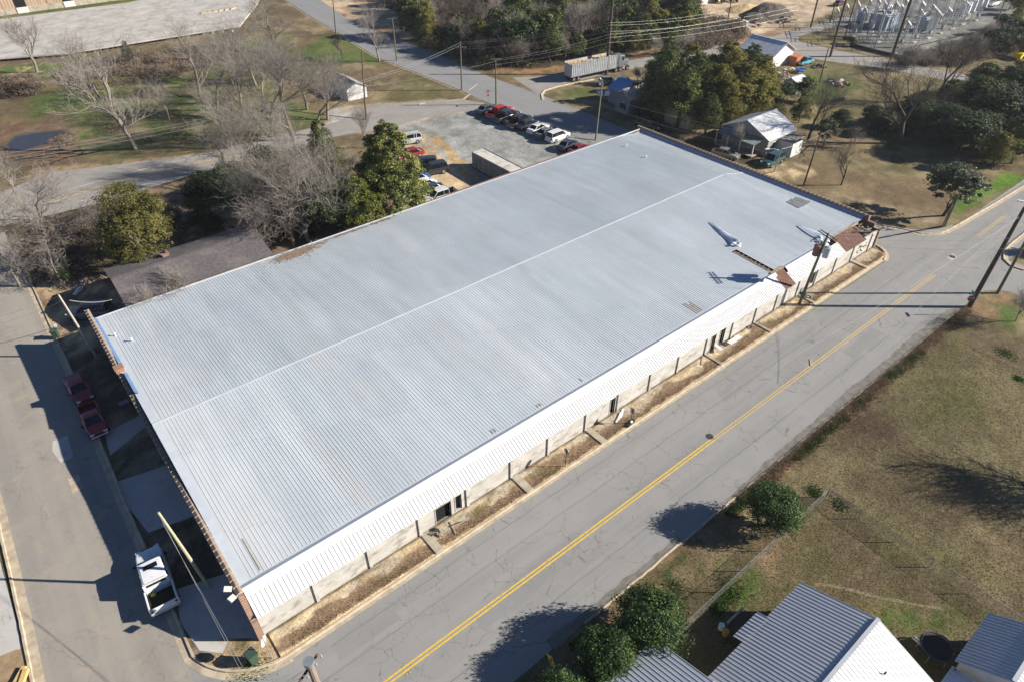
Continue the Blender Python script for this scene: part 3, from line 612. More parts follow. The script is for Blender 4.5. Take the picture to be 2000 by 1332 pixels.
# front wall: bays between pilasters, with the openings left out
PIL = [5.8, 10.25, 14.8, 19.5, 24.2, 28.5, 33.2, 37.5, 42.1, 46.4, 51.0, 55.5, 59.8, 63.9, 68.4, 72.3, 76.6, 80.8, 85.2]
OPEN = [(16.5, 18.0, .03, 2.05, 'door'), (18.45, 19.05, .25, 2.1, 'window'), (36.6, 37.25, .03, 2.1, 'door'), (52.0, 52.7, .03, 2.1, 'door'), (53.5, 54.3, .03, 2.2, 'door'), (71.0, 72.0, .5, 2.2, 'window')]
M_wall = mat('rendered_wall', (.52, .50, .46), (.43, .41, .375), .9, .9, bump=.008, bscale=14, c3=(.27, .25, .215), s3=1.2, world=True, stretch=(.6, 1, 1.1))
def blockjoints(m):
    n = m.node_tree.nodes; l = m.node_tree.links; p = n['Principled BSDF']; src = p.inputs['Base Color'].links[0].from_socket
    g = n.new('ShaderNodeNewGeometry'); s = n.new('ShaderNodeSeparateXYZ'); l.new(g.outputs['Position'], s.inputs[0]); cb = n.new('ShaderNodeCombineXYZ'); l.new(s.outputs[0], cb.inputs[0]); l.new(s.outputs[2], cb.inputs[1])
    b = n.new('ShaderNodeTexBrick'); b.inputs['Scale'].default_value = 1; b.inputs['Brick Width'].default_value = .41; b.inputs['Row Height'].default_value = .205; b.inputs['Mortar Size'].default_value = .012
    b.inputs['Color1'].default_value = (1, 1, 1, 1); b.inputs['Color2'].default_value = (.90, .90, .90, 1); b.inputs['Mortar'].default_value = (.74, .73, .72, 1); l.new(cb.outputs[0], b.inputs['Vector'])
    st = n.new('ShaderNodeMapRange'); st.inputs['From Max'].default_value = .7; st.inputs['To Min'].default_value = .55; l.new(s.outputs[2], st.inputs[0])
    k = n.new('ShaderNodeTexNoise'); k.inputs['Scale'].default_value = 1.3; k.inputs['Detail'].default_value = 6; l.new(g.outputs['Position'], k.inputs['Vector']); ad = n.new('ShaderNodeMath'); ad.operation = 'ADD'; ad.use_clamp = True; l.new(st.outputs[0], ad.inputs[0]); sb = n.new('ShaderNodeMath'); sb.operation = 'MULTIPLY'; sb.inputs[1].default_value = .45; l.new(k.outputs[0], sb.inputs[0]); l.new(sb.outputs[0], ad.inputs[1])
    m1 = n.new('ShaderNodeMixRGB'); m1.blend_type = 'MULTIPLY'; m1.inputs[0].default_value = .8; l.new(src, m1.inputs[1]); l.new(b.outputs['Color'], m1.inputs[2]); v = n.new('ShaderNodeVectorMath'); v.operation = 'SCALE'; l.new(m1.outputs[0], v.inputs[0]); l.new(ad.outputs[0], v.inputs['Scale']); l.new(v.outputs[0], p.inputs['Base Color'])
blockjoints(M_wall)
mb = MB(); x = 1.75; zt = 2.66
for (a, b, z0, z1, k) in OPEN:
    mb.box(x, a, YF, YF+.22, 0, zt); mb.box(a, b, YF, YF+.22, z1, zt); mb.box(a, b, YF, YF+.22, 0, z0); x = b
mb.box(x, 86.6, YF, YF+.22, 0, zt)
# low footing
mb.build('front_wall', M_wall, wh, world=True)
for p in PIL:
    mb = MB(); mb.box(p, p+.26, YF-.13, YF-.002, 0, 2.60); mb.build('pilaster', M_wall, wh, world=True)
for i, (a, b, z0, z1, k) in enumerate(OPEN):
    mb = MB(); t = .07
    mb.box(a-t, a, YF-.04, YF+.1, z0, z1); mb.box(b, b+t, YF-.04, YF+.1, z0, z1); mb.box(a-t, b+t, YF-.04, YF+.1, z1+.002, z1+t)
    fr = mb.build('door_frame' if k == 'door' else 'window_frame', M_wall, wh, world=True)
    mb = MB(); mb.box(a, b, YF+.30, YF+.33, z0, z1); mb.build('doorway' if k == 'door' else 'window', M_dark if i in (0, 3) else mat('dull_pane', (.05, .055, .06), rough=.4), wh, world=True)
# far end of the exposed corner: floor of debris inside
mb = MB(); mb.box(84.6, 86.9, 30.2, 33.0, 2.3, 2.4); mb.build('open_corner_floor', M_deck, wh, world=True)
mb = MB(); rr = random.Random(8)
for i in range(26):
    mb.rbox((84.6+rr.random()*2.2, 30.4+rr.random()*2.3, 2.5+rr.random()*.35), (rr.uniform(.4, 1.6), rr.uniform(.08, .2), .06), rr.uniform(0, 3.1), 0, rr.uniform(-.3, .3), rr.uniform(-.3, .3))
mb.build('broken_timber', mat('bare_timber', (.4, .31, .22)), wh, world=True)
# end parapets with tile coping
def parapet(x0, x1, y0, y1, z0, z1, ztop0, ztop1, name):
    mb = MB(); n = 20
    for i in range(n):
        a = y0+(y1-y0)*i/n; b = y0+(y1-y0)*(i+1)/n; za = ztop0+(ztop1-ztop0)*i/n; zb = ztop0+(ztop1-ztop0)*(i+1)/n
        bb = len(mb.v)
        mb.v += [(x0, a, 0), (x1, a, 0), (x1, b, 0), (x0, b, 0), (x0, a, za), (x1, a, za), (x1, b, zb), (x0, b, zb)]
        for f in ((4, 5, 6, 7), (0, 1, 5, 4), (1, 2, 6, 5), (2, 3, 7, 6), (3, 0, 4, 7)): mb.f.append(tuple(bb+q for q in f)); mb.m.append(0)
    mb.build(name, M_brick, wh, world=True)
    mb = MB(); L = .62; k = int((y1-y0)/L)
    for i in range(k):
        a = y0+(y1-y0)*i/k; b = a+(y1-y0)/k-.05; z = ztop0+(ztop1-ztop0)*(i+.5)/k+.002
        mid = (x0+x1)/2
        sec = [(x0-.07, z-.12), (x0-.07, z+.05), (x0+.05, z+.10), (mid, z+.15), (x1-.05, z+.11), (x1+.04, z+.05), (x1+.04, z+.0)]
        bb = len(mb.v); q = len(sec)
        for y_ in (a, b):
            for sx_, sz_ in sec: mb.v.append((sx_, y_, sz_))
        for j in range(q-1): mb.f.append((bb+j, bb+j+1, bb+q+j+1, bb+q+j)); mb.m.append(0 if j < 3 else 1)  # half of each tile towards +x takes the paler tile colour
        mb.f.append(tuple(bb+j for j in range(q))[::-1]); mb.m.append(2); mb.f.append(tuple(bb+q+j for j in range(q))); mb.m.append(2)
        # mortar joint
        mb.box(x0-.055, x1+.03, b, b+.05, z-.1, z+.12, 2)
    mb.build('coping', [M_cop, mat('coping_tile_worn', (.33, .25, .19), (.25, .195, .155), 3, .8, world=True), M_mort], wh, world=True)
parapet(1.34, 1.70, 31.35, 72.6, 0, 0, 3.75, 4.55, 'end_wall')
mb = MB()   # lower stepped end of the left wall following the canopy
prof = [(29.72, 0), (29.72, 2.25), (30.0, 2.3), (30.05, 2.75), (31.345, 3.55), (31.345, 0)]
b0 = len(mb.v)
for xx in (1.3, 1.72):
    for y, z in prof: mb.v.append((xx, y, z))
k = len(prof)
for j in range(k): j2 = (j+1) % k; mb.f.append((j, k+j, k+j2, j2)); mb.m.append(0)
mb.f.append(tuple(range(k))); mb.m.append(0); mb.f.append(tuple(range(2*k-1, k-1, -1))); mb.m.append(0)
mb.build('corner_pier', M_brick, wh, world=True)
parapet(86.75, 87.15, 31.6, 72.6, 0, 0, 3.84, 3.98, 'end_wall')
mb = MB(); mb.prism([(86.75, 29.72), (87.15, 29.72), (87.15, 31.59), (86.75, 31.59)], 0, 2.72)
mb.box(86.76, 87.14, 30.6, 31.585, 2.723, 3.25); mb.build('corner_pier', M_brick, wh, world=True)
# small brick pier in the left parapet, light
p = at(235, 722, 4.4); mb = MB(); mb.box(1.2, 1.95, p.y-.35, p.y+.35, 4.25, 4.75); mb.box(1.15, 2.0, p.y-.4, p.y+.4, 4.753, 4.83, 0); mb.build('brick_stub', mat('orange_brick', (.34, .20, .13), (.25, .14, .09), 5, .9, world=True), wh, world=True)
# blue-toned metal flashing inside both end walls
M_bluef = mat('blue_flashing', (.11, .19, .32), (.09, .16, .28), 1, .5, world=True)
#mb = MB(); mb.face([(1.76, p.y+.5, 3.98), (2.0, p.y+.5, 3.92+.06), (2.0, 71.6, 4.06), (1.76, 71.6, 4.28)]); mb.face([(1.76, p.y-4.6, 4.3), (2.0, p.y-4.6, 4.28), (2.0, p.y-.8, 4.4), (1.76, p.y-.8, 4.45)])
for a, b in ((p.y-4.6, p.y-.8), (p.y+.5, 71.6)):
    mb = MB(); k = 12
    for i in range(k):
        u = a+(b-a)*i/k; v = a+(b-a)*(i+1)/k
        mb.face([(1.735, u, zroof(u)+.32), (2.02, u, zroof(u)+.06), (2.02, v, zroof(v)+.06), (1.735, v, zroof(v)+.32)])
    mb.build('parapet_flashing', M_bluef, wh, world=True)
mb = MB()
for i in range(24):
    u = 32.3+(71.6-32.3)*i/24; v = 32.3+(71.6-32.3)*(i+1)/24
    mb.face([(86.3, u, 3.52), (86.745, u, 3.66), (86.745, v, 3.66), (86.3, v, 3.52)])
mb.build('parapet_flashing', mat('sky_flashing', (.42, .52, .66), (.36, .46, .62), 1, .45, world=True), wh, world=True)  # flashing of the far end wall, in a paler blue
# pale flat trim between the left parapet and the ribs
mb = MB()
for i in range(20):
    u = 32.0+(71.6-32.0)*i/20; v = 32.0+(71.6-32.0)*(i+1)/20
    mb.face([(1.73, u, zroof(u)+.045), (2.35, u, zroof(u)+.045), (2.35, v, zroof(v)+.045), (1.73, v, zroof(v)+.045)])
mb.build('verge_trim', M_flash, wh, world=True)
# roof vents
for px, py in ((224, 652), (257, 663), (1224, 283), (1262, 307)):
    q = at(px, py, 4.3); z = dip(q.x, q.y, zroof(q.y)); mb = MB(); mb.cyl((q.x, q.y), .06, z, z+.28, 10); mb.cyl((q.x, q.y), .11, z+.28, z+.38, 10)
    mb.build('roof_vent', M_white, wh, world=True)
# leaf litter lying along the back eave: a part of the roof's state
mb = MB(); rr = random.Random(5)
for cx, cy, n_, sx, sy in ((at(565, 490, 3.9).x, 70.6, 900, 2.2, .75), (at(590, 480, 3.9).x, 70.9, 300, 2.4, .5), (at(680, 455, 3.9).x, 71.2, 260, 2.6, .25), (at(740, 430, 3.9).x, 71.2, 160, 1.6, .25), (at(600, 500, 3.9).x, 69.3, 60, 3.5, 1.2)):
    for i in range(n_):
        x = cx+rr.gauss(0, 1)*sx*.6; y = min(cy+rr.gauss(0, 1)*sy*.6, YB-.05); z = zroof(y)+.045+rr.random()*.03; s = rr.uniform(.04, .1); a = rr.random()*3
        mb.face([(x+s*math.cos(a+q*1.57), y+s*math.sin(a+q*1.57), z) for q in range(4)])
tag(mb.build('leaf_litter', mat('dead_leaves', (.32, .22, .15), (.22, .15, .10), 2, .9, world=True)), 'brown leaf litter drifted along the back edge of the roof', 'leaf litter', kind='stuff')
# rust streaks near the gutter: thin worn strips of coating
rr = random.Random(2)
for px0, n_, ln in ((950, 2, .5), (1045, 2, .6), (1120, 1, .5), (1360, 4, 2.4), (400, 1, 4)):
    bx = at(px0, 860 if px0 < 1000 else (600 if px0 > 1300 else 780), 3.7)
    x0 = {950: 24.2, 870: 20, 1045: 29.5, 1120: 35, 1360: 52.0, 400: 3.2}[px0]
    mb = MB()
    for i in range(n_):
        xx = X0+round((x0-X0)/.3048+i)*.3048+.06; l_ = ln*rr.uniform(.5, 1); mb.face([(xx, 32.3, zroof(32.3)+.035), (xx+.13, 32.3, zroof(32.3)+.035), (xx+.13, 32.3+l_, zroof(32.3+l_)+.035), (xx, 32.3+l_, zroof(32.3+l_)+.035)])
    mb.build('rust_streaks', M_rustline, wh, world=True)
# floodlights on the left end wall
for k_, (px, py) in enumerate(((445, 1150), (453, 1168))):
    q = at(px, py, 4.0); mb = MB(); mb.rbox((q.x, q.y, 4.0), (.52, .38, .14), .5 if k_ else -.5, 0, .3, .3); fl = mb.build('floodlight', mat('lamp_housing', (.55, .53, .48), rough=.5), wh, world=True)
    mb = MB(); mb.tube([(q.x+.1, q.y, 3.95), (1.3, q.y-.1, 3.6)], .03, 6); b_ = mb.build('bracket', M_black, None); b_.parent = fl
# graffiti on the far end of the wall: loose tag of yellow, black and white strokes
mb = MB(); rr = random.Random(12); gx0 = 82.3
for i in range(26):
    a = gx0+rr.random()*2.0; z = .6+rr.random()*1.1; mb.rbox((a, YF-.007-i*.0004, z), (rr.uniform(.2, .7), .004, rr.uniform(.08, .22)), 0, rr.choice((0, 1, 1, 2)), 0, rr.uniform(-1, 1))
mb.build('graffiti', [mat('spray_yellow', (.65, .5, .05)), mat('spray_black', (.02, .02, .02)), mat('spray_white', (.7, .7, .7))], wh, world=True)
# ------------------------------------------------------------------ loose roofing things lying on the roof
def peeled(name, label, a, b, z, wd, m, hgt=.5, curl=1):
    """a long sheet that the wind has torn up and folded over"""
    a = Vector(a[:2]); b = Vector(b[:2]); d = (b-a).normalized(); nn = Vector((-d.y, d.x)); mb = MB(); N = 10; rr = random.Random(len(label))
    rows = []
    for i in range(N+1):
        t = i/N; c = a.lerp(b, t); wv = wd*(.12+.9*math.sin(min(t*1.35, 1)*math.pi/2)); h = hgt*(.08+t*.9)*(1+.2*math.sin(7*t))
        rows.append([(*(c-nn*wv*.5), z(c)+.06), (*(c-nn*wv*.18), z(c)+h*.75), (*(c+nn*wv*.12), z(c)+h), (*(c+nn*wv*.45), z(c)+h*.45), (*(c+nn*wv*.55), z(c)+.05+.05*rr.random())])
    for r0, r1 in zip(rows[:-1], rows[1:]):
        for j in range(4): mb.face([r0[j], r1[j], r1[j+1], r0[j+1]])
    o = mb.build(name, m); md = o.modifiers.new('thickness', 'SOLIDIFY'); md.thickness = .02
    return tag(o, label, 'roofing sheet')
zz = lambda c: dip(c.x, c.y, zroof(c.y))+.03
M_sheet = mat('shiny_sheet', (.78, .82, .87), (.55, .61, .70), 2, .25, .35, world=True, spec=.8)
peeled('roofing_sheet', 'torn roofing sheet folded to a point above the bare strip', at(1384, 440, 3.9), at(1437, 480, 3.85), zz, 1.0, M_sheet, .55)
peeled('roofing_sheet', 'wide torn roofing sheet curled over behind the pole by the far corner', at(1557, 443, 3.8), at(1607, 466, 3.7), zz, 1.5, M_sheet, .4)
q = at(1558, 400, 3.8); mb = MB(); zs_ = dip(q.x, q.y, zroof(q.y))
for i in range(9):
    mb.rbox((q.x-1.0+i*.27, q.y+.1*math.sin(i), zs_+.20+.012*(i % 3)), (.2, 2.1+.12*(i % 2), .03), 0.04*((i*7) % 3-1)+.12, i % 2)
    mb.rbox((q.x-1.0+i*.27+.1, q.y, zs_+.24+.012*(i % 3)), (.05, 2.1, .06), .12, 0)
mb.box(q.x-1.2, q.x+1.3, q.y-.8, q.y+.8, zs_-.05, zs_+.17, 1)
tag(mb.build('sheet_stack', [mat('zinc_sheet', (.62, .62, .60), (.5, .5, .48), 3, .4, .2), mat('zinc_dull', (.30, .29, .26), rough=.7)]), 'stack of spare ribbed sheets lying near the far end of the roof', 'roofing sheets')

# crumpled white end of the torn sheet, and twisted strips hanging over the far corner
for (px, py, n_, sp, lab, seed) in ((1437, 482, 9, .35, 'crumpled white metal at the end of the pointed torn sheet', 1), (1606, 470, 14, .7, 'crumpled white and grey metal at the end of the wide torn sheet', 2)):
    q = at(px, py, 3.9); rr = random.Random(seed); mb = MB(); z0 = zroof(q.y) if q.y > 32.2 else 3.6
    for i in range(n_):
        c = (rr.uniform(-sp, sp), rr.uniform(-sp, sp), .12+rr.random()*.35); k_ = 5; ring = [(c[0]+rr.uniform(.1, .35)*math.cos(a_*1.257), c[1]+rr.uniform(.1, .35)*math.sin(a_*1.257), c[2]+rr.uniform(-.15, .15)) for a_ in range(k_)]
        for a_ in range(k_): mb.face([c, ring[a_], ring[(a_+1) % k_]])
    o = mb.build('crumpled_sheet', mat('white_crumple', (.74, .76, .78), (.5, .53, .58), 3, .35, world=True)); o.location = (q.x, q.y, z0); md = o.modifiers.new('thickness', 'SOLIDIFY'); md.thickness = .015; tag(o, lab, 'roofing sheet')
# ================================================================== VEGETATION
def crown_mesh(name, seed, blobs, n, size, m, clus=60, sig=.16, hole=0.0, up=.3, zmin=.1):
    """leaves as small quads gathered in clumps spread through the shells of several overlapping blobs"""
    g = np.random.default_rng(seed); B = np.array(blobs, float); vol = (B[:, 3]*B[:, 4]*B[:, 5])**.67; pr = vol/vol.sum()
    bi = g.choice(len(B), clus, p=pr); d = g.normal(size=(clus, 3)); d /= np.linalg.norm(d, axis=1)[:, None]
    d[:, 2] = np.where(d[:, 2] < -.35, -d[:, 2], d[:, 2])
    rad = g.uniform(.45, 1.0, clus)**.55
    cc = B[bi, :3]+d*B[bi, 3:6]*rad[:, None]; cs = g.uniform(.6, 1.35, clus)*B[bi, 3:6].mean(1)*sig*2; shade = g.random(clus)
    ci = g.integers(0, clus, n); e = g.normal(size=(n, 3)); e /= np.linalg.norm(e, axis=1)[:, None]; e *= (g.random(n)**.45)[:, None]
    e[:, 2] *= .75
    p = cc[ci]+e*cs[ci][:, None]
    p[:, 2] = np.maximum(p[:, 2], zmin+g.random(n)*.3)
    out = p-B[bi[ci], :3]; out /= np.linalg.norm(out, axis=1)[:, None]+1e-6
    nn = out*.7+g.normal(size=(n, 3))*.55+np.array([0, 0, up]); nn /= np.linalg.norm(nn, axis=1)[:, None]
    t = np.cross(nn, g.normal(size=(n, 3))); t /= np.linalg.norm(t, axis=1)[:, None]; b = np.cross(nn, t)
    s = (size*g.uniform(.6, 1.35, n))[:, None]; a = t*s; b = b*s*.55
    v = np.stack([p-a, p-b*.9+a*.1, p+a, p+b*.9+a*.1], 1).reshape(-1, 3)
    q = np.arange(4*n).reshape(n, 4)
    return npmesh(name, v, q, m, leaf=np.clip(shade[ci]*.8+g.random(n)*.4-.1, 0, 1))
def tree_segments(seed, height, spread, trunk_r, levels=5, lean=(0, 0), fork=.28, kids=(3, 4), up=.35, trunk_frac=.25, ratio=.72, curl=.22, nseg=3):
    rr = random.Random(seed); segs = []; cv = [.10, .16, .2, curl, curl, curl, curl, curl]
    def grow(p, d, L, r, lv):
        pts = [p]; rs = [r]; q = p.copy(); dd = d.copy()
        r1 = r*(.62 if lv < levels else .3)
        for i in range(nseg):
            cu = cv[lv]; dd = (dd+Vector((rr.gauss(0, cu), rr.gauss(0, cu), rr.gauss(0, cu*.6)+up*.12))).normalized()
            q = q+dd*L/nseg; pts.append(q.copy()); rs.append(r+(r1-r)*(i+1)/nseg)
        segs.append((pts, rs, lv))
        if lv >= levels: return
        k = rr.randint(*kids)+(1 if 1 < lv < 4 else 0) if lv < 4 else rr.randint(2, 3)
        for j in range(k):
            t = rr.uniform(.35, 1) if j else 1.0; ii = min(int(t*nseg), nseg-1); base = pts[ii].lerp(pts[ii+1], t*nseg-ii) if t < 1 else pts[-1]
            ang = rr.uniform(.35, .85)*spread; az = rr.uniform(0, 6.28)+j*2.1
            a = dd.cross(Vector((0, 0, 1))) if abs(dd.z) < .95 else Vector((1, 0, 0)); a.normalize(); b = dd.cross(a)
            nd = (dd*math.cos(ang)+(a*math.cos(az)+b*math.sin(az))*math.sin(ang)+Vector((0, 0, up*.3))).normalized()
            grow(base, nd, L*rr.uniform(ratio*.8, ratio*1.1), max(rs[ii]*rr.uniform(.5, .72), .011), lv+1)
    d0 = Vector((lean[0], lean[1], 1)).normalized()
    grow(Vector((0, 0, -.1)), d0, height*trunk_frac, trunk_r, 0)
    zmax = max(p.z for s in segs for p in s[0])
    k = height/zmax
    return [([p*k for p in pts], rs, lv) for pts, rs, lv in segs]
def seg_mesh(name, segs, m, thick=1.0):
    V = []; Q = []; base = 0
    for pts, rs, lv in segs:
        n = 8 if lv == 0 else (6 if lv < 2 else (4 if lv < 4 else 3)); P_ = np.array([tuple(p) for p in pts]); k = len(P_)
        D = np.gradient(P_, axis=0); D /= np.linalg.norm(D, axis=1)[:, None]+1e-9
        ref = np.array([.3, .2, 1.0]) if abs(D[0, 2]) < .8 else np.array([1.0, .1, 0]); A = np.cross(D, ref); A /= np.linalg.norm(A, axis=1)[:, None]+1e-9; Bv = np.cross(D, A)
        th = np.arange(n)*2*np.pi/n; r_ = np.array(rs)*thick
        ring = P_[:, None, :]+(A[:, None, :]*np.cos(th)[None, :, None]+Bv[:, None, :]*np.sin(th)[None, :, None])*r_[:, None, None]
        V.append(ring.reshape(-1, 3)); i = np.arange(k-1)[:, None]*n; j = np.arange(n)[None, :]; j2 = (j+1) % n
        Q.append(np.stack([base+i+j, base+i+n+j, base+i+n+j2, base+i+j2], -1).reshape(-1, 4)); base += k*n
    return npmesh(name, np.concatenate(V), np.concatenate(Q), m)
M_barkp = mat('bark_pale', (.26, .22, .18), (.17, .14, .115), 5, .9, stretch=(1, 1, .3), vary=.12)
M_barkd = mat('bark_dark', (.085, .070, .058), (.055, .045, .038), 5, .9, stretch=(1, 1, .3), vary=.12)
M_twigp = mat('twigs_pale', (.275, .245, .215), (.205, .182, .158), 1, .9, vary=.14)
M_twigd = mat('twigs_dark', (.11, .09, .076), (.08, .066, .056), 1, .9, vary=.12)
def bare_proto(key, seed, h, spread, tr, mt, mw, levels=5, **kw):
    segs = tree_segments(seed, h, spread, tr, levels, **kw)
    a = seg_mesh('trunk', [s for s in segs if s[2] <= 1], mt); b = seg_mesh('crown', [s for s in segs if s[2] > 1], mw)
    return (a, b)
PB = {
 'tall1': bare_proto('a', 3, 15, .95, .25, M_barkp, M_twigp, 6, trunk_frac=.26, up=.5, ratio=.74, kids=(3, 4)),
 'tall2': bare_proto('b', 12, 15, .92, .23, M_barkp, M_twigp, 6, trunk_frac=.24, up=.6, ratio=.74, kids=(3, 4)),
 'wide': bare_proto('c', 22, 10, 1.15, .24, M_barkp, M_twigp, 6, trunk_frac=.20, up=.25, ratio=.76, kids=(3, 4)),
 'vase': bare_proto('d', 6, 10, .72, .18, M_barkp, M_twigp, 5, trunk_frac=.22, up=.8, ratio=.8, kids=(3, 4)),
 'oak': bare_proto('e', 9, 15, 1.05, .34, M_barkd, M_twigd, 6, trunk_frac=.17, up=.5, ratio=.78, kids=(3, 4)),
 'small': bare_proto('f', 16, 7, .9, .13, M_barkd, M_twigd, 5, trunk_frac=.28, up=.4, ratio=.72, kids=(3, 4)),
 'fuzz': bare_proto('g', 31, 6, 1.0, .09, M_barkp, M_twigp, 5, trunk_frac=.14, up=.5, ratio=.82, kids=(3, 5)),
 'fuzzd': bare_proto('h', 33, 6, 1.0, .09, M_barkd, M_twigd, 5, trunk_frac=.14, up=.5, ratio=.82, kids=(3, 5)),
}
BASEH = {'tall1': 15, 'tall2': 15, 'wide': 10, 'vase': 10, 'oak': 15, 'small': 7, 'fuzz': 6, 'fuzzd': 6}
def bare(kind, px, py, h, rz, label, group=None, z=0.0, loc=None, cat='tree', nm='bare_tree', fat=1.0):
    p = loc if loc is not None else at(px, py); s = h/BASEH[kind]
    t = thing(nm, label, cat, (p[0], p[1], z), rz, group); t.scale = (s*fat, s*fat, s)
    obj('trunk', PB[kind][0], t); obj('crown', PB[kind][1], t); return t
# leafy prototypes
L_bush = leafmat('glossy_leaves', (.016, .038, .010), (.042, .082, .017), (.12, .185, .042), .10, .55, .25, .2)
L_mag = leafmat('magnolia_leaves', (.050, .062, .015), (.125, .142, .030), (.265, .265, .080), .08, .5, .3, .22)
L_yel = leafmat('yellow_green_leaves', (.06, .075, .012), (.13, .15, .025), (.22, .23, .05), .10, .5, .3, .25)
L_olv = leafmat('olive_leaves', (.075, .078, .020), (.16, .15, .04), (.26, .225, .08), .12, .6, .2, .25)
L_ced = leafmat('cedar_leaves', (.032, .048, .017), (.085, .108, .032), (.17, .18, .05), .22, .7, .15, .15)
L_gold = leafmat('cedar_leaves_gold', (.07, .075, .018), (.17, .16, .035), (.28, .24, .055), .18, .7, .15, .15)
L_drk = leafmat('dark_leaves', (.014, .026, .010), (.038, .060, .020), (.085, .11, .035), .22, .6, .2, .12)
L_brn = leafmat('dry_brush', (.13, .09, .065), (.22, .155, .11), (.34, .26, .18), .15, .9, .1, .1)
trunkm = lambda seed, h, r, m=M_barkd: seg_mesh('trunk', [s for s in tree_segments(seed, h, .7, r, 2, trunk_frac=.45, up=.5) if s[2] <= 2], m)
PL = {}
def leafy_proto(key, h, trunk, *a, **k): PL[key] = (h, trunk, crown_mesh('crown', *a, **k))
g_ = random.Random(3)
def bl(n, R_, z0, z1, r0, r1): return [(g_.uniform(-R_, R_), g_.uniform(-R_, R_), g_.uniform(z0, z1), *(lambda q: (q, q, q*.85))(g_.uniform(r0, r1))) for _ in range(n)]
leafy_proto('bush', 4.6, trunkm(1, 2.6, .16), 1, [(0, 0, 2.3, 2.3, 2.3, 2.1)]+bl(7, .9, 1.6, 2.8, 1.2, 1.5), 46000, .08, L_bush, clus=420, sig=.145)
leafy_proto('magnolia', 10, trunkm(2, 7, .3), 2, [(0, 0, 3, 3.2, 3.2, 2.4), (0, 0, 5.5, 2.7, 2.7, 2.3), (0, 0, 7.6, 1.8, 1.8, 1.8), (.1, 0, 9, 1.0, 1.0, 1.2)]+bl(8, 2.2, 2, 5.5, 1.2, 1.7), 52000, .115, L_mag, clus=620, sig=.11, up=.5)
leafy_proto('yellow', 7.5, trunkm(3, 5, .2), 3, [(0, 0, 3.2, 2.3, 2.3, 2.4), (.4, .3, 5.4, 1.6, 1.6, 1.8)]+bl(7, 1.6, 1.5, 5, 1, 1.5), 26000, .10, L_yel, clus=330, sig=.14)
leafy_proto('olive', 9, trunkm(4, 6, .26, M_barkp), 4, [(0, 0, 3.6, 3.2, 3.2, 3.2), (0, 0, 6.4, 2.1, 2.1, 2.2)]+bl(11, 2.7, 1.2, 6.5, 1.0, 1.6), 42000, .085, L_olv, clus=420, sig=.15)
leafy_proto('darktree', 8, trunkm(5, 5, .22), 5, [(0, 0, 4, 2.6, 2.6, 3.2)]+bl(7, 2, 2, 6.5, 1.1, 1.7), 17000, .13, L_drk, clus=260, sig=.17)
leafy_proto('cedar', 9.5, trunkm(6, 7, .22), 6, [(0, 0, 3.2, 2.3, 2.3, 2.8), (0, 0, 6.2, 1.6, 1.6, 2.2), (0, 0, 8.3, .9, .9, 1.3)]+bl(5, 1.4, 2, 6, .9, 1.3), 20000, .11, L_ced, clus=300, sig=.16)
leafy_proto('gold', 9, trunkm(7, 6.5, .22), 7, [(0, 0, 3.2, 2.5, 2.5, 2.8), (0, 0, 6.0, 1.9, 1.9, 2.2), (0, 0, 7.9, 1.1, 1.1, 1.2)]+bl(6, 1.7, 2, 6, .9, 1.4), 22000, .105, L_gold, clus=340, sig=.15)
leafy_proto('wood1', 9, trunkm(8, 6, .2), 8, [(0, 0, 4, 2.7, 2.7, 3.2), (.5, 0, 7, 1.7, 1.7, 1.8)]+bl(5, 2, 2, 6, 1.1, 1.7), 9500, .18, L_ced, clus=160, sig=.19)
leafy_proto('wood2', 7, trunkm(9, 5, .18), 9, [(0, 0, 3.2, 2.7, 2.7, 2.8)]+bl(6, 2, 2, 5, 1.1, 1.7), 8500, .18, L_drk, clus=140, sig=.19)
leafy_proto('shrub', 1.6, trunkm(10, 1, .04), 10, [(0, 0, .7, .9, .9, .75)]+bl(4, .6, .4, 1.1, .4, .6), 1500, .10, L_ced, clus=40, sig=.2)
leafy_proto('brush', 1.5, trunkm(11, 1, .03), 12, [(0, 0, .5, 1.3, 1.0, .7)]+bl(4, .9, .3, .9, .4, .7), 1800, .09, L_brn, clus=50, sig=.22)
leafy_proto('greyg', 6.5, trunkm(12, 4.4, .16), 14, [(0, 0, 4.2, 2.2, 2.2, 1.8)]+bl(7, 1.8, 3, 5.4, .9, 1.3), 11000, .12, leafmat('grey_green_leaves', (.05, .065, .035), (.10, .12, .06), (.19, .21, .12), .1, .55, .3, .2), clus=120, sig=.16)
def leafy(kind, px, py, h, rz, label, group=None, nm='evergreen_tree', cat='tree', fat=1.0, loc=None, z=0.0):
    p = loc if loc is not None else at(px, py); H, tr, cr = PL[kind]; s = h/H
    t = thing(nm, label, cat, (p[0], p[1], z), rz, group); t.scale = (s*fat, s*fat, s)
    obj('trunk', tr, t); obj('crown', cr, t); return t
# --- near side shrubs
G1 = 'round evergreens between the road and the near houses'
leafy('bush', 1498, 1026, 4.3, .3, 'round glossy evergreen standing alone at the bend of the chain-link fence', G1, nm='round_evergreen', cat='shrub')
leafy('bush', 1258, 1252, 4.8, 2.1, 'round glossy evergreen at the near end of the chain-link fence, biggest of the roadside ones', G1, nm='round_evergreen', cat='shrub', fat=1.05)
leafy('bush', 1180, 1312, 4.3, 4.0, 'round glossy evergreen right beside the corner of the small grey house roof', G1, nm='round_evergreen', cat='shrub', fat=.95)
leafy('bush', 1090, 1405, 4.0, 5.0, 'glossy evergreen cut off by the bottom edge beyond the yellow road sign', G1, nm='round_evergreen', cat='shrub')
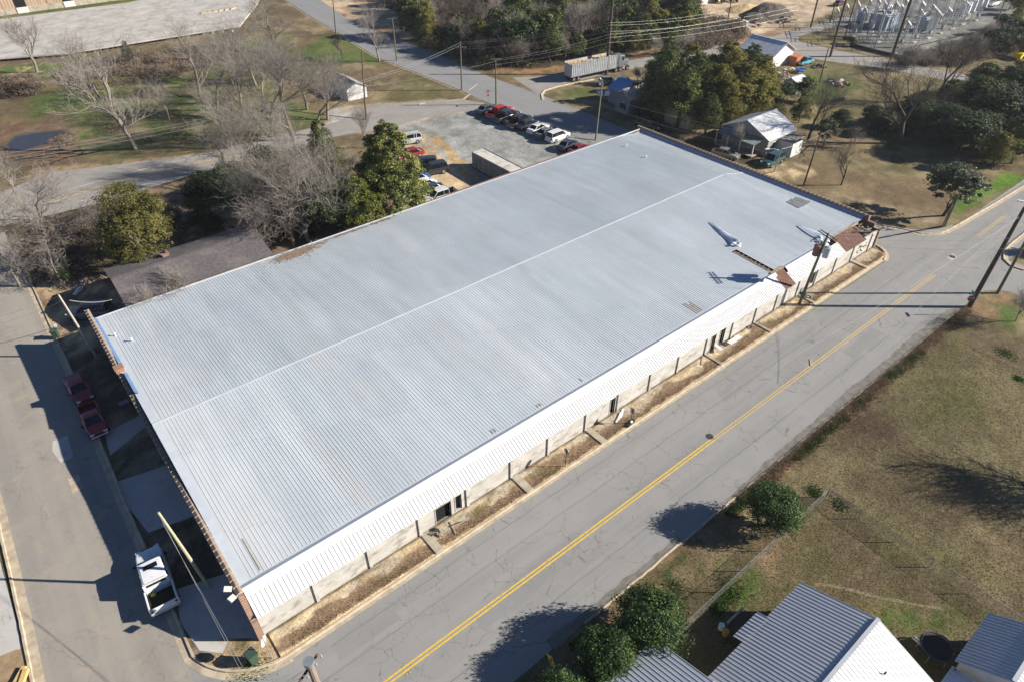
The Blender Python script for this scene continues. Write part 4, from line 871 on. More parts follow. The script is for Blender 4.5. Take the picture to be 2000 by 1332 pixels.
# trees standing outside the picture on the right, known by their shadows on the lawn
bare('wide', 0, 0, 8, .4, 'bare tree beyond the right edge whose shadow falls on the brown lawn', loc=(64.5, -4.5))
bare('wide', 0, 0, 9.5, 2.4, 'second bare tree beyond the right edge whose shadow falls on the lawn', loc=(61.5, -4.0), fat=1.1)
bare('fuzz', 0, 0, 8, .4, 'bushy bare tree beyond the right edge with a broad soft shadow on the lawn', loc=(62.8, -3.4), fat=1.5)
# --- middle left, behind the long roof
G2 = 'trees crowded behind the long roof'
leafy('magnolia', 772, 430, 14.2, .5, 'tall bright green broadleaf evergreen rising behind the roof edge by the parking lot', G2, fat=1.12)
leafy('yellow', 716, 466, 8.8, 1, 'yellow-green bushy tree leaning over the back edge of the roof', G2)
leafy('olive', 292, 520, 11.8, 2, 'large olive-green tree beside the brown shingled building', G2, nm='olive_tree', fat=1.08)
leafy('darktree', 420, 440, 8.5, 2, 'dark green tree beside the yellow-lined street, left of the bare trees', G2)
leafy('darktree', 470, 425, 9.0, 3, 'dark evergreen in front of the leaning bare trees', G2)
leafy('cedar', 560, 450, 9.0, 3, 'dark evergreen in the shade under the twiggy bare trees', G2, fat=1.3)
leafy('darktree', 655, 455, 9.0, 5, 'shaded evergreen directly left of the yellow-green tree', G2, fat=1.2)
leafy('cedar', 640, 350, 9.5, 4, 'cedar between the street and the bare trees, below the small white shed', G2, fat=1.1)
leafy('darktree', 530, 385, 8.5, 1, 'low dark evergreen beside the street behind the leaning trees', G2, fat=1.2)
bare('tall1', 605, 475, 17, .8, 'big twiggy bare tree close behind the roof, right of its neighbours', G2, fat=1.15)
bare('tall2', 560, 465, 16, 2.6, 'bare tree with crossing pale limbs behind the leaf-littered roof edge', G2, fat=1.2)
bare('wide', 510, 505, 10, 1.6, 'low spreading bare tree hanging over the end of the brown roof', G2)
bare('tall1', 660, 400, 11, 3.9, 'bare tree directly left of the bright green broadleaf tree', G2)
bare('tall2', 470, 380, 13, 5.0, 'bare tree beside the yellow-lined street, between two dark evergreens', G2)
bare('wide', 440, 335, 10, .2, 'leaning bare tree overhanging the yellow-lined street', G2)
bare('vase', 712, 290, 8.5, .9, 'slender pale bare tree standing up between the parking lot and the brown pole', G2)
for j, (k, x, y, h, rz, lab) in enumerate((
  ('tall1', 625, 455, 14, 2.2, 'bare tree with pale limbs just left of the yellow-green tree'), ('wide', 575, 480, 11, 4.6, 'spreading bare tree whose branches reach over the back roof edge'),
  ('tall2', 520, 430, 13, 1.7, 'bare tree in the thick of the tangle above the brown roof'), ('tall1', 500, 345, 13, 5.6, 'bare tree at the far side of the tangle by the street'),
  ('wide', 545, 400, 11, 3.3, 'crooked bare tree among the dark evergreens behind the roof'), ('fuzz', 480, 470, 6, 1.0, 'grey leafless thicket tree at the end of the brown roof'),
  ('fuzz', 640, 395, 7, 2.0, 'grey leafless tree beside the cedar by the street'), ('tall2', 600, 330, 12, .5, 'bare tree rising beside the dark car on the street'))):
    bare(k, x, y, h, rz, lab, G2, fat=1.15)
bare('tall1', 60, 430, 11, 1.3, 'pale bare tree behind the large spreading one at the left edge'); bare('fuzz', 210, 470, 5, 1.3, 'grey leafless bush left of the olive-green tree', nm='bare_shrub', cat='shrub'); bare('wide', 40, 560, 8, 2.3, 'low pale bare tree over the side street at the left edge')
bare('fuzz', 330, 620, 6.6, .2, 'small pale twiggy tree against the brown roof, right one of two', nm='bare_shrub', cat='shrub', loc=(10.4, 72.3), group='twiggy shrubs at the wall')
bare('fuzz', 290, 620, 6.0, 2.2, 'small pale twiggy tree against the brown roof, left one of two', nm='bare_shrub', cat='shrub', loc=(8.0, 72.3), group='twiggy shrubs at the wall')
# --- far left
G3 = 'bare trees at the left edge'
bare('wide', 110, 515, 15, 2.0, 'large pale spreading bare tree at the left edge beside the olive-green tree', G3, fat=1.15)
bare('wide', 10, 520, 14, 4.0, 'pale bare tree cut by the left edge of the picture', G3, fat=1.1)
bare('wide', 125, 560, 7, 4.4, 'small tangled bare tree above the sandy driveway', G3)
leafy('brush', 160, 470, 1.6, 0, 'dry brown brush under the big pale tree', nm='dry_shrub', cat='shrub')
leafy('darktree', 130, 555, 2.6, 0, 'low dark shrub at the corner of the sandy driveway', nm='shrub', cat='shrub')
# --- upper left lot
G4 = 'bare trees in the grassy lot'
for i, (k, x, y, h, rz, lab) in enumerate((
  ('vase', 72, 142, 13.0, .6, 'vase-shaped bare tree in front of the concrete slab, leftmost of the lot'),
  ('tall1', 265, 292, 18.9, 2.2, 'tallest pale bare tree of the lot with a thick trunk, beside the puddle'),
  ('tall2', 210, 175, 11.1, 1.0, 'thin bare tree before the middle of the slab'),
  ('tall2', 425, 217, 15.0, 3.0, 'dark-stemmed bare tree in the middle of the lot'),
  ('tall1', 390, 190, 15.0, 4.2, 'forked bare tree left of the dark-stemmed one'),
  ('tall2', 500, 168, 13.0, 5.5, 'bare tree on the far side of the lot, near the slab corner'),
  ('tall1', 575, 275, 16.9, 1.1, 'tall bare tree between the lot and the small shed'),
  ('tall2', 530, 265, 16.2, 2.9, 'bare tree with a straight trunk left of the shed'),
  ('tall1', 480, 235, 13.0, .4, 'bare tree in the centre of the lot beside the street'),
  ('vase', 445, 290, 11.7, .3, 'bare tree beside the street where it leaves the lot'),
  ('tall2', 600, 215, 13.7, 1.4, 'bare tree directly behind the small shed'),
  ('tall1', 540, 100, 13.7, 2.4, 'bare tree near the top edge by the far street'),
  ('small', 555, 155, 9.1, 2.4, 'slim bare sapling above the small shed'))):
    bare(k, x, y, h*1.08, rz, lab, G4, fat=1.3)
for j, (k, x, y, h, rz, lab) in enumerate((('tall1', 640, 235, 13, 5.2, 'bare tree at the street just below the small shed'), ('tall2', 330, 235, 9, 2.0, 'lower bare tree between the tallest one and the middle of the lot'),
  ('tall2', 620, 265, 13, 3.1, 'bare tree right at the street edge below the shed'), ('tall1', 455, 165, 11, 1.9, 'bare tree behind the centre of the lot'), ('tall2', 520, 215, 13, 4.9, 'bare tree between the lot centre and the shed'))):
    bare(k, x, y, h, rz, lab, G4, fat=1.3)
bare('tall1', 741, 121, 13.5, 1.9, 'single bare tree on the grass at the edge of the far street')
bare('small', 670, 117, 6.0, .9, 'thin bare sapling on the green grass by the far street')
bare('fuzzd', 255, 130, 5, .9, 'twiggy grey bush in front of the slab', nm='bare_shrub', cat='shrub')
leafy('cedar', 255, 125, 5, .9, 'single dark cedar bush in front of the slab', fat=1.1)
for i, (x, y, h) in enumerate(((15, 175, 1.6), (45, 180, 1.8), (30, 165, 1.5), (150, 158, 1.3), (330, 130, 1.5), (420, 118, 1.6), (370, 122, 1.4), (200, 150, 1.4))):
    leafy('brush', x, y, h, i*1.3, 'clump of purplish brown brush in the grassy lot', 'brush clumps in the grassy lot', nm='dry_shrub', cat='shrub', fat=2.0)
# --- the wood at the top
rr = random.Random(77); G5 = 'trees of the wood behind the crossroads'; n = 0; spots = []
edge = [(790, 75), (850, 108), (910, 128), (960, 140), (1010, 138), (1070, 130), (1130, 122), (1190, 112), (1240, 104), (1290, 96), (1335, 84)]
for row in range(7):
    for i in range(30):
        t = (i+.5*(row % 2)+rr.uniform(-.3, .3))/29*(len(edge)-1); t = min(max(t, 0), len(edge)-1.001); a = at(*edge[int(t)]); b = at(*edge[int(t)+1]); q = a.lerp(b, t-int(t))
        v = Vector((q.x, q.y, 0)).normalized(); q = q+v*(2.5+row*6.8+rr.uniform(-2, 2))
        if q.x < 96+max(0, (q.y-150))*.12 and q.y < 185: continue
        if rr.random() < (.06 if row < 2 else .18): continue
        spots.append((q, row))
for q, row in spots:
    r_ = rr.random(); h = rr.uniform(6.5, 11) if row else rr.uniform(5.5, 8)
    if q.x < 122 and r_ < .66 or r_ < .2: bare(rr.choice(('fuzz', 'fuzzd', 'small', 'fuzz')), 0, 0, h*1.0, rr.uniform(0, 6), 'greyish bare tree among the evergreens of the wood behind the crossroads', 'bare trees of the wood behind the crossroads', loc=q)
    elif r_ < .24: bare(rr.choice(('tall1', 'tall2')), 0, 0, rr.uniform(11, 14), rr.uniform(0, 6), 'tall bare tree reaching above the wood behind the crossroads', 'tall bare trees of the wood', loc=q)
    else: leafy(rr.choice(('wood1', 'wood1', 'wood2', 'gold' if row < 2 else 'wood1')), 0, 0, h, rr.uniform(0, 6), 'evergreen of the dense wood behind the crossroads', G5, fat=rr.uniform(1.1, 1.4), loc=q)
for i, (x, y) in enumerate(((1345, 92), (1365, 85), (1385, 80), (1405, 72), (1330, 105), (1300, 108), (1280, 112))):
    bare('fuzz', x, y, rr.uniform(3.5, 5), i, 'leafless grey scrub between the wood and the sandy yard', 'grey scrub beside the sandy yard', nm='bare_shrub', cat='shrub', fat=1.3)
# --- clump by the houses
G6 = 'evergreens between the two houses'
for i, (k, x, y, h, fat, lab) in enumerate((
  ('cedar', 1285, 232, 12.7, 1.36, 'darkest and tallest cedar, directly right of the blue-roofed house'),
  ('cedar', 1320, 250, 11.7, 1.42, 'dark cedar in front of the pale hidden house'),
  ('cedar', 1275, 200, 9.5, 1.30, 'dark cedar behind the blue-roofed house'),
  ('gold', 1390, 240, 10.6, 1.47, 'golden-olive evergreen behind the hidden pale wall'),
  ('gold', 1435, 235, 10.6, 1.53, 'golden-olive evergreen behind the ridge of the metal-roofed house'),
  ('gold', 1470, 215, 10.1, 1.42, 'golden-olive evergreen, rightmost of the clump'),
  ('cedar', 1350, 215, 10.6, 1.42, 'green cedar in the middle of the clump'),
  ('gold', 1410, 190, 10.6, 1.42, 'golden-olive evergreen in the back row of the clump'),
  ('cedar', 1455, 180, 9.5, 1.42, 'green cedar in the back row near the far metal-roofed house'),
  ('gold', 1340, 180, 9.5, 1.30, 'golden-olive evergreen in the back row, left end'),
  ('cedar', 1300, 165, 9.5, 1.18, 'cedar at the back left tip of the clump'))):
    leafy(k, x, y, h, i*.9, lab, G6, fat=fat)
for i, (k, x, y, h, fat, lab) in enumerate((
  ('gold', 106, 69, 9.0, 1.3, 'golden-olive evergreen pressed against the back of the silvery roof'),
  ('cedar', 101.5, 69.2, 7.5, 1.3, 'green cedar just left of the silvery roof'),
  ('gold', 113, 67.5, 8.5, 1.3, 'golden-olive evergreen at the lower right of the clump'),
  ('gold', 118, 72, 9.5, 1.3, 'golden-olive evergreen at the right end of the clump beside the junk'))):
    leafy(k, 0, 0, h, i*1.7, lab, G6, fat=fat, loc=(x, y))
bare('fuzz', 1385, 245, 7.5, 1, 'grey leafless tree tangled in front of the golden evergreens', G6, fat=1.2)
bare('fuzz', 1440, 270, 5.5, 1.5, 'grey leafless vines hanging on the porch of the metal-roofed house', nm='bare_shrub', cat='shrub', loc=(99.6, 60.3), fat=.8)
bare('fuzz', 1268, 222, 5.0, 1.5, 'grey leafless shrub against the grey gabled house', nm='bare_shrub', cat='shrub')
bare('fuzz', 1245, 165, 4.2, 2.0, 'grey leafless shrub beside the white car behind the blue roof', nm='bare_shrub', cat='shrub'); leafy('darktree', 1262, 240, 3.4, .5, 'dark shrub at the foot of the grey gabled house', nm='shrub', cat='shrub')
# --- right side
bare('oak', 1753, 280, 18, .9, 'great dark bare oak in the middle of the lawn', fat=1.25)
bare('oak', 1577, 277, 15, 3.0, 'dark bare tree directly behind the white annex', fat=.85)
bare('oak', 1828, 200, 17, 4.2, 'dark leaning bare tree before the brushy slope', fat=.8)
bare('small', 1643, 362, 7.5, 1.2, 'small dark bare tree alone on the brown lawn')
leafy('greyg', 1607, 294, 5.6, .6, 'small grey-green tree on the lawn beside the bare oak', fat=.9)
bare('fuzz', 1668, 290, 4.2, .6, 'pinkish twiggy shrub under the great oak', nm='bare_shrub', cat='shrub')
leafy('greyg', 1842, 422, 8.2, 1.6, 'glossy grey-green evergreen with a leaning trunk at the bend of the kerb', fat=1.3)
G7 = 'dark evergreens along the right edge'
for i, (k, x, y, h, fat, lab) in enumerate((
  ('darktree', 1720, 262, 4.5, 1.5, 'dark rounded evergreen just left of the great oak'),
  ('darktree', 1700, 245, 4.0, 1.5, 'dark evergreen behind the left side of the great oak'),
  ('darktree', 1800, 262, 5.5, 1.6, 'dark evergreen just right of the great oak'),
  ('darktree', 1850, 270, 6.5, 1.6, 'dark evergreen at the edge of the lawn shade'),
  ('darktree', 1900, 290, 7, 1.6, 'very dark evergreen above the brown-green hedge trees'),
  ('cedar', 1880, 225, 7.5, 1.6, 'dark green cedar in the row behind the shade'),
  ('darktree', 1930, 235, 8, 1.5, 'dark evergreen in the second row at the right edge'),
  ('cedar', 1960, 200, 8, 1.6, 'cedar in the third row at the right edge'),
  ('darktree', 1985, 260, 8, 1.6, 'dark evergreen cut by the right edge'),
  ('wood1', 1905, 190, 7, 1.5, 'evergreen behind the dark row by the street end'),
  ('wood1', 1990, 185, 7, 1.5, 'evergreen at the right edge below the yellow machine'),
  ('gold', 1935, 330, 6.0, 1.3, 'brown-green hedge tree beside the bright grass'),
  ('gold', 1975, 320, 6.5, 1.5, 'brown-green hedge tree at the right edge above the bright grass'),
  ('olive', 1560, 240, 5.0, 1.0, 'grey-green tree behind the white annex'),
  ('darktree', 1640, 250, 3.6, 1.4, 'low dark shrub tree behind the lawn, left of the oak'),
  ('wood2', 1525, 205, 4.5, 1.5, 'dark shrub tree between the junk-strewn yard and the metal-roofed house'),
  ('wood1', 1560, 200, 5, 1.4, 'evergreen at the lower edge of the junk-strewn yard'),
  ('darktree', 1870, 300, 7.5, 1.7, 'dark evergreen casting the deep shade on the lawn'),
  ('darktree', 1930, 270, 9, 1.6, 'tall dark evergreen above the deep shade'),
  ('cedar', 1840, 235, 7.5, 1.7, 'cedar right behind the right side of the great oak'),
  ('wood1', 1900, 235, 8, 1.7, 'evergreen filling the middle of the dark row'),
  ('wood1', 1950, 215, 8.5, 1.6, 'evergreen high in the dark row at the right'),
  ('darktree', 1790, 240, 5.5, 1.7, 'low dark evergreen behind the trunk of the great oak'),
  ('gold', 1995, 300, 7.5, 1.5, 'brown-green tree cut by the right edge above the kerb'))):
    leafy(k, x, y, h, i*1.1, lab, G7 if x > 1690 else None, fat=fat)
G8 = 'scrub on the slope below the substation'
rr = random.Random(5)
for i in range(16):
    x = 1770+i*12+rr.uniform(-4, 4); y = 118-(i-4)*3.2+rr.uniform(-6, 10)+(12 if i % 2 else 0)
    bare(rr.choice(('fuzz', 'fuzzd')), x, y, rr.uniform(3.5, 6), i, 'leafless scrub tree on the slope below the substation', G8, nm='bare_shrub', cat='shrub', fat=1.3)
for i, (x, y) in enumerate(((1955, 70), (1975, 60), (1990, 85), (1960, 95), (1985, 30), (1970, 20), (1940, 105), (1995, 110), (1665, 92), (1655, 88))):
    leafy(('wood2', 'gold', 'wood1')[i % 3], x, y, 5.5 if x > 1700 else 2.2, i, ('dark evergreen on the slope right of the substation' if x > 1700 else 'low brown-green bush at the end of the concrete retaining edge'), ('evergreens right of the substation' if x > 1700 else 'bushes at the retaining edge'), fat=1.3)
leafy('wood1', 2020, 500, 4, .4, 'evergreen just beyond the right edge shading the crossing', loc=(104.5, 13.0), fat=1.2)
bare('fuzz', 1983, 628, 5.2, 2.0, 'twiggy bare shrub beside the leaning pole at the right edge', nm='bare_shrub', cat='shrub')
# dead weeds along the kerb of the south side: a fringe nobody could count
def fringe(name, label, pts_fn, n, size, m, seed=1, hh=.35):
    g = np.random.default_rng(seed); p = pts_fn(g, n); h = g.uniform(.3, 1.0, n)*hh
    az = g.uniform(0, 6.28, n); t = np.stack([np.cos(az), np.sin(az), np.zeros(n)], 1)*size; up = np.stack([g.normal(0, .45, n), g.normal(0, .45, n), np.ones(n)], 1)*h[:, None]
    v = np.stack([p-t*.5, p+t*.5, p+t*.25+up, p-t*.25+up], 1).reshape(-1, 3)
    o = obj(name, npmesh(name, v, np.arange(4*n).reshape(n, 4), m, leaf=g.random(n))); return tag(o, label, 'weeds', kind='stuff')
def south(g, n):
    x = g.uniform(38, 82, n); c = fbm(x/3, x*0, 3); y = 16.0-np.abs(g.normal(0, .42, n))*(.4+1.5*c); return np.stack([x, y, np.zeros(n)], 1)
fringe('dead_weeds', 'strip of dead brown weeds along the south edge of the road', south, 26000, .045, leafmat('dead_weed_stalks', (.15, .105, .07), (.25, .18, .12), (.38, .29, .20), 0, .9, .1, .3), 3, .28)
def south2(g, n):
    x = g.uniform(18, 70, n); keep = fbm(x/2.5, x*0+9, 3) > .5; x = x[keep]; k = len(x); x = np.resize(x, n); y = 15.7-np.abs(g.normal(0, .35, n)); return np.stack([x, y, np.zeros(n)], 1)
fringe('green_weeds', 'green weeds growing at the south edge of the road', south2, 9000, .05, L_bush, 4, .3)
def nv(g, n):
    x = g.uniform(3, 86, n); y = 27.75+np.abs(g.normal(0, .55, n)); y = np.minimum(y, 29.4); z = np.full(n, .1); return np.stack([x, y, z], 1)
fringe('dead_grass', 'dead brown grass on the verge between the wall and the road', nv, 24000, .035, leafmat('dead_grass_blades', (.21, .145, .095), (.27, .19, .125), (.36, .27, .17), 0, .9, .1, .35), 5, .07)
M_tuft = leafmat('lawn_blades', (.13, .105, .055), (.18, .15, .08), (.27, .22, .13), 0, .9, .1, .3)
def lawnp(g, n):
    x = g.uniform(20, 75, n); y = g.uniform(-8, 15.6, n); return np.stack([x, y, np.zeros(n)], 1)
fringe('lawn_grass', 'short winter grass of the lawn on the south side of the road', lawnp, 90000, .05, M_tuft, 6, .07)
M_gtuft = leafmat('green_blades', (.03, .07, .012), (.055, .12, .02), (.10, .19, .03), 0, .8, .2, .15)
def greenp(g, n):
    cs = [tuple(at(*q)[:2]) for q in ((1420, 1160), (1415, 1175), (1430, 1150), (1400, 1190), (1965, 690), (1990, 740), (1640, 985), (490, 1308), (1590, 960), (1320, 1150))]
    k = g.integers(0, len(cs), n); c = np.array(cs)[k]; s = (.25+.5*((k*7) % 5)/5)[:, None]; p = c+g.normal(size=(n, 2))*s; return np.concatenate([p, np.zeros((n, 1))], 1)
fringe('green_weeds', 'scattered green weeds in the lawn around the near houses', greenp, 5000, .06, M_gtuft, 8, .12)
# dense undergrowth nobody could count: twigs and small leaves filling the ground between the trees
def thicket(label, poly, n, hmax, size, m, seed=1, dens=1.6, cat='undergrowth', nm='undergrowth', upr=.6, k=500):
    g = np.random.default_rng(seed); poly = [tuple(p) for p in poly]; xs = [p[0] for p in poly]; ys_ = [p[1] for p in poly]
    cx = g.uniform(min(xs), max(xs), k*4); cy = g.uniform(min(ys_), max(ys_), k*4); ok = (sdist(cx, cy, poly) > 0) & (fbm(cx/6+seed, cy/6, 3) > .44); cx = cx[ok][:k]; cy = cy[ok][:k]; k2 = len(cx)
    hh = g.uniform(.35, 1, k2)*hmax; rr_ = g.uniform(.6, 1.3, k2)*dens
    ci = g.integers(0, k2, n); r_ = np.sqrt(g.random(n))*rr_[ci]; a = g.uniform(0, 6.283, n)
    z = g.random(n)**.8*hh[ci]*(1-.6*(r_/rr_[ci])**2); p = np.stack([cx[ci]+r_*np.cos(a), cy[ci]+r_*np.sin(a), z], 1)
    d = g.normal(size=(n, 3)); d[:, 2] += upr; d /= np.linalg.norm(d, axis=1)[:, None]; t = np.cross(d, g.normal(size=(n, 3))); t /= np.linalg.norm(t, axis=1)[:, None]
    s = (size*g.uniform(.5, 1.5, n))[:, None]; A = d*s; B = t*s*.22
    v = np.stack([p-A, p-B, p+A, p+B], 1).reshape(-1, 3)
    o = obj(nm, npmesh(nm, v, np.arange(4*n).reshape(n, 4), m, leaf=np.clip(.5*g.random(n)+.5*g.random(k2)[ci], 0, 1))); return tag(o, label, cat, kind='stuff')
L_mix = leafmat('thicket_olive', (.06, .058, .022), (.125, .11, .05), (.24, .20, .115), 0, .9, .1, .2, .25)
L_twig = leafmat('thicket_brown', (.12, .09, .068), (.21, .165, .125), (.33, .27, .21), 0, .9, .1, .2, .3)
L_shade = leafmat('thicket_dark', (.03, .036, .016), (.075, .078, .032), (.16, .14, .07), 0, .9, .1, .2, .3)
thicket('olive-brown thicket filling the wood behind the crossroads', P((800, 70), (860, 105), (960, 138), (1070, 128), (1190, 108), (1340, 80), (1340, -90), (760, -90)), 210000, 5.0, .34, L_mix, 3, 3.4, k=900)
thicket('brown leafless thicket at the left end of the wood', P((760, 20), (860, 100), (960, 130), (1080, 40), (1000, -80), (740, -80)), 90000, 6.5, .34, L_twig, 4, 3.0, k=260)
thicket('grey-brown scrub between the wood and the sandy yard', P((1300, 110), (1400, 92), (1470, 70), (1420, 50), (1340, 30), (1310, 60)), 60000, 3.2, .24, L_twig, 5, 2.2, k=260)
thicket('brown tangle of brush behind the shingled building', P((60, 450), (190, 425), (340, 400), (330, 470), (240, 520), (130, 560), (60, 540)), 60000, 1.5, .16, L_twig, 6, 1.3, k=260)
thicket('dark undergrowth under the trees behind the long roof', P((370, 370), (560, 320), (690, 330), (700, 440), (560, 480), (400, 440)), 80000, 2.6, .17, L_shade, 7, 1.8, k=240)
thicket('brown brambles at the foot of the concrete slab', P((120, 140), (330, 100), (470, 85), (480, 110), (330, 150), (150, 180)), 50000, 1.8, .2, L_twig, 8, 1.9, k=150)
thicket('purplish brambles at the left edge of the grassy lot', P((-20, 160), (70, 152), (80, 178), (40, 192), (-20, 192)), 26000, 1.7, .18, L_twig, 9, 1.5, k=60)
thicket('scrub covering the slope below the substation', P((1740, 125), (1820, 135), (1900, 120), (1985, 100), (1990, 60), (1930, 75), (1850, 105), (1790, 118)), 60000, 3.5, .26, L_twig, 10, 2.2, k=200)
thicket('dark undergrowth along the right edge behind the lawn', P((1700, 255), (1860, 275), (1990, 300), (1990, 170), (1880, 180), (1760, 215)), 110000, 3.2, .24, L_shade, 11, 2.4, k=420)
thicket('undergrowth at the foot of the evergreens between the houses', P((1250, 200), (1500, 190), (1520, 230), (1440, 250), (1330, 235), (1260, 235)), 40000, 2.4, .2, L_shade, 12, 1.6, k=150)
thicket('dry weeds and shrubs in the grassy lot', P((150, 170), (560, 110), (640, 200), (420, 280), (200, 290)), 42000, .55, .12, L_twig, 13, 1.3, k=330)
thicket('weeds around the puddle', P((90, 268), (140, 262), (150, 285), (110, 300), (60, 300), (95, 280)), 12000, .5, .1, L_twig, 14, .8, k=60)
# ================================================================== VEHICLES
def paint(name, c): return mat('paint_'+name, c, tuple(x*.92 for x in c), 2, .28, .0, spec=.6, coat=.6)
M_tyre = mat('tyre', (.02, .02, .02), rough=.8); M_rim = mat('rim', (.45, .45, .46), rough=.3, metal=.7)
M_head = mat('headlight', (.75, .76, .78), rough=.1, spec=.9); M_tail = mat('taillight', (.35, .01, .01), rough=.15)
M_bed = mat('truck_bed', (.02, .02, .022), rough=.8); M_chrome = mat('chrome', (.6, .6, .62), rough=.15, metal=.9)
VP = {}
def loft(mb, rows, mi=0, caps=True):
    b = len(mb.v); k = len(rows[0])
    for r_ in rows: mb.v += [tuple(p) for p in r_]
    for i in range(len(rows)-1):
        for j in range(k-1):
            mb.f.append((b+i*k+j, b+(i+1)*k+j, b+(i+1)*k+j+1, b+i*k+j+1)); mb.m.append(mi)
    if caps:
        mb.f.append(tuple(b+j for j in range(k))); mb.m.append(mi); e = b+(len(rows)-1)*k; mb.f.append(tuple(e+k-1-j for j in range(k))); mb.m.append(mi)
def car_proto(kind, pm_, cname):
    """x forward; body shell lofted through cross sections, glass cabin, roof, wheels, lamps, bumpers"""
    key = (kind, cname)
    if key in VP: return VP[key]
    root = thing('car_proto', None, None)
    P_ = {'sedan': dict(L=4.7, Wd=1.80, H=1.45, belt=.93, hood=.85, cab=(-1.75, -1.05, .35, 1.15), tail=.95, wb=1.38, wr=.33),
          'suv': dict(L=4.8, Wd=1.92, H=1.78, belt=1.08, hood=1.02, cab=(-2.28, -2.02, .45, 1.15), tail=1.05, wb=1.40, wr=.37),
          'pickup': dict(L=5.85, Wd=2.02, H=1.90, belt=1.18, hood=1.15, cab=(-1.12, -1.06, .78, 1.52), tail=1.15, wb=1.85, wr=.40),
          'small_pickup': dict(L=4.9, Wd=1.75, H=1.62, belt=1.0, hood=.95, cab=(-.35, -.2, .62, 1.15), tail=.98, wb=1.45, wr=.34)}[kind]
    L, Wd, H, belt, hood = P_['L'], P_['Wd'], P_['H'], P_['belt'], P_['hood']; cr, crt, cft, cf = P_['cab']; hw = Wd/2; pick = 'pickup' in kind
    mb = MB(); rows = []
    st = [(-L/2, .86, P_['tail']*.9), (-L/2+.12, .95, P_['tail']), (-L/2+.6, 1.0, P_['tail']), (cr, 1.0, belt if not pick else P_['tail']), (0, 1.0, belt), (cf, .99, belt), (cf+.1, .985, (belt+hood)/2+.02),
          (L/2-.75, .95, hood), (L/2-.22, .86, hood-.10), (L/2-.02, .74, hood-.30)]
    for x, wf, zt in st:
        h = hw*wf
        rows.append([(x, -h*.93, .22), (x, -h, .42), (x, -h, zt*.72), (x, -h*.95, zt-.04), (x, -h*.86, zt), (x, 0, zt+.035), (x, h*.86, zt), (x, h*.95, zt-.04), (x, h, zt*.72), (x, h, .42), (x, h*.93, .22)])
    if not pick:
        loft(mb, rows)
    else:   # open bed behind the cab
        loft(mb, rows[3:]); bx0, bx1 = -L/2, cr-.02; zt = P_['tail']
        for s in (-1, 1): mb.box(bx0, bx1, min(s*hw, s*(hw-.14)), max(s*hw, s*(hw-.14)), .40, zt)
        mb.box(bx0, bx0+.09, -hw+.141, hw-.141, .40, zt-.02); mb.box(bx0+.091, bx1, -hw+.141, hw-.141, .45, .60)
    o = mb.build('body', pm_, root, smooth=False, bevel=.03)
    mb = MB(); zb = belt-.01; w0 = hw*.88; w1 = hw*(.78 if pick else .72); zr = H-.05
    mb.v += [(cr, -w0, zb), (cf, -w0*.97, zb), (cf, w0*.97, zb), (cr, w0, zb), (crt, -w1, zr), (cft, -w1, zr), (cft, w1, zr), (crt, w1, zr)]
    for f in ((0, 1, 5, 4), (1, 2, 6, 5), (2, 3, 7, 6), (3, 0, 4, 7), (4, 5, 6, 7)): mb.f.append(f); mb.m.append(0)
    mb.build('window_glass', M_glass, root)
    mb = MB(); rr0 = []
    for t in (0, .5, 1):
        x = crt-.04+(cft-crt+.08)*t; z = zr+.01+.03*math.sin(t*3.14); rr0.append([(x, -w1-.03, z-.02), (x, -w1*.9, z+.03), (x, 0, z+.05), (x, w1*.9, z+.03), (x, w1+.03, z-.02)])
    loft(mb, rr0, caps=False)
    for s in (-1, 1):     # pillars
        for (xa, xb) in ((cr, crt), (cf, cft)): mb.tube([(xa, s*w0*.985, zb), (xb, s*(w1+.01), zr)], .045, 4)
        xm = (crt+cft)/2-.1; mb.tube([(xm, s*(w0+.0), zb), (xm, s*(w1+.012), zr)], .04, 4)
        if kind == 'suv': mb.tube([(-1.3, s*w0, zb), (-1.3, s*(w1+.012), zr)], .05, 4)
    ro = mb.build('roof', pm_, root); md = ro.modifiers.new('s', 'SOLIDIFY'); md.thickness = .02
    if pick: mb = MB(); mb.box(cr-.05, cr-.005, -w0, w0, zb-.05, zb+.26); mb.box(cr-.05, cr-.005, -w0, -w0+.2, zb+.26, zr-.05); mb.box(cr-.05, cr-.005, w0-.2, w0, zb+.26, zr-.05); mb.box(cr-.05, cr-.005, -w1, w1, zr-.12, zr+.01); mb.build('cab_back', pm_, root)
    if kind == 'suv':
        for s in (-1, 1): mb = MB(); mb.tube([(crt+.2, s*w1*.93, zr+.10), (cft-.3, s*w1*.93, zr+.10)], .025, 5); mb.build('roof_rail', M_black, root)
    for sx in (-1, 1):
        for sy in (-1, 1):
            c = (sx*P_['wb']+(.05 if sx > 0 else 0), sy*(hw-.10), P_['wr']); mb = MB(); mb.tube([(c[0], c[1]-.115, c[2]), (c[0], c[1]+.115, c[2])], P_['wr'], 18); wl = mb.build('wheel', M_tyre, root)
            mb = MB(); mb.tube([(c[0], c[1]-.12 if sy < 0 else c[1], c[2]), (c[0], c[1] if sy < 0 else c[1]+.12, c[2])], P_['wr']*.62, 12); mb.build('rim', M_rim, wl)
    for sy in (-1, 1):
        mb = MB(); mb.rbox((L/2-.16, sy*hw*.66, hood-.20), (.22, .34, .13), -sy*.35); mb.build('headlight', M_head, root)
        mb = MB(); mb.rbox((-L/2+.05, sy*hw*.82, P_['tail']-.22), (.10, .18, .26), 0); mb.build('taillight', M_tail, root)
        mb = MB(); mb.rbox((cf-.18, sy*(hw+.10), belt+.06), (.12, .22, .15)); mb.build('wing_mirror', pm_ if not pick else M_black, root)
    mb = MB(); mb.rbox((L/2-.03, 0, .46), (.14, Wd*.82, .22)); mb.build('front_bumper', M_chrome if pick else pm_, root, bevel=.03)
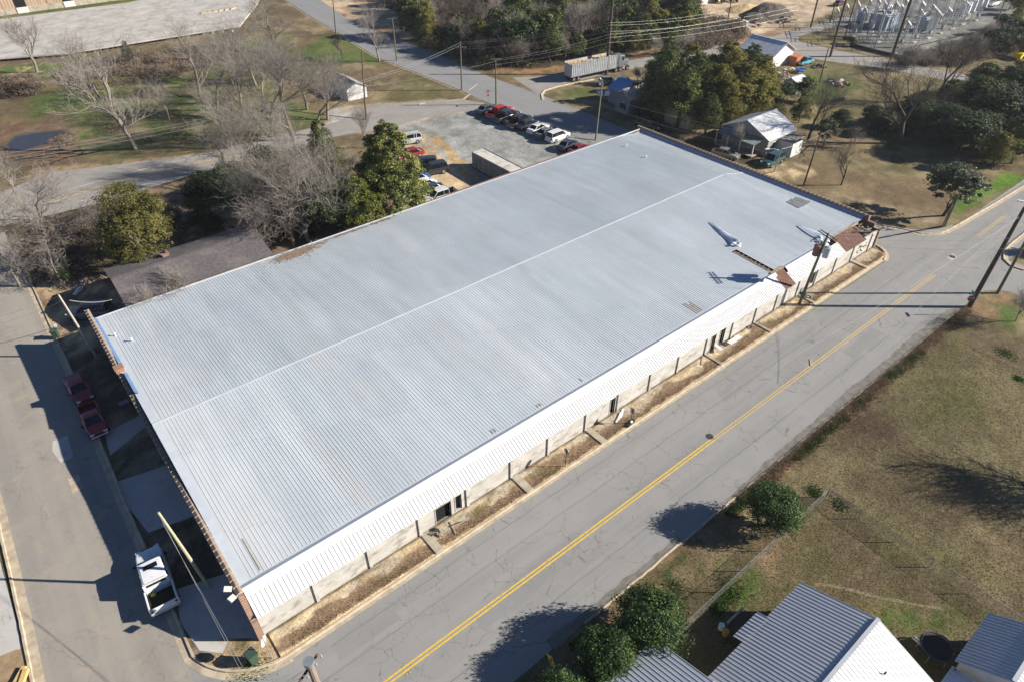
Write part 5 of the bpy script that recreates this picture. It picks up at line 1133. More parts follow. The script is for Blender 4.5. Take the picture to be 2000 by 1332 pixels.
    mb = MB(); mb.rbox((-L/2-.03, 0, .48), (.16, Wd*.92, .2)); mb.build('rear_bumper', M_chrome if pick else pm_, root, bevel=.03)
    mb = MB(); mb.rbox((L/2-.06, 0, hood-.26), (.10, Wd*.42, .13)); mb.build('grille', M_black, root)
    if pick:
        mb = MB(); mb.box(-L/2+.10, cr-.06, -hw+.145, hw-.145, .602, .612); mb.build('bed_liner', M_bed, root)
        for s in (-1, 1): mb = MB(); mb.box(-L/2+.095, cr-.03, *sorted((s*(hw-.1405), s*(hw-.15))), .61, P_['tail']-.01); mb.build('bed_side', M_bed, root)
    VP[key] = root; root['used'] = 0; return root
def car(kind, cname, col, rear, front, label, z=0.03, group=None, cat='car', nm='parked_car', h0=.5):
    a = at(*rear, h0); b = at(*front, h0); rz = math.atan2(b.y-a.y, b.x-a.x); c = (a+b)/2
    pr = car_proto(kind, paint(cname, col), cname)
    if not pr['used']:
        pr['used'] = 1; o = pr; o.location = (c.x, c.y, z); o.rotation_euler = (0, 0, rz); o.name = nm
    else: o = dup(pr, (c.x, c.y, z), rz); o.name = nm
    tag(o, label, cat, group); return o
# near the warehouse
wt = car('pickup', 'white', (.72, .73, .74), (326, 1192), (290, 1075), 'white crew-cab pickup parked in the shade half on the kerb beside the building', cat='pickup truck', nm='pickup_truck')
mb = MB(); mb.rbox((.25, 0, 1.93), (.42, .95, .05)); mb.build('sunroof', M_glass, wt)
mb = MB(); mb.tube([(0, 0, 0), (.02, .03, .05), (.05, 0, .22)], [.16, .2, .07], 9); o = mb.build('yellow_jug', mat('yellow_plastic', (.70, .62, .05), rough=.5), smooth=True); p = at(300, 1163, .7); o.location = (p.x, p.y, .66); tag(o, 'yellow jug lying in the bed of the white pickup', 'jug')
car('small_pickup', 'red', (.30, .015, .02), (171, 795), (196, 850), 'dark red pickup parked in the shade with its black bed towards the red sedan', cat='pickup truck', nm='pickup_truck')
car('sedan', 'darkred', (.28, .01, .03), (140, 736), (170, 785), 'dark red sedan in the shade directly behind the red pickup')
car('suv', 'greyblue', (.10, .12, .16), (200, 605), (150, 608), 'grey-blue car mostly hidden in the shade behind the left end wall', h0=.8)
# row along the far street
G = 'cars parked in a row on the gravel lot'
row = [('sedan', 'slategreen', (.06, .09, .11), (938, 218), (963, 208), 'dark slate sedan at the far end of the row, left of the red pickup'),
 ('pickup', 'brightred', (.42, .025, .02), (958, 226), (994, 214), 'bright red pickup second in the row'),
 ('pickup', 'blackp', (.03, .03, .035), (972, 234), (1008, 222), 'black pickup just right of the bright red one'),
 ('sedan', 'blackred', (.10, .02, .02), (992, 239), (1018, 228), 'black and dark red car between two black ones in the row'),
 ('pickup', 'blackp', (.03, .03, .035), (1000, 244), (1030, 231), 'black pickup fifth in the row, left of the black car'),
 ('sedan', 'black', (.03, .035, .045), (1013, 249), (1046, 236), 'black sedan directly left of the white sedan'),
 ('sedan', 'whitec', (.75, .75, .74), (1036, 257), (1066, 244), 'white sedan in the middle of the row'),
 ('sedan', 'grey', (.12, .14, .15), (1053, 265), (1080, 253), 'grey sedan between the white sedan and the white estate car'),
 ('suv', 'whitec', (.75, .75, .74), (1073, 272), (1106, 260), 'big white estate car in the row', ),
 ('sedan', 'navy', (.035, .05, .08), (1095, 290), (1124, 275), 'navy blue car second from the roof end of the row'),
 ('sedan', 'maroon', (.22, .02, .02), (1117, 297), (1148, 284), 'maroon sedan nearest to the long roof in the row')]
for k, cn, cc, a, b, lab in row: car(k, cn, cc, a, b, lab, group=G, cat='pickup truck' if k == 'pickup' else 'car', h0=.7)
G = 'cars parked beside the broadleaf tree'
for k, cn, cc, a, b, lab in (
 ('suv', 'silver', (.50, .51, .50), (814, 270), (780, 276), 'silver-white off-road car half behind the bright green tree'),
 ('sedan', 'deepred', (.26, .02, .02), (816, 296), (785, 304), 'bright red car half hidden by the bright green tree'),
 ('suv', 'black', (.03, .035, .045), (842, 320), (812, 322), 'black car behind the shiny black off-road car'),
 ('suv', 'blackp', (.03, .03, .035), (862, 328), (830, 335), 'shiny black off-road car in the open beside the tree'),
 ('sedan', 'blue', (.05, .14, .35), (826, 346), (795, 352), 'blue car peeping out of the tree crown'),
 ('sedan', 'whitec', (.75, .75, .74), (840, 356), (808, 366), 'white sedan beside the tree, near the roof'),
 ('sedan', 'navy', (.035, .05, .08), (854, 366), (824, 374), 'dark blue car between the white sedan and the white pickup'),
 ('pickup', 'offwhite', (.62, .62, .60), (878, 378), (840, 390), 'off-white pickup cut off by the back edge of the long roof')):
    car(k, cn, cc, a, b, lab, group=G, cat='pickup truck' if k == 'pickup' else 'car', h0=.7)
car('sedan', 'silvergreen', (.20, .22, .20), (1400, 295), (1436, 304), 'grey-green sedan beside the porch, close behind the far parapet', h0=.7)
car('suv', 'teal', (.02, .085, .09), (1524, 305), (1494, 319), 'teal off-road car on the sand before the white annex', h0=.8)
car('sedan', 'whitec', (.75, .75, .74), (1228, 160), (1200, 156), 'white car behind the blue-roofed house', h0=.8)
car('sedan', 'grey', (.12, .14, .15), (1195, 154), (1168, 162), 'dark car in front of the blue-roofed house by the tall mast', h0=.8)
car('small_pickup', 'turquoise', (.12, .40, .48), (1562, 122), (1584, 116), 'turquoise pickup beside the far metal-roofed house', h0=.8, cat='pickup truck', nm='pickup_truck')
car('suv', 'black', (.03, .035, .045), (1255, 240), (1282, 247), 'black car in the deep shade behind the far corner of the long roof', h0=.8)
car('sedan', 'grey', (.12, .14, .15), (603, 296), (573, 290), 'dark car under the bare trees beside the yellow-lined street', h0=.8)
# lorry with an open-topped trailer of wood chips
tr = thing('semi_truck', 'long grey tractor-trailer loaded with wood chips on the street behind the crossroads', 'truck', (0, 0, 0))
a = at(1110, 160); b = at(1219, 136); rz = math.atan2(b.y-a.y, b.x-a.x); tr.location = (a.x, a.y+.3, 0); tr.rotation_euler = (0, 0, rz)
M_trl = mat('trailer_metal', (.42, .44, .46), (.34, .36, .37), 1, .5, .2); TL = 12.6
mb = MB()
for s in (-1.25, 1.25): mb.box(0, TL, min(s, s*.96), max(s, s*.96), 1.1, 3.85)
mb.box(0, .05, -1.2, 1.2, 1.1, 3.6); mb.box(TL-.05, TL, -1.2, 1.2, 1.1, 3.85); mb.box(0, TL, -1.2, 1.2, 1.0, 1.15)
for i in range(26):
    x = .1+i*(TL-.3)/25
    for s in (-1, 1): mb.box(x, x+.08, *sorted((s*1.25, s*1.31)), 1.05, 3.9)
mb.build('trailer_body', M_trl, tr)
mb = MB(); n = 20
for i in range(n):
    for j in range(6):
        f = lambda i, j: (.06+(TL-.12)*i/n, -1.18+2.36*j/6, 3.35+.25*math.sin(i*1.3+j)+.12*math.cos(j*2.3+i*.7))
        mb.face([f(i, j), f(i+1, j), f(i+1, j+1), f(i, j+1)])
mb.build('wood_chips', mat('wood_chips', (.55, .36, .17), (.40, .25, .12), 3, .9, bump=.03), tr)
M_cabp = paint('cabgrey', (.14, .15, .16)); mb = MB()
mb.rbox((TL+1.5, 0, 2.2), (1.7, 2.2, 2.5)); mb.rbox((TL+3.1, 0, 1.75), (1.6, 1.6, 1.1)); mb.rbox((TL+1.5, 0, .85), (4.2, 1.0, .3)); mb.build('cab', M_cabp, tr, bevel=.12)
mb = MB(); mb.rbox((TL+2.37, 0, 2.75), (.03, 1.9, .8)); mb.rbox((TL+1.9, 0, 2.7), (.6, 2.22, .7)); mb.build('windscreen', M_glass, tr)
for s in (-1, 1): mb = MB(); mb.tube([(TL+.5, s*1.05, 1.2), (TL+.5, s*1.05, 3.9)], .08, 8); mb.build('exhaust_pipe', M_chrome, tr)
for x in (.9, 2.15, TL+.1, TL+1.3, TL+3.4):
    for s in (-1, 1):
        mb = MB(); mb.tube([(x, s*.78, .5), (x, s*1.15, .5)], .5, 16); wl = mb.build('wheel', M_tyre, tr)
        mb = MB(); mb.tube([(x, s*1.10, .5), (x, s*1.17, .5)], .26, 10); mb.build('rim', M_rim, wl)
mb = MB(); mb.rbox((TL+3.9, 0, .7), (.2, 2.1, .4)); mb.build('front_bumper', M_chrome, tr)
# ================================================================== HOUSES AND OTHER BUILDINGS
def ribmesh(mb, o, du, dv, nu, pitch, rh, mi=0, rw=.05):
    """ribbed sheet spanning du x dv from corner o; ribs run along dv"""
    o = Vector(o); du = Vector(du); dv = Vector(dv); nrm = du.cross(dv).normalized(); L = du.length; u = du/L; k = max(1, round(L/pitch)); p = L/k
    if nrm.z < 0: nrm = -nrm
    for i in range(k):
        a = i*p; prof = [(a, 0), (a+p-rw*1.5, 0), (a+p-rw*1.15, rh), (a+p-rw*.5, rh), (a+p-rw*.1, 0), (a+p, 0)]
        b = len(mb.v)
        for t in (0, 1):
            for (s, h) in prof: mb.v.append(tuple(o+u*s+dv*t+nrm*h))
        for j in range(5): mb.f.append((b+j, b+j+1, b+6+j+1, b+6+j)); mb.m.append(mi)
def house(name, label, cat, x0, x1, y0, y1, ze, zr, axis_, mwall, mroof, over=.35, pitch=None, rh=.03, shed=False, group=None, base=0.0, wins=(), cap=True, chim=None, rmats=None):
    t = thing(name, label, cat, (x0, y0, 0), 0, group)
    mb = MB(); mx, my = (x0+x1)/2, (y0+y1)/2
    for a, b in (((x0, y0), (x1, y0)), ((x1, y0), (x1, y1)), ((x1, y1), (x0, y1)), ((x0, y1), (x0, y0))):
        gable = (axis_ == 'x' and a[0] == b[0]) or (axis_ == 'y' and a[1] == b[1])
        if gable and not shed:
            m_ = ((a[0]+b[0])/2, (a[1]+b[1])/2); mb.face([(*a, base), (*b, base), (*b, ze), (*m_, zr-.03), (*a, ze)])
        else: mb.face([(*a, base), (*b, base), (*b, ze), (*a, ze)])
    mb.build('wall', mwall, t, world=True)
    X0_, X1_, Y0_, Y1_ = x0-over, x1+over, y0-over, y1+over
    def plane(o, du, dv, nm='roof', mr=mroof):
        mb = MB()
        if pitch: ribmesh(mb, o, du, dv, 0, pitch, rh)
        else:
            o = Vector(o); mb.face([o, o+Vector(du), o+Vector(du)+Vector(dv), o+Vector(dv)])
        ob = mb.build(nm, mr, t, world=True); md = ob.modifiers.new('s', 'SOLIDIFY'); md.thickness = .07; md.offset = -1 if ob.data.polygons[0].normal.z > 0 else 1; return ob
    sl = (zr-ze)/(((y1-y0) if axis_ == 'x' else (x1-x0))/(1 if shed else 2)); zo = ze-sl*over
    r2 = rmats or (mroof, mroof)
    if axis_ == 'x' and not shed:
        plane((X0_, Y0_, zo+.05), (X1_-X0_, 0, 0), (0, my-Y0_, zr-zo), mr=r2[0]); rf = plane((X0_, my, zr+.05), (X1_-X0_, 0, 0), (0, Y1_-my, zo-zr), mr=r2[1])
        if cap: mb = MB(); mb.rbox((mx, my, zr+.10), (X1_-X0_, .26, .05)); mb.build('ridge_cap', mroof, t, world=True)
    elif not shed:
        plane((X0_, Y0_, zo+.05), (0, Y1_-Y0_, 0), (mx-X0_, 0, zr-zo), mr=r2[0]); rf = plane((mx, Y0_, zr+.05), (0, Y1_-Y0_, 0), (X1_-mx, 0, zo-zr), mr=r2[1])
        if cap: mb = MB(); mb.rbox((mx, my, zr+.10), (.26, Y1_-Y0_, .05)); mb.build('ridge_cap', mroof, t, world=True)
    elif axis_ == 'x': rf = plane((X0_, Y0_, zr+.05), (X1_-X0_, 0, 0), (0, Y1_-Y0_, zo-zr))       # high at y0
    else: rf = plane((X0_, Y0_, zr+.05), (0, Y1_-Y0_, 0), (X1_-X0_, 0, zo-zr))
    for (side, c, z, wd, ht, kind) in wins:
        mb = MB(); mf = MB(); d = .03
        if side in 'ns':
            y = y0-d if side == 's' else y1+d; mb.rbox((c, y, z), (wd, .04, ht)); mf.rbox((c, y, z), (wd+.16, .025, ht+.16))
        else:
            x = x0-d if side == 'w' else x1+d; mb.rbox((x, c, z), (.04, wd, ht)); mf.rbox((x, c, z), (.025, wd+.16, ht+.16))
        w_ = mb.build('door' if kind == 'd' else 'window', M_glass if kind != 'd' else M_white, t, world=True)
        f_ = mf.build('window_frame' if kind != 'd' else 'door_frame', M_white, None); f_.parent = w_; f_.location = (-x0, -y0, 0); w_.location = (0, 0, 0)
    return t
M_nearroof = mat('near_metal_roof', (.40, .42, .455), (.365, .385, .42), .7, .42, 0, spec=.5, world=True)
M_siding = mat('pale_siding', (.62, .60, .55), (.55, .53, .48), 2, .8, world=True)
M_silv = mat('silver_roof', (.72, .73, .74), (.60, .61, .62), .5, .4, .0, spec=.6, world=True, c3=(.50, .47, .44), s3=.6)
M_shin = mat('brown_shingle', (.125, .112, .115), (.085, .076, .08), 3, .95, world=True, c3=(.16, .14, .135), s3=.35)
M_gsid = mat('green_siding', (.30, .33, .28), (.24, .27, .23), 2, .9, world=True)
M_grysid = mat('grey_siding', (.26, .25, .26), (.22, .215, .225), 2, .85, world=True)
# near houses (bottom right)
h1 = house('house', 'grey ribbed-roof house at the bottom edge beside the round evergreens', 'house', 12, 21.3, 2.5, 11.2, 2.9, 4.3, 'x', M_siding, M_nearroof, pitch=.30, over=.35, rh=.027)
h2 = house('house', 'biggest near house with a grey ribbed gable roof and a white sunlit side', 'house', 20.5, 32.5, -2.0, 7.2, 2.9, 4.75, 'x', M_siding, M_nearroof, pitch=.30, over=.45, rh=.027)
mb = MB(); ribmesh(mb, (25.95, 7.45, 2.98), (2.75, 0, 0), (0, .85, -.32), 0, .30, .035); mb.build('roof', M_nearroof, h2, world=True)
mb = MB(); mb.cyl((22.6, 5.4), .05, 3.0, 3.9, 8); mb.build('vent_pipe', M_white, h2, world=True)
mb = MB(); mb.cyl((30.4, .6), .05, 3.6, 4.3, 8); mb.build('vent_pipe', M_dark, h2, world=True)
h3 = house('house', 'grey ribbed-roof house at the right end of the bottom edge', 'house', 36.0, 40.5, -7, -2.2, 3.0, 4.5, 'x', M_siding, M_nearroof, pitch=.30, over=.38, rh=.027)
mb = MB(); ribmesh(mb, (32.8, -5.6, 2.62), (2.8, 0, 0), (0, 3.7, -.35), 0, .42, .02); mb.build('porch_roof', M_silv, h3, world=True)
mb = MB()
for x in (33.0, 35.4): mb.box(x, x+.12, -2.2, -2.08, 0, 2.3)
mb.build('porch_post', M_wood, h3, world=True)
# trampoline, pipes, deck
q = at(1831, 1262, .8); t = thing('trampoline', 'round black trampoline in the shade between the near houses', 'trampoline', (q.x, q.y, 0))
mb = MB(); mb.cyl((0, 0), .95, .74, .76, 28); mb.build('jumping_mat', M_black, t)
mb = MB(); n = 28
for i in range(n):
    a = 2*math.pi*i/n; b = 2*math.pi*(i+1)/n; mb.tube([(1.05*math.cos(a), 1.05*math.sin(a), .78), (1.05*math.cos(b), 1.05*math.sin(b), .78)], .07, 6, cap=False)
mb.build('frame', mat('trampoline_pad', (.03, .05, .08), rough=.7), t)
for i in range(6): a = i*1.047; mb = MB(); mb.tube([(1.05*math.cos(a), 1.05*math.sin(a), .78), (1.1*math.cos(a), 1.1*math.sin(a), 0)], .03, 6); mb.build('leg', M_steel, t)
for i, (a, b) in enumerate((((1781, 1244), (1822, 1278)), ((1786, 1242), (1828, 1278)))):
    A = at(*a, .1); B = at(*b, .1); mb = MB(); mb.tube([A, B], .055, 8); tag(mb.build('pipe', M_white), ('white plastic pipe on the grass beside the trampoline, left one', 'white plastic pipe on the grass beside the trampoline, right one')[i], 'pipe')
q = at(1420, 1225, .8); t = thing('wooden_deck', 'small dark wooden deck with a pale rail beside the biggest near house', 'deck', (q.x, q.y, 0))
A = at(1451, 1186, .95)-q; B = at(1420, 1216, .95)-q; A.z = .95; B.z = .95; mb = MB(); mb.rbox((A+B)/2, ((A-B).length, .16, .06), math.atan2(A.y-B.y, A.x-B.x)); mb.build('rail', mat('pale_plank', (.50, .44, .36), (.4, .34, .27), 3, .9), t)
for P0 in (A, B, (A+B)/2): mb = MB(); mb.box(P0.x-.05, P0.x+.05, P0.y-.05, P0.y+.05, 0, .92); mb.build('post', M_wood, t)
mb = MB(); mb.box(-.2, 2.4, -2.6, .1, .25, .33); mb.build('floor', M_wood, t)
mb = MB(); mb.cyl((0, 0), .22, 0, .5, 14); mb.cyl((0, 0), .17, .5, .56, 14); p = at(1417, 1236, .5); o = mb.build('yellow_bucket', mat('bucket_yellow', (.45, .32, .06), rough=.5)); o.location = (p.x, p.y, .34); tag(o, 'dull yellow bucket on the dark deck beside the biggest near house', 'bucket')
mb = MB(); mb.cyl((0, 0), .2, 0, .45, 14); mb.cyl((0, 0), .22, .45, .48, 14); p = at(1408, 1226, .4); o = mb.build('white_bucket', M_white); o.location = (p.x, p.y, .34); tag(o, 'white bucket at the corner of the dark deck', 'bucket')
# brown shingled building behind the left end of the warehouse
hb = house('shingled_building', 'low dark brown shingled building squeezed behind the left end of the warehouse', 'building', 5.4, 21.6, 72.9, 81.5, 3.7, 4.7, 'x', M_concrete, M_shin, over=.35)
mb = MB(); c = at(322, 497, 4.5); mb.box(c.x-.35, c.x+.35, c.y-.35, c.y+.35, 2.6, 4.6); mb.box(c.x-.42, c.x+.42, c.y-.42, c.y+.42, 4.6, 4.7); mb.cyl((c.x, c.y), .16, 4.7, 4.92, 8, 1); mb.build('chimney', [M_brick, M_dark], hb, world=True)
mb = MB(); mb.cyl((0, 0), .28, 0, .12, 14); o = mb.build('metal_basin', M_steel); p = at(311, 500, 3.9); o.location = (p.x+.1, p.y, 3.98); tag(o, 'round metal basin beside the brick chimney', 'basin')
# small shed in the lot
sh = house('shed', 'small white shed with a weathered grey gable roof standing alone on the grass', 'shed', 60.0, 64.3, 125.2, 132.8, 2.3, 3.3, 'y', mat('white_boards', (.66, .66, .66), (.5, .5, .5), 3, .8, world=True), mat('weathered_roof', (.36, .35, .33), (.27, .26, .245), 1, .9, world=True, c3=(.2, .19, .18), s3=.8), over=.25)
# blue-roofed house with gable front
hh = house('house', 'small grey house with a bright blue metal roof', 'house', 100.2, 106.2, 88.9, 92.3, 2.9, 4.1, 'y', M_grysid, mat('blue_roof', (.15, .29, .50), (.13, .26, .46), 1, .35, world=True), over=.3, wins=(('w', 89.7, 1.5, .6, 1.3, 'w'),))
h_ = house('house', 'grey gabled house front with one shuttered window beside the blue roof', 'house', 97.8, 103.6, 84.5, 88.2, 2.9, 4.3, 'x', M_grysid, mat('dirty_roof', (.55, .52, .48), (.3, .27, .24), 1.2, .8, world=True), over=.25, wins=(('w', 86.1, 1.4, .7, 1.2, 'w'),))
for s in (-.62, .62): mb = MB(); mb.rbox((97.76, 86.1+s*.85, 1.4), (.04, .28, 1.3)); mb.build('shutter', M_black, h_, world=True)
house('house', 'pale yellow-green house wall glimpsed between the cedars', 'house', 100.5, 111, 72.2, 78.0, 2.7, 4.0, 'x', mat('yellow_wall', (.42, .43, .30), (.34, .35, .26), 1.5, .9, world=True), mat('dark_roof', (.08, .07, .065), rough=.9), over=.3)
hm = house('house', 'white-green house with a silvery metal gable roof and a dark porch', 'house', 101.2, 109.0, 56.4, 65.4, 3.0, 5.0, 'x', M_gsid, M_silv, pitch=.6, rh=.012, over=.35, wins=(('s', 102.9, 1.6, .8, 1.1, 'w'), ('s', 104.6, 1.3, .8, 1.9, 'd')), rmats=(M_silv, M_silv))
# porch on its street side
mb = MB(); mb.face([(98.4, 57.2, 2.5), (101.3, 57.2, 2.95), (101.3, 65.0, 2.95), (98.4, 65.0, 2.5)]); o = mb.build('porch_roof', mat('porch_metal', (.24, .28, .27), (.16, .18, .17), 1, .6, world=True), hm, world=True); md = o.modifiers.new('s', 'SOLIDIFY'); md.thickness = .06
mb = MB(); mb.box(98.5, 101.1, 57.3, 64.9, .3, .45); mb.build('porch_floor', M_concrete, hm, world=True)
for y in (57.4, 60.0, 62.5, 64.8): mb = MB(); mb.box(98.55, 98.67, y-.06, y+.06, .45, 2.5); mb.build('porch_post', M_siding, hm, world=True)
house('annex', 'small white lean-to shed with a patchy dark roof in front of the silvery-roofed house', 'shed', 104.2, 107.2, 53.6, 56.3, 2.4, 3.1, 'x', mat('white_boards', (.6, .6, .6)), mat('patchy_roof', (.12, .11, .11), (.5, .5, .5), 2, .7, world=True, lo=.5, hi=.6), over=.2, shed=True)
hf = house('house', 'far white house with a pale blue-grey metal roof by the bend of the street', 'house', 144.2, 152.2, 84.2, 92.8, 3.0, 5.0, 'y', mat('white_boards', (.6, .6, .6)), M_silv, over=.45, pitch=.6, rh=.012, wins=(('s', 146.0, 1.4, .9, 1.8, 'd'), ('w', 87.5, 1.5, .8, 1.2, 'w'), ('w', 90.0, 1.5, .8, 1.2, 'w')))
mb = MB(); mb.box(150.5, 153.2, 82.0, 84.0, 0, 1.9); mb.build('orange_lean_to', mat('orange_board', (.45, .17, .08), rough=.9), hf, world=True)
house('shed', 'little white shed in the junk-strewn yard beside a blue tarpaulin', 'shed', 133.6, 137.4, 71.2, 74.4, 2.1, 2.8, 'x', mat('white_boards', (.6, .6, .6)), M_silv, over=.2)
mb = MB(); rr = random.Random(3)
for i in range(5): mb.rbox((rr.uniform(-.8, .8), rr.uniform(-.5, .5), .5+i*.1), (1.2, .8, .25), rr.random()*3, 0, rr.uniform(-.2, .2), rr.uniform(-.2, .2))
o = mb.build('blue_tarpaulin', mat('blue_tarp', (.04, .14, .5), rough=.5), bevel=.05); p = at(1562, 142); o.location = (p.x, p.y, 0); tag(o, 'crumpled blue tarpaulin against the little white shed', 'tarpaulin')
# junk in that yard: separate heaps
def heap(px, py, n, sp, label, cols, seed, cat='junk pile', nm='junk_pile', loc=None, sz=(.2, .9), hz=.5):
    p = at(px, py) if loc is None else loc; rr = random.Random(seed); mb = MB()
    for i in range(n):
        r_ = rr.random()**.6; a = rr.random()*6.28; x, y = sp*r_*math.cos(a), sp*.8*r_*math.sin(a); s = rr.uniform(*sz)
        mb.rbox((x, y, (1-r_)*hz+.06), (s, s*rr.uniform(.2, .8), s*rr.uniform(.1, .4)), rr.random()*3, i % len(cols), rr.uniform(-.4, .4), rr.uniform(-.4, .4))
    o = mb.build(nm, cols); o.location = (p[0], p[1], 0); tag(o, label, cat); return o
JC = [mat('junk_white', (.6, .6, .58)), mat('junk_brown', (.18, .12, .08)), mat('junk_grey', (.25, .25, .26)), mat('junk_dark', (.05, .05, .05)), mat('junk_orange', (.45, .22, .10))]
heap(1520, 150, 60, 3.0, 'heap of pale junk beside the golden evergreens', JC, 1)
heap(1545, 140, 30, 1.8, 'tan boards scattered left of the little white shed', [JC[4], JC[0], mat('junk_tan', (.5, .38, .22))], 2)
heap(1600, 132, 30, 2.0, 'dark junk beside the leaning wires pole', JC[1:4], 3)
heap(1640, 165, 45, 2.6, 'dark scrap heap in the middle of the grass yard', JC, 4)
heap(1625, 160, 30, 1.6, 'black and grey scrap left of the middle scrap heap', JC[1:4], 5)
heap(1545, 118, 40, 2.4, 'clutter piled against the far white house', JC, 6)
heap(1643, 196, 16, 1.2, 'small white and dark things on the lower grass', JC, 7)
heap(1512, 132, 14, 1.1, 'white boards against the side of the golden evergreens', JC[:1], 8)
heap(175, 552, 120, 1.9, 'pile of broken orange bricks and pale rubble by the shingled building', [mat('rubble_orange', (.50, .30, .18)), mat('rubble_pale', (.62, .58, .52)), JC[1]], 9, 'rubble pile', 'rubble_pile', sz=(.1, .35), hz=.5)
heap(305, 505, 22, 1.2, 'rubble and boards behind the brick chimney', [JC[0], JC[4], JC[1]], 10, 'rubble pile', 'rubble_pile', sz=(.1, .6))
mb = MB(); mb.rbox((0, 0, .12), (1.6, .5, .2), 0); mb.rbox((.1, .05, .28), (1.0, .4, .15), .2); o = mb.build('mattress', M_white, bevel=.06); p = at(154, 570); o.location = (p.x, p.y, 0); o.rotation_euler = (0, 0, .8); tag(o, 'dirty white bundle dumped on the sand in front of the rubble pile', 'bundle')
mb = MB(); mb.rbox((0, 0, .25), (1.2, .35, .45), 0); mb.cyl((.4, 0), .2, .4, .8, 10); o = mb.build('wheelbarrow_body', mat('blue_plastic', (.03, .22, .55), rough=.5), bevel=.05); p = at(476, 437); o.location = (p.x, p.y, 0); o.name = 'water_barrel'; o.rotation_euler = (0, 0, .4); tag(o, 'bright blue plastic barrel on the shaded grass behind the shingled building', 'barrel')
# picnic things in the shade
mb = MB()
for i in range(4): mb.tube([(.5*math.cos(i*1.57+.78), .35*math.sin(i*1.57+.78), 0), (.45*math.cos(i*1.57+.78), .3*math.sin(i*1.57+.78), .5)], .03, 5)
mb.rbox((0, 0, .52), (.9, .6, .05)); o = mb.build('garden_chair', mat('chair_grey', (.25, .27, .33))); p = at(245, 793); o.location = (p.x, p.y, 0); tag(o, 'small grey stool in the shade against the left end wall', 'stool')
# container
M_cont = mat('container_grey', (.40, .36, .33), (.30, .28, .265), 1.2, .6, world=True, stretch=(1, 1, .3), c3=(.24, .19, .16), s3=.6)
ct = thing('shipping_container', 'weathered grey shipping container with a stained top on the gravel behind the roof', 'container', (60.4, 72.6, 0)); cx0, cx1, cy0, cy1 = 60.4, 62.85, 74.0, 84.1
n = 36
for s, x in ((-1, cx0), (1, cx1)):
    mb = MB()
    for i in range(n):
        y = cy0+(cy1-cy0)*i/n; d = .05*s*(1 if i % 2 else 0); mb.box(*sorted((x+d, x+d-.06*s)), y+.004, y+(cy1-cy0)/n-.004, .15, 2.55)
    mb.build('side_panel', M_cont, ct, world=True)
mb = MB(); mb.box(cx0+.02, cx1-.02, cy0, cy0+.08, .15, 2.55); mb.box(cx0+.02, cx1-.02, cy1-.08, cy1, .15, 2.55); mb.build('end_panel', M_cont, ct, world=True)
mb = MB(); mb.box(cx0-.04, cx1+.04, cy0-.04, cy1+.04, 2.552, 2.62); o = mb.build('top_panel', mat('container_top', (.60, .58, .52), (.48, .47, .43), .8, .7, world=True, c3=(.34, .27, .20), s3=.7), ct, world=True)
for x in (cx0-.03, cx1-.05):
    mb = MB(); mb.box(x, x+.08, cy0, cy1, 2.621, 2.70); mb.build('top_rail', M_cont, ct, world=True)
mb = MB(); mb.box(cx0, cx1, cy0, cy1, 0, .148); mb.build('base_frame', M_dark, ct, world=True)
# pair of old beams along the back eave
for i, (yy, zz_) in enumerate(((72.35, 3.35), (72.95, 3.15))):
    mb = MB(); mb.box(41 + i*1.5, 76, yy, yy+.14, zz_, zz_+.2); mb.build('eave_beam', M_rust, wh, world=True)
mb = MB()
for x in range(43, 77, 6): mb.box(x, x+.15, 71.9, 73.1, 3.0, 3.14); mb.box(x, x+.14, 72.95, 73.09, 0, 2.99)
mb.build('beam_bracket', M_rust, wh, world=True)
# concrete slab on piers and rusted warehouse, top left
sl_ = thing('concrete_slab', 'huge bare pale concrete slab floor on low piers, left over from a demolished building', 'concrete slab', (20, 195, 0))
poly = P((-100, 58), (0, 45), (250, 12), (400, -20), (520, -40), (505, 12), (470, 58), (330, 80), (130, 112), (0, 122), (-100, 128))
mb = MB(); mb.prism([(a, b) for a, b in poly][::-1], .55, .85); mb.build('deck', M_slab, sl_, world=True)
for i in range(26):
    p = at(-20+i*19, 124-i*2.75+(0 if i < 18 else (i-18)*1.2)); mb = MB(); mb.box(p.x-.3, p.x+.3, p.y-.1, p.y+.5, 0, .549); mb.build('pier', mat('pier_block', (.48, .38, .26), (.36, .28, .2), 2, .9, world=True), sl_, world=True)
mb = MB(); p = at(400, 27, .85); q = at(455, 18, .85)
for i in range(6): c = p.lerp(q, i/5); mb.rbox((c.x, c.y, 1.0), (2.2, .7, .3), .1*i)
mb.build('low_kerb_wall', mat('pier_block', (.48, .38, .26)), sl_, world=True)
rw = thing('rusted_warehouse', 'long rust-streaked corrugated warehouse at the top left edge', 'warehouse', (35, 250, 0))
M_rst = mat('rusty_corrugated', (.36, .225, .14), (.46, .37, .28), .5, .8, world=True, stretch=(1.2, 1, .12), c3=(.26, .145, .09), s3=.5)
a = at(-60, 40); b = at(270, -4); d = (b-a).normalized(); nn = Vector((-d.y, d.x, 0)); L = (b-a).length
mb = MB(); k = int(L/.4)
for i in range(k):
    p = a+d*(L*i/k); q = a+d*(L*(i+1)/k); o_ = nn*(.07 if i % 2 else 0)
    mb.face([(p.x+o_.x, p.y+o_.y, 1.5), (q.x+o_.x, q.y+o_.y, 1.5), (q.x+o_.x, q.y+o_.y, 7), (p.x+o_.x, p.y+o_.y, 7)])
mb.build('metal_wall', M_rst, rw, world=True)
mb = MB(); mb.prism([(a.x-nn.x*.1, a.y-nn.y*.1), (b.x-nn.x*.1, b.y-nn.y*.1), (b.x+nn.x*25, b.y+nn.y*25), (a.x+nn.x*25, a.y+nn.y*25)], 0, 1.49); mb.build('base_wall', M_concrete, rw, world=True)
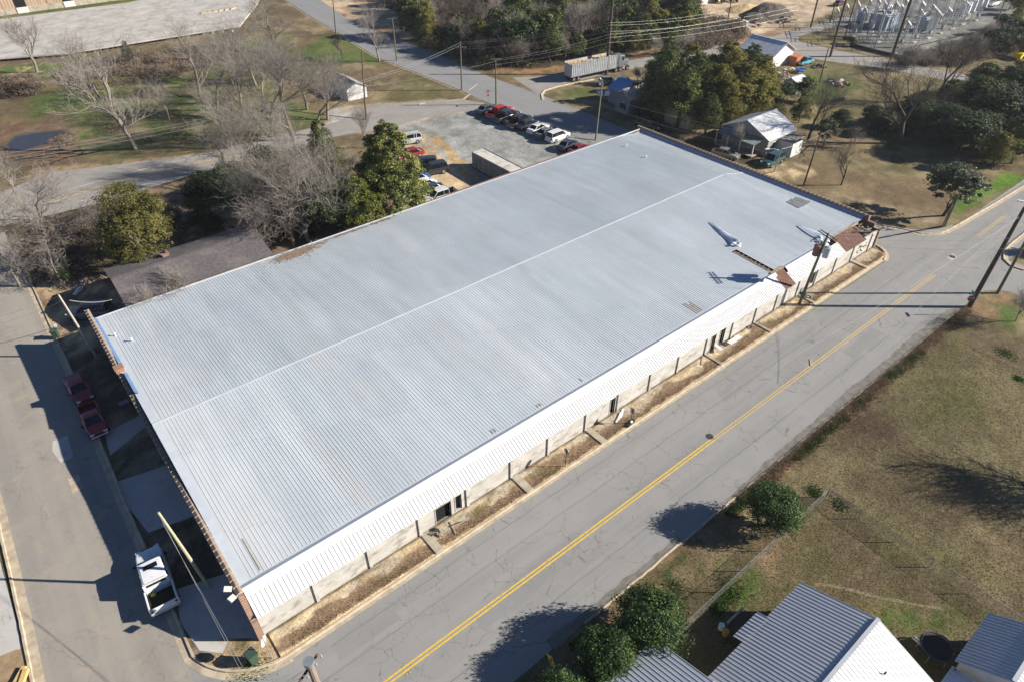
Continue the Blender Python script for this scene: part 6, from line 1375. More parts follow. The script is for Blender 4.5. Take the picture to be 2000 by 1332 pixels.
mb = MB(); mb.face([(a.x-nn.x*.6, a.y-nn.y*.6, 6.9), (b.x-nn.x*.6, b.y-nn.y*.6, 6.9), (b.x+nn.x*25, b.y+nn.y*25, 8.5), (a.x+nn.x*25, a.y+nn.y*25, 8.5)]); mb.build('roof', M_rust, rw, world=True)
for px, py in ((42, 14), (133, 2)):
    p = at(px, py, 1.6); t_ = (p-a).dot(d); c = a+d*t_-nn*.12; mb = MB(); mb.rbox((c.x, c.y, 2.6), (2.6, .1, 2.2), math.atan2(d.y, d.x)); w_ = mb.build('window', M_dark, rw, world=True)
    mb = MB(); mb.rbox((c.x-nn.x*.1, c.y-nn.y*.1, .75), (2.9, .15, 1.5), math.atan2(d.y, d.x)); mb.build('loading_sill', mat('junk_white', (.6, .6, .58)), rw, world=True)
# puddle
M_water = mat('puddle_water', (.045, .042, .045), (.035, .034, .038), 1, .28, spec=.25)
sheet('mud', P((4, 285), (28, 264), (62, 258), (100, 253), (132, 252), (140, 262), (120, 272), (103, 274), (106, 284), (72, 290), (45, 301), (12, 300)), .010, mat('mud', (.085, .062, .042), (.13, .10, .065), 1.5, .7, world=True), jag=.2)
sheet('puddle', P((14, 283), (30, 268), (62, 262), (100, 257), (125, 256), (130, 262), (112, 268), (95, 272), (98, 282), (70, 286), (45, 296), (25, 296)), .014, M_water, jag=.05)
# ================================================================== POLES, WIRES, SIGNS
def pole(label, base, topx, h, r=.15, m=None, arms=(), lamp=False, cans=0, group=None, nm='utility_pole', cat='utility pole', double=False):
    b = at(*base); tp = at(*topx, h) if topx else Vector((b.x, b.y, h)); t = thing(nm, label, cat, (b.x, b.y, 0), 0, group); d = tp-b
    mb = MB(); mb.tube([(0, 0, -.05), (d.x*.5, d.y*.5, h*.5), (d.x, d.y, h)], [r*1.15, r, r*.72], 10); mb.build('shaft', m or M_wood, t)
    for (z, L, az) in arms:
        f = z/h; c = Vector((d.x*f, d.y*f, z)); u = Vector((math.cos(az), math.sin(az), 0)); v = Vector((-u.y, u.x, 0))
        offs = (-(r+.06), r+.06) if double else (r+.05,)
        ca = None
        for o_ in offs:
            mb = MB(); mb.tube([c+v*o_-u*L/2, c+v*o_+u*L/2], .065, 4); ca = mb.build('crossarm', M_steel if m is None else M_wood, t)
        mb = MB()
        for s in (-.46, -.2, .2, .46): e = c+u*L*s; mb.tube([e+Vector((0, 0, .05)), e+Vector((0, 0, .28))], [.06, .035], 6)
        ins = mb.build('insulators', mat('porcelain', (.35, .33, .32), rough=.25), None); ins.parent = ca
    if lamp is not False:
        az = lamp; u = Vector((math.cos(az), math.sin(az), 0)); c = Vector((d.x*.9, d.y*.9, h*.9)); mb = MB(); mb.tube([c, c+u*1.2+Vector((0, 0, .35)), c+u*2.0+Vector((0, 0, .4))], .04, 6); l_ = mb.build('lamp_arm', M_steel, t)
        mb = MB(); mb.rbox(c+u*2.3+Vector((0, 0, .38)), (.7, .28, .14), az); q_ = mb.build('lamp_head', M_white, None, bevel=.04); q_.parent = l_
    for i in range(cans):
        a = i*2.1+.5; c = Vector((d.x*.8+.62*math.cos(a), d.y*.8+.62*math.sin(a), h*.8)); mb = MB(); mb.cyl((c.x, c.y), .36, c.z-.8, c.z+.45, 14); mb.cyl((c.x, c.y), .2, c.z+.45, c.z+.55, 10); mb.cyl((c.x, c.y), .05, c.z+.55, c.z+.8, 6)
        mb.build('transformer', (mat('can_grey', (.34, .38, .42), rough=.5), M_rust, mat('can_pale', (.5, .52, .54), rough=.4))[i % 3], t, smooth=False)
    return t
M_brightpole = mat('sunlit_pole', (.42, .40, .26), (.32, .30, .19), 5, .85, stretch=(3, 3, .4))
pole('pale greenish pole rising from the shaded strip beside the white pickup', (408, 1145), (309, 1000), 8.0, .12, M_brightpole)
pole('slim pale pole rising from the dark strip at the back left corner of the warehouse', (188, 695), (114, 576), 8.0, .12, mat('grey_pole', (.45, .42, .36), (.34, .31, .26), 5, .85))
pole('large pole with a round grey cap cut off by the bottom edge', (719, 1590), (603, 1293), 17.0, .21, mat('cap_pole', (.28, .22, .18), (.20, .155, .125), 5, .85), arms=((16.2, 1.5, .5),))
cap_ = [o for o in bpy.data.objects if o.get('label', '').startswith('large pole with a round grey cap')][0]; tp_ = at(603, 1293, 17.0)-Vector(cap_.location); mb = MB(); mb.cyl((tp_.x, tp_.y), .24, 16.9, 17.12, 18); mb.build('cap', M_steel, cap_)
pole('wooden pole with double crossarms and transformer cans beside the canopy', (1560, 596), (1618, 456), 9.6, .16, M_polegreen, arms=((9.3, 2.4, 1.25),), cans=3, double=True)
pole('thick dark leaning pole at the stop sign, running out of the picture at the right', (1893, 600), (2002, 405), 12.8, .24, M_wood)
pole('thinner grey-green pole behind the thick dark one at the right edge', (1948, 573), None, 12.5, .16, M_polegreen, arms=((11.9, 2.4, .8), (11.0, 1.2, 2.2)), lamp=1.9)
pole('grey pole leaning beside the glossy evergreen at the bend of the kerb', (1845, 441), (1876, 375), 9, .13, M_polegreen)
pole('twin of the grey pole at the kerb bend, standing just left of it', (1841, 443), (1868, 380), 8.4, .09, M_polegreen)
pole('dark pole on the brown lawn close behind the far parapet', (1569, 364), (1602, 262), 8.0, .12, M_wood)
pole('short grey street-light pole in front of the teal off-road car', (1512, 336), (1527, 290), 5.8, .10, M_steel, lamp=2.6)
pole('tall very dark pole behind the wood-chip lorry', (1184, 146), None, 19, .32, M_wood, arms=((13.5, 1.6, 0), (11.5, 1.6, 0)))
pole('grey pole with a long street lamp and a grey cabinet beside the far street', (1163, 275), (1177, 155), 9.0, .14, M_polegreen, lamp=.9)
pole('wooden pole at the corner of the grass triangle', (902, 177), (899, 82), 9.6, .15, M_polegreen, arms=((8.4, 2.2, -.7),))
pole('wooden pole with crossarm beside the slate sedan', (969, 205), (968, 116), 8.8, .15, M_polegreen, arms=((7.6, 2.2, -.7), (8.6, 1.6, -.7)))
pole('pole with a single crossarm at the far street by the lone bare tree', (775, 119), (766, 36), 9.3, .15, M_polegreen, arms=((9.1, 2.2, -.2),))
pole('brown pole without crossarm standing behind the tall broadleaf evergreen', (715, 235), (706, 100), 10.5, .15, M_wood)
pole('pole with a white box near the top edge by the far street', (656, 68), (650, 0), 9, .14, M_polegreen)
pole('pole in the sandy yard with a dark leaning top', (1417, 63), (1428, 5), 8.5, .15, M_wood, arms=((8.3, 2, .4),))
pole('thin pole in the grey scrub, left one', (1355, 92), (1358, 45), 6.5, .11, M_polegreen)
pole('thin pole in the grey scrub, right one', (1401, 85), (1410, 45), 6, .10, M_polegreen)
GP = 'tall dark poles in front of the substation'
pole('tall dark pole on the near side of the street bend, running out of the top', (1583, 55), None, 16, .20, M_wood)
pole('tall dark pole rising from the kerb beside the turquoise pickup', (1621, 112), None, 24, .24, M_wood)
pole('short dark pole between the street and the sandy yard', (1621, 45), None, 8, .14, M_wood)
pole('slanted dark pole growing from the grass by the little white shed', (1601, 160), (1618, 95), 9, .11, M_wood)
pole('tallest thick dark pole at the near edge of the substation', (1742, 111), None, 26, .30, M_wood)
pole('short dark pole stub below the tallest thick pole', (1730, 136), (1741, 110), 4, .13, M_wood)
pole('slender grey mast left of the tallest thick pole', (1706, 100), None, 17, .14, M_steel)
pole('bare dark pole left of the slender grey mast', (1649, 77), None, 15, .15, M_wood)
pole('white-grey mast at the right corner of the substation', (1942, 55), (1962, 5), 11, .18, M_steel)
# grey cabinet on the lamp pole
p = at(1175, 178, 4.6); mb = MB(); mb.rbox((0, 0, 0), (.9, .35, .9), 0); mb.rbox((1.3, 0, 0), (.8, .35, .8), 0); o = mb.build('meter_cabinet', mat('cabinet_white', (.6, .63, .7), rough=.5)); o.location = (p.x-.6, p.y-.3, 4.3); o.rotation_euler = (0, 0, -.6); tag(o, 'pair of white boxes strapped to the lamp pole beside the blue-roofed house', 'cabinet')
# wires
M_wire = mat('wire_bright', (.40, .40, .38), rough=.4, metal=.3); M_wired = mat('wire_dark', (.10, .10, .10), rough=.6)
def wire(label, a, b, za, zb, sag=.6, r=.010, m=None, group='overhead wires', A=None, B=None):
    A = A or at(*a, za); B = B or at(*b, zb); mb = MB(); pts = []
    for i in range(17): t = i/16; q = A.lerp(B, t); q.z -= sag*4*t*(1-t); pts.append(q)
    mb.tube(pts, r, 5); tag(mb.build('power_line', m or M_wire), label, 'wire', group)
for i, (ya, yb, z) in enumerate(((83, 45, 9.0), (86, 50, 9.0), (97, 62, 8.2))):
    wire('wire from the grass-triangle pole to the tall dark pole behind the lorry', (900, ya), (1192, yb), z, 11.5, .5, .011)
    wire('wire running from the tall dark pole towards the top right over the scrub', (1192, yb), (1420, (20, 26, 38)[i]), 11.5, 9, .6, .011)
for i, (ya, yb) in enumerate(((116, 68), (119, 74), (126, 84))):
    wire('wire from the pole beside the slate sedan to the tall dark pole behind the lorry', (969, ya), (1190, yb), 8.4, 10, .5, .011)
    wire('lower wire from the tall dark pole across the scrub to the top right', (1190, yb), (1560, (12, 20, 30)[i]), 10, 9, .8, .011)
for i, (ya, yb) in enumerate(((84, 158), (89, 162), (120, 170))):
    wire('wire from the crossroads poles down to the brown pole by the broadleaf tree', (899 if i < 2 else 969, ya), (708, yb), 8.6, 7.5, .5, .02)
    wire('long wire over the bare trees of the grassy lot towards the left edge', (708, yb), (-40, 308+i*7), 7.5, 8, 1.0, .014)
wire('wire from the lamp pole over the far parapet to the lawn pole', (1172, 190), (1596, 285), 7.5, 6.8, .5, .016)
wire('second wire from the lamp pole behind the far parapet', (1172, 205), (1512, 300), 6.8, 5.5, .5, .014)
wire('service wire drooping from the lawn pole to the street-light pole', (1527, 292), (1620, 255), 5.5, 7, .3, .016)
for i, (a, b) in enumerate((((1620, 452), (2030, 430)), ((1624, 458), (2030, 444)), ((1628, 464), (2030, 462)), ((1622, 475), (2030, 484)))):
    wire('pale wire from the transformer pole across the street crossing to the right edge', a, b, 9.4, 9.8, .5, .014)
wire('pale wire slanting up over the crossing to the thick dark pole', (1560, 690), (1990, 425), 5.0, 11.8, .4, .016)
wire('pale wire crossing the double yellow line towards the top right', (1700, 690), (1985, 418), 4.0, 11.8, .3, .014)
for i, (a, b) in enumerate((((315, 1012), (468, 1305)), ((317, 1020), (474, 1302)))):
    wire('wire dropping from the pale greenish pole towards the stop-sign corner', a, b, 7.8, 4.2, .15, .010)
wire('thin wire from the pale corner pole to the left edge, upper one', (113, 580), (-30, 625), 7.8, 7.5, .2, .010, M_wired)
wire('thin wire from the pale corner pole to the left edge, lower one', (118, 590), (-30, 640), 7.3, 7.2, .2, .010, M_wired)
wire('thick pale service cable hanging from the corner pole to the shingled building', None, None, 0, 0, .45, .035, A=at(136, 587, 6.6), B=at(232, 581, 3.2))
for i in range(2): wire('wire from the capped pole out of the bottom left', (604+i*2, 1302+i*8), (520, 1350+i*14), 16, 15.6, .1, .009)
# signs
def octagon(r): return [(r*math.cos(R(22.5+45*i)), r*math.sin(R(22.5+45*i))) for i in range(8)]
def plate(name, poly, loc, az, tilt, m, parent, th=.012, off=0.0):
    """flat plate standing vertically, facing direction az"""
    u = Vector((-math.sin(az), math.cos(az), 0)); n_ = Vector((math.cos(az), math.sin(az), 0)); mb = MB(); c = Vector(loc)+n_*off
    f = [c+u*x+Vector((0, 0, y)) for x, y in poly]; k = len(f); g = [q-n_*th for q in f]; mb.face(f); mb.face(g[::-1])
    for i in range(k): j = (i+1) % k; mb.face([f[j], f[i], g[i], g[j]])
    return mb.build(name, m, parent)
def textobj(s, loc, az, size, m, parent, depth=.004):
    cu = bpy.data.curves.new('lettering', 'FONT'); cu.body = s; cu.size = size; cu.align_x = 'CENTER'; cu.align_y = 'CENTER'; cu.extrude = depth; cu.offset = .003
    tmp = bpy.data.objects.new('lettering', cu); COL.objects.link(tmp); dg = bpy.context.evaluated_depsgraph_get(); me = bpy.data.meshes.new_from_object(tmp.evaluated_get(dg)); bpy.data.objects.remove(tmp)
    me.materials.clear(); me.materials.append(m); o = obj('lettering', me, None)
    o.matrix_local = Matrix.Translation(Vector(loc)) @ Matrix.Rotation(az+math.pi/2, 4, 'Z') @ Matrix.Rotation(math.pi/2, 4, 'X'); o.parent = parent; return o
M_red = mat('sign_red', (.40, .01, .02), (.36, .01, .02), 2, .4); M_sgreen = mat('sign_green', (.0, .22, .16), rough=.4); M_syel = mat('sign_yellow', (.68, .48, .08), rough=.4); M_smetal = mat('sign_back', (.40, .40, .40), rough=.4, metal=.5)
def stopsign(label, base, az, h=2.5, name_=None):
    b = at(*base); t = thing('stop_sign', label, 'sign', (b.x, b.y, 0)); mb = MB(); mb.tube([(0, 0, 0), (0, 0, h+.42)], .035, 6); mb.build('post', M_smetal, t)
    n_ = Vector((math.cos(az), math.sin(az), 0))
    s = plate('sign_plate', octagon(.40), (0, 0, h), az, 0, M_white, t, off=.05); f = plate('sign_face', octagon(.372), (0, 0, h), az, 0, M_red, None, th=.004, off=.056); f.parent = s
    textobj('STOP', Vector((0, 0, h))+n_*.062, az, .30, M_white, s)
    if name_:
        g = plate('street_name_plate', [(-.42, -.09), (.42, -.09), (.42, .09), (-.42, .09)], (0, 0, h+.56), az, 0, M_sgreen, t, off=.03)
        textobj(name_, Vector((0, 0, h+.56))+n_*.034, az, .16, M_white, g)
        plate('street_name_plate', [(-.42, -.09), (.42, -.09), (.42, .09), (-.42, .09)], (0, 0, h+.76), az+math.pi/2, 0, M_sgreen, t, off=.03)
    return t
stopsign('red stop sign with a green name plate at the thick dark pole', (1879, 615), R(228), 2.35, 'ISLAND')
stopsign('stop sign seen edge-on at the near corner of the warehouse beside the green bin', (531, 1284), R(138), 2.3)
stopsign('distant stop sign with a green name plate behind the slate sedan', (954, 208), R(250), 2.3, ' ')
for i, (bx, by, lab, hh_) in enumerate(((1104, 912, 'bare sign post on the verge with its plate seen edge-on, nearer one', 2.2), (1231, 828, 'sign post on the verge near the black skateboard-like base, plate seen edge-on', 1.9))):
    b = at(bx, by); t = thing('sign_post', lab, 'sign', (b.x, b.y, .1)); mb = MB(); mb.tube([(0, 0, 0), (0, 0, hh_)], .03, 6); mb.build('post', M_wood, t)
    plate('sign_plate', octagon(.33) if not i else [(-.25, -.35), (.25, -.35), (.25, .35), (-.25, .35)], (0, 0, hh_-.25), R(-39) if False else R(2), 0, M_smetal, t, off=.04)
b = at(1231, 829); mb = MB(); mb.rbox((0, 0, .12), (1.15, .32, .14), .15); mb.rbox((.1, 0, .22), (.3, .2, .12), .15, 1); o = mb.build('rubber_weight', [M_black, M_white], bevel=.03); o.location = (b.x, b.y, .1); tag(o, 'black weighted board lying at the foot of the second sign post', 'weight')
# yellow warning sign at the bottom: black arrow above a red octagon
b = at(1062, 1310); t = thing('warning_sign', 'yellow warning sign with a black arrow over a red octagon in the shade', 'sign', (b.x+.3, b.y-.4, 0)); az = R(170)
mb = MB(); mb.tube([(0, 0, 0), (0, 0, 2.1)], .035, 6); mb.build('post', M_smetal, t)
s = plate('sign_plate', [(0, -.62), (.62, 0), (0, .62), (-.62, 0)], (0, 0, 1.7), az, 0, M_syel, t, off=.05); n_ = Vector((math.cos(az), math.sin(az), 0))
f = plate('sign_symbol', [(x*.55, y*.55-.14) for x, y in octagon(.42)], (0, 0, 1.7), az, 0, M_red, None, th=.004, off=.056); f.parent = s
f = plate('sign_symbol', [(-.035, .12), (.035, .12), (.035, .26), (.10, .26), (0, .42), (-.10, .26), (-.035, .26)], (0, 0, 1.7), az, 0, M_dark, None, th=.004, off=.056); f.parent = s
# wheeled bins
M_bin = mat('bin_green', (.045, .085, .06), (.04, .07, .05), 3, .5)
def wbin(label, px, py, rz, z=.1):
    b = at(px, py); t = thing('wheeled_bin', label, 'bin', (b.x, b.y, z), rz); mb = MB()
    loft(mb, [[(-.32, -.30, 1.0), (-.24, -.22, 0), (.24, -.22, 0), (.32, -.30, 1.0)], [(-.32, .33, 1.0), (-.24, .24, 0), (.24, .24, 0), (.32, .33, 1.0)]], caps=False)
    mb.face([(-.32, -.30, 1.0), (-.24, -.22, 0), (.24, -.22, 0), (.32, -.30, 1.0)]); mb.face([(-.32, .33, 1.0), (-.24, .24, 0), (.24, .24, 0), (.32, .33, 1.0)][::-1]); mb.build('body', M_bin, t)
    mb = MB(); mb.rbox((0, 0, 1.05), (.74, .76, .08)); mb.rbox((0, .40, 1.02), (.6, .08, .06)); mb.build('lid', M_bin, t, bevel=.03)
    for s in (-.28, .28): mb = MB(); mb.tube([(s-.03, .28, .12), (s+.03, .28, .12)], .12, 12); mb.build('wheel', M_black, t)
wbin('dark green wheeled bin on the dead grass at the near corner of the warehouse', 497, 1292, .2)
wbin('dark green wheeled bin on the sand at the kerb by the back left corner', 112, 660, 1.2, 0)
b = at(119, 657); t = thing('sign_post', 'short white-topped post beside the green bin at the back left corner', 'sign', (b.x, b.y, 0)); mb = MB(); mb.tube([(0, 0, 0), (0, 0, 1.5)], .035, 6); mb.build('post', M_smetal, t); plate('sign_plate', [(-.15, -.2), (.15, -.2), (.15, .2), (-.15, .2)], (0, 0, 1.5), R(250), 0, M_white, t, off=.03)
# chain-link fence
def fence(name, label, pts, h=1.2, step=3.0, rail=.03):
    t = thing(name, label, 'fence', (pts[0][0], pts[0][1], 0)); M_mesh = MATS.get('chain_link') or chain()
    for a, b in zip(pts[:-1], pts[1:]):
        a = Vector((*a, 0)); b = Vector((*b, 0)); L = (b-a).length; k = max(1, round(L/step))
        mb = MB(); mb.tube([a+Vector((0, 0, h)), b+Vector((0, 0, h))], rail, 6); mb.build('top_rail', M_steel, t, world=True)
        mb = MB(); mb.face([a+Vector((0, 0, .03)), b+Vector((0, 0, .03)), b+Vector((0, 0, h)), a+Vector((0, 0, h))]); mb.build('mesh_panel', M_mesh, t, world=True)
        for i in range(k+1):
            p = a.lerp(b, i/k); mb = MB(); mb.tube([p, p+Vector((0, 0, h+.05))], .035, 6); mb.build('post', M_steel, t, world=True)
def chain():
    m = bpy.data.materials.new('chain_link'); m.use_nodes = True; n = m.node_tree.nodes; l = m.node_tree.links; p = n['Principled BSDF']; p.inputs['Base Color'].default_value = (.30, .30, .30, 1); p.inputs['Metallic'].default_value = .4
    g = n.new('ShaderNodeNewGeometry'); sx = n.new('ShaderNodeSeparateXYZ'); l.new(g.outputs['Position'], sx.inputs[0]); ad = n.new('ShaderNodeMath'); ad.operation = 'ADD'; l.new(sx.outputs[0], ad.inputs[0]); l.new(sx.outputs[1], ad.inputs[1])
    outs = []
    for op in ('ADD', 'SUBTRACT'):
        a = n.new('ShaderNodeMath'); a.operation = op; l.new(ad.outputs[0], a.inputs[0]); l.new(sx.outputs[2], a.inputs[1]); mo = n.new('ShaderNodeMath'); mo.operation = 'PINGPONG'; mo.inputs[1].default_value = .04; l.new(a.outputs[0], mo.inputs[0])
        lt = n.new('ShaderNodeMath'); lt.operation = 'LESS_THAN'; lt.inputs[1].default_value = .0055; l.new(mo.outputs[0], lt.inputs[0]); outs.append(lt)
    mx = n.new('ShaderNodeMath'); mx.operation = 'MAXIMUM'; l.new(outs[0].outputs[0], mx.inputs[0]); l.new(outs[1].outputs[0], mx.inputs[1]); l.new(mx.outputs[0], p.inputs['Alpha']); MATS['chain_link'] = m; return m
fence('chain_link_fence', 'chain-link fence bending round the lawn of the near houses', [(24.2, 11.3), (43.9, 11.3), (43.9, -12)], 1.2, 2.9, .011)
fence('chain_link_fence', 'tall chain-link fence along the near edge of the substation', [tuple(at(*q)[:2]) for q in ((1607, 62), (1650, 78), (1700, 96), (1760, 112), (1830, 134))], 2.0, 4)
mb = MB(); a = at(1655, 88); b = at(1800, 128)
pts = [at(*q) for q in ((1660, 90), (1700, 101), (1750, 113), (1810, 130))]
for p, q in zip(pts[:-1], pts[1:]): d = (q-p); mb.rbox((p+q)/2+Vector((0, 0, .35)), (d.length, .3, .7), math.atan2(d.y, d.x))
tag(mb.build('retaining_wall', mat('dark_block', (.07, .06, .055), (.05, .045, .04), 1, .9, world=True)), 'low dark retaining wall below the substation fence', 'wall')
mb = MB(); mb.rbox((0, 0, .0), (.22, .3, .16)); mb.tube([(0, 0, -.1), (.0, 0, .14)], .1, 8); o = mb.build('post_cap_rag', mat('teal_rag', (.1, .45, .35), rough=.8)); o.location = (*tuple(at(1523, 1040, 1.2)[:2]), 1.22); tag(o, 'small green rag tied on the top rail of the chain-link fence', 'rag')
# debris on the verge
def board(px, py, L, wd, rz, label, m, z=.14, ry=0, th=.04):
    p = at(px, py, z); mb = MB(); mb.rbox((0, 0, 0), (L, wd, th), 0, 0, 0, ry); o = mb.build('board', m, bevel=.006); o.location = (p.x, p.y, z+th); o.rotation_euler = (0, 0, rz); tag(o, label, 'board', 'loose boards on the verge')
M_wb = mat('white_sheet_metal', (.74, .74, .72), (.66, .66, .65), 3, .5)
board(1214, 808, 1.3, .22, .5, 'white board on the gravel beside the closed doorway, upper of three', M_wb)
board(1210, 813, 1.2, .2, .5, 'white board on the gravel beside the closed doorway, middle of three', M_wb, z=.16)
board(1206, 819, .9, .16, .45, 'short white board on the gravel beside the closed doorway, lowest of three', M_wb)
board(1434, 664, 2.1, .55, .05, 'white sheet lying on the verge right of the twin doorways', M_wb, z=.3, ry=.05)
board(1401, 677, 1.7, .45, 1.15, 'white sheet leaning out of the left twin doorway', M_wb, z=.35, ry=.2)
board(1155, 843, 1.2, .08, -.45, 'thin stick on the gravel beside the concrete strip', M_wood)
board(885, 1030, 1.3, .07, 1.3, 'pale stick on the gravel in front of the open doorway', mat('stick', (.45, .36, .25)))
board(890, 1023, 1.0, .07, -.2, 'dark stick crossing the pale one in front of the open doorway', M_wood)
board(1372, 704, 1.4, .09, .6, 'pale lath against the wall left of the narrow strip', mat('stick', (.45, .36, .25)))
board(1583, 708, 1.1, .16, .6, 'tan board in the gutter on the far side of the road', mat('stick', (.45, .36, .25)), z=.0)
heap(847, 1045, 16, .5, 'dark scraps and twigs on the verge before the open doorway', JC[1:4], 21, 'scrap pile', 'scrap_pile', loc=(*at(850, 1043)[:2],), sz=(.05, .4), hz=.15).location.z = .1
heap(1572, 580, 26, .7, 'dark scrap heaped at the foot of the transformer pole', JC[2:4]+[JC[1]], 22, 'scrap pile', 'scrap_pile', sz=(.1, .5), hz=.3).location.z = .1
heap(1463, 641, 8, .35, 'small black things against the wall by the narrow strip', JC[3:4], 23, 'scrap pile', 'scrap_pile', sz=(.1, .3), hz=.2).location.z = .1
# reflectors on the centre line
rf0 = None
for i, (px, py) in enumerate(((787, 1302), (791, 1299), (795, 1317), (801, 1313), (1070, 1096), (1078, 1107), (1143, 1042), (1152, 1051), (1238, 1008))):
    p = at(px, py)
    if rf0 is None: mb = MB(); mb.rbox((0, 0, .012), (.1, .1, .015)); rf0 = mb.build('road_reflector', mat('reflector', (.55, .42, .15), rough=.3)); o = rf0
    else: o = rf0.copy(); COL.objects.link(o)
    o.location = (p.x, p.y, .012); tag(o, 'little square reflector beside the yellow centre line', 'road reflector', 'reflectors beside the centre line')
# excavator-yellow machine at the right edge and timber at the bottom left
p = at(1990, 116); mb = MB(); mb.rbox((0, 0, 1.1), (2.6, 1.6, .9)); mb.rbox((-1.9, 0, .9), (1.2, 1.8, .8), 0, 0, 0, .5); mb.rbox((.5, 0, 2.0), (1.1, 1.2, 1.0), 0, 1)
for x in (-.9, .9):
    for y in (-.8, .8): mb.tube([(x, y-.15, .5), (x, y+.15, .5)], .5, 14, 2)
o = mb.build('yellow_loader', [mat('machine_yellow', (.75, .55, .02), rough=.4), M_glass, M_tyre], bevel=.05); o.location = (p.x, p.y, 0); tag(o, 'bright yellow machine cut by the right edge near the top', 'machine')
for i, (px, py, rz) in enumerate(((40, 1322, .9), (48, 1328, 1.1))):
    p = at(px, py); mb = MB(); mb.rbox((0, 0, .15+i*.1), (1.3, .35, .25), rz); o = mb.build('timber_block', mat('fresh_timber', (.62, .42, .16), (.5, .34, .14), 3, .8), bevel=.02); o.location = (p.x, p.y, 0); tag(o, ('yellow timber block at the bottom left edge, upper one', 'yellow timber block at the bottom left edge, lower one')[i], 'timber')
sheet('dirt_patch', P((-20, 1290), (30, 1268), (66, 1264), (70, 1300), (68, 1400), (-20, 1400)), .018, mat('dirt', (.34, .24, .14), (.24, .17, .10), 2, .95, world=True), jag=.08)
# ================================================================== SUBSTATION
M_lat = mat('lattice_steel', (.36, .38, .40), (.28, .30, .32), 3, .5, .3)
GS = 'steel frames of the substation'
def lattice(px, py, h, wd, label, arm=0):
    b = at(px, py) if not isinstance(px, Vector) else px; t = thing('lattice_tower', label, 'steel frame', (b.x, b.y, 0), .6, GS); mb = MB(); s = wd/2; k = int(h/1.1)
    for x in (-s, s):
        for y in (-s, s): mb.tube([(x, y, 0), (x, y, h)], .045, 4)
    for i in range(k):
        z0, z1 = h*i/k, h*(i+1)/k
        for a, b_ in (((-s, -s), (s, -s)), ((s, -s), (s, s)), ((s, s), (-s, s)), ((-s, s), (-s, -s))): mb.tube([(*a, z0), (*b_, z1)], .025, 3, cap=False)
    mb.build('mast', M_lat, t)
    if arm:
        mb = MB(); mb.tube([(-arm, 0, h), (arm, 0, h)], .06, 4); mb.tube([(-arm, 0, h+.5), (arm, 0, h+.5)], .05, 4)
        for i in range(10): x = -arm+2*arm*i/10; mb.tube([(x, 0, h), (x+arm*.2, 0, h+.5)], .025, 3, cap=False)
        a_ = mb.build('beam', M_lat, t); mb = MB()
        for x in (-arm*.8, 0, arm*.8): mb.tube([(x, 0, h), (x, 0, h-1.1)], [.10, .07], 8)
        i_ = mb.build('insulators', mat('brown_porcelain', (.25, .18, .15), rough=.3), None); i_.parent = a_
rr = random.Random(9); o0 = at(1690, 62)
for i in range(9):
    for j in range(5):
        x = 184+i*5.4; y = 74+j*4.6
        lattice(Vector((x+rr.uniform(-.5, .5), y+rr.uniform(-.4, .4), 0)), 0, rr.choice((5.5, 7.5, 9)), .55, 'grey lattice steel frame among the substation gear', arm=rr.choice((2.2, 2.8)))
def breaker(x, y, label):
    t = thing('circuit_breaker', label, 'electrical gear', (x, y, 0), rr.uniform(-.1, .1), 'gear boxes of the substation'); mb = MB(); mb.rbox((0, 0, 1.5), (.9, .6, .8))
    for a_ in (-.4, .4):
        for b_ in (-.25, .25): mb.tube([(a_, b_, .2), (a_, b_, 1.2)], .04, 4)
    mb.build('tank', mat('gear_grey', (.30, .32, .34), rough=.5), t, bevel=.04)
    mb = MB()
    for s in (-.5, 0, .5): mb.tube([(s, -.2, 1.8), (s*1.4, -.5, 3.2)], [.08, .05], 8); mb.tube([(s, .2, 1.8), (s*1.4, .5, 3.2)], [.08, .05], 8)
    mb.build('bushings', mat('grey_porcelain', (.42, .42, .44), rough=.3), t)
    mb = MB(); mb.box(-.9, .9, -.3, .3, 0, .25); mb.build('plinth', mat('pale_plinth', (.50, .46, .39), rough=.9), t)
for i in range(7):
    for j in range(3): breaker(184.5+i*7.0+rr.uniform(-.7, .7), 74.2+j*6.2+rr.uniform(-.5, .5), 'grey tank with slanting insulators on a pale plinth in the substation')
def transformer(px, py, label, sc=1.0):
    b = at(px, py); t = thing('power_transformer', label, 'transformer', (b.x, b.y, 0), 0, None); mb = MB(); mb.rbox((0, 0, 1.9*sc), (3.2*sc, 2.0*sc, 3.0*sc)); mb.build('tank', mat('transformer_grey', (.40, .43, .47), rough=.5), t, bevel=.05)
    mb = MB()
    for i in range(9): mb.rbox((-1.4*sc+i*.35*sc, -1.35*sc, 1.7*sc), (.08, .6*sc, 2.4*sc))
    mb.build('radiator', M_lat, t)
    mb = MB(); mb.tube([(-1.2*sc, .6*sc, 3.9*sc), (1.2*sc, .6*sc, 3.9*sc)], .35*sc, 12); mb.build('oil_tank', M_white, t)
    mb = MB()
    for x in (-.9, 0, .9): mb.tube([(x*sc, -.2, 3.4*sc), (x*sc, -.4, 4.8*sc)], [.16, .08], 8)
    mb.build('bushings', mat('brown_porcelain', (.25, .18, .15)), t)
transformer(1730, 52, 'large grey power transformer in the front of the substation', 1.2)
transformer(1800, 60, 'power transformer with a bright white tank right of the large one', 1.0)
transformer(1680, 44, 'smaller power transformer beside the substation hut', .8)
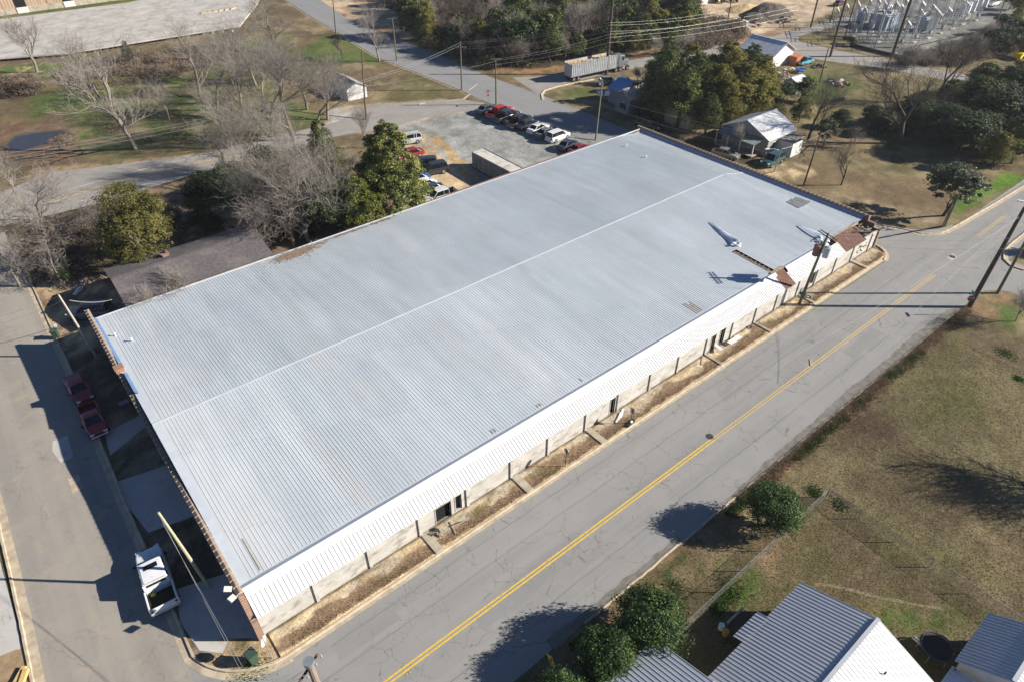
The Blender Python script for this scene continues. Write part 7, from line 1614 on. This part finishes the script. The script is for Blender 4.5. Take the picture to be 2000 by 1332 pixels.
for i in range(5):
    p = at(1876+i*11.5, 32-i*4.2); t = thing('switch_cabinet', 'white upright cabinet in the row at the back right of the substation', 'cabinet', (p.x, p.y, 0), .1, 'row of white cabinets in the substation'); mb = MB(); mb.rbox((0, 0, 1.6), (1.1, 1.1, 2.9)); mb.build('box', mat('cabinet_pale', (.70, .71, .72), rough=.4), t, bevel=.03)
    mb = MB(); mb.rbox((0, 0, .08), (1.7, 1.7, .16)); mb.build('plinth', mat('pale_plinth', (.58, .54, .46)), t)
house('substation_hut', 'blue-grey flat-roofed control hut of the substation', 'hut', 196.5, 202.5, 84.5, 89.5, 3.4, 3.6, 'x', mat('hut_wall', (.30, .36, .44), (.26, .31, .39), 1, .6, world=True), mat('hut_roof', (.34, .35, .36), rough=.8), over=.25)
for i in range(9):
    x0 = 186+i*5.6; wire('slack conductor strung between the steel frames of the substation', None, None, 0, 0, .5, .035, group='conductors of the substation', A=Vector((x0, 74.5, 7+i % 3)), B=Vector((x0+4, 95, 7.5+i % 2)))
# ================================================================== SANDY YARD, TOP RIGHT
house('workshop', 'long white workshop cut off by the top edge behind the sandy yard', 'workshop', 205, 226, 128, 140, 4.5, 5.6, 'x', mat('white_boards', (.6, .6, .6)), M_silv, over=.3)
house('workshop', 'pale workshop with dark openings left of the long white one', 'workshop', 178, 196, 134, 146, 4.0, 5.2, 'x', M_siding, M_silv, over=.3)
def mound(px, py, rx, ry, h, label, m, seed, nm='dirt_pile', cat='pile'):
    p = at(px, py); g = np.random.default_rng(seed); N = 28; V = []; Fq = []
    for i in range(N+1):
        for j in range(N+1):
            x = (i/N*2-1); y = (j/N*2-1); r_ = math.hypot(x, y); z = max(0, 1-r_**1.7)*h*(.75+.5*float(fbm(np.array([x*3+seed]), np.array([y*3]), 4)[0])); V.append((x*rx, y*ry, z-.03))
    me = bpy.data.meshes.new(nm); Fq = [(i*(N+1)+j, (i+1)*(N+1)+j, (i+1)*(N+1)+j+1, i*(N+1)+j+1) for i in range(N) for j in range(N)]; me.from_pydata(V, [], Fq); me.materials.append(m); me.update()
    o = obj(nm, me); o.location = (p.x, p.y, 0); tag(o, label, cat)
M_dk = mat('dark_earth', (.10, .08, .065), (.06, .05, .04), 2, .95, bump=.1, bscale=3); M_sd = mat('sand_heap', (.52, .38, .20), (.42, .30, .16), 1, .95, bump=.05)
mound(1500, 30, 9, 6, 3.2, 'big dark earth heap in the sandy yard', M_dk, 1); mound(1475, 38, 6, 4, 1.8, 'lower dark heap left of the big one', M_dk, 2); mound(1455, 20, 7, 5, 1.4, 'yellow sand heap in the yard', M_sd, 3, 'sand_pile')
heap(1450, 48, 90, 6, 'scattered timber and rubble before the dark heaps', JC, 31, sz=(.3, 1.8)); heap(1440, 56, 40, 3, 'pale rubble at the edge of the sandy yard', JC, 32, sz=(.3, 1.0)); heap(1520, 40, 50, 5, 'dark rubble right of the big earth heap', JC[1:4], 33, sz=(.3, 1.5))
for i, (px, py, cname, c_, lab) in enumerate(((1372, 4, 'orangem', (.55, .10, .03), 'red tractor parked on the pale apron at the top edge'), (1405, 6, 'orangem', (.55, .10, .03), 'orange tractor right of the red one'), (1432, 4, 'machy', (.6, .42, .05), 'yellowish machine beside the pole in the sandy yard'))):
    p = at(px, py); t = thing('tractor', lab, 'tractor', (p.x, p.y, 0), .4*i); mb = MB(); mb.rbox((.9, 0, 1.3), (1.9, .9, .9)); mb.rbox((-.6, 0, 1.9), (1.2, 1.3, 1.6)); mb.build('body', paint(cname, c_), t, bevel=.06)
    for x, r_ in ((-.7, .85), (1.4, .5)):
        for s in (-1, 1): mb = MB(); mb.tube([(x, s*.75, r_), (x, s*1.1, r_)], r_, 16); mb.build('wheel', M_tyre, t)
for px, py, cn, cc, lab in ((1500, 18, 'black', (.03, .035, .045), 'dark car in the shade of the long white workshop'), (1640, 8, 'blackred', (.1, .02, .02), 'dark red car at the top edge left of the substation')):
    car('sedan', cn, cc, (px-8, py+2), (px+8, py-2), lab, h0=.5)
car('pickup', 'whitec', (.75, .75, .74), (1925, 12), (1955, 4), 'white pickup at the back right of the substation', h0=.5, cat='pickup truck')
# thin air: far things lose a little contrast
mb = MB(); mb.box(-90, 330, -80, 330, -1.0, 48.0); hz = mb.build('haze', bpy.data.materials.new('haze')); hm_ = hz.data.materials[0]; hm_.use_nodes = True; n = hm_.node_tree.nodes; n.remove(n['Principled BSDF'])
pv = n.new('ShaderNodeVolumePrincipled'); pv.inputs['Color'].default_value = (.86, .90, .96, 1); pv.inputs['Density'].default_value = .00014; pv.inputs['Anisotropy'].default_value = .2
hm_.node_tree.links.new(pv.outputs[0], n['Material Output'].inputs['Volume']); tag(hz, 'thin pale haze in the air over the whole neighbourhood', 'haze', kind='stuff')
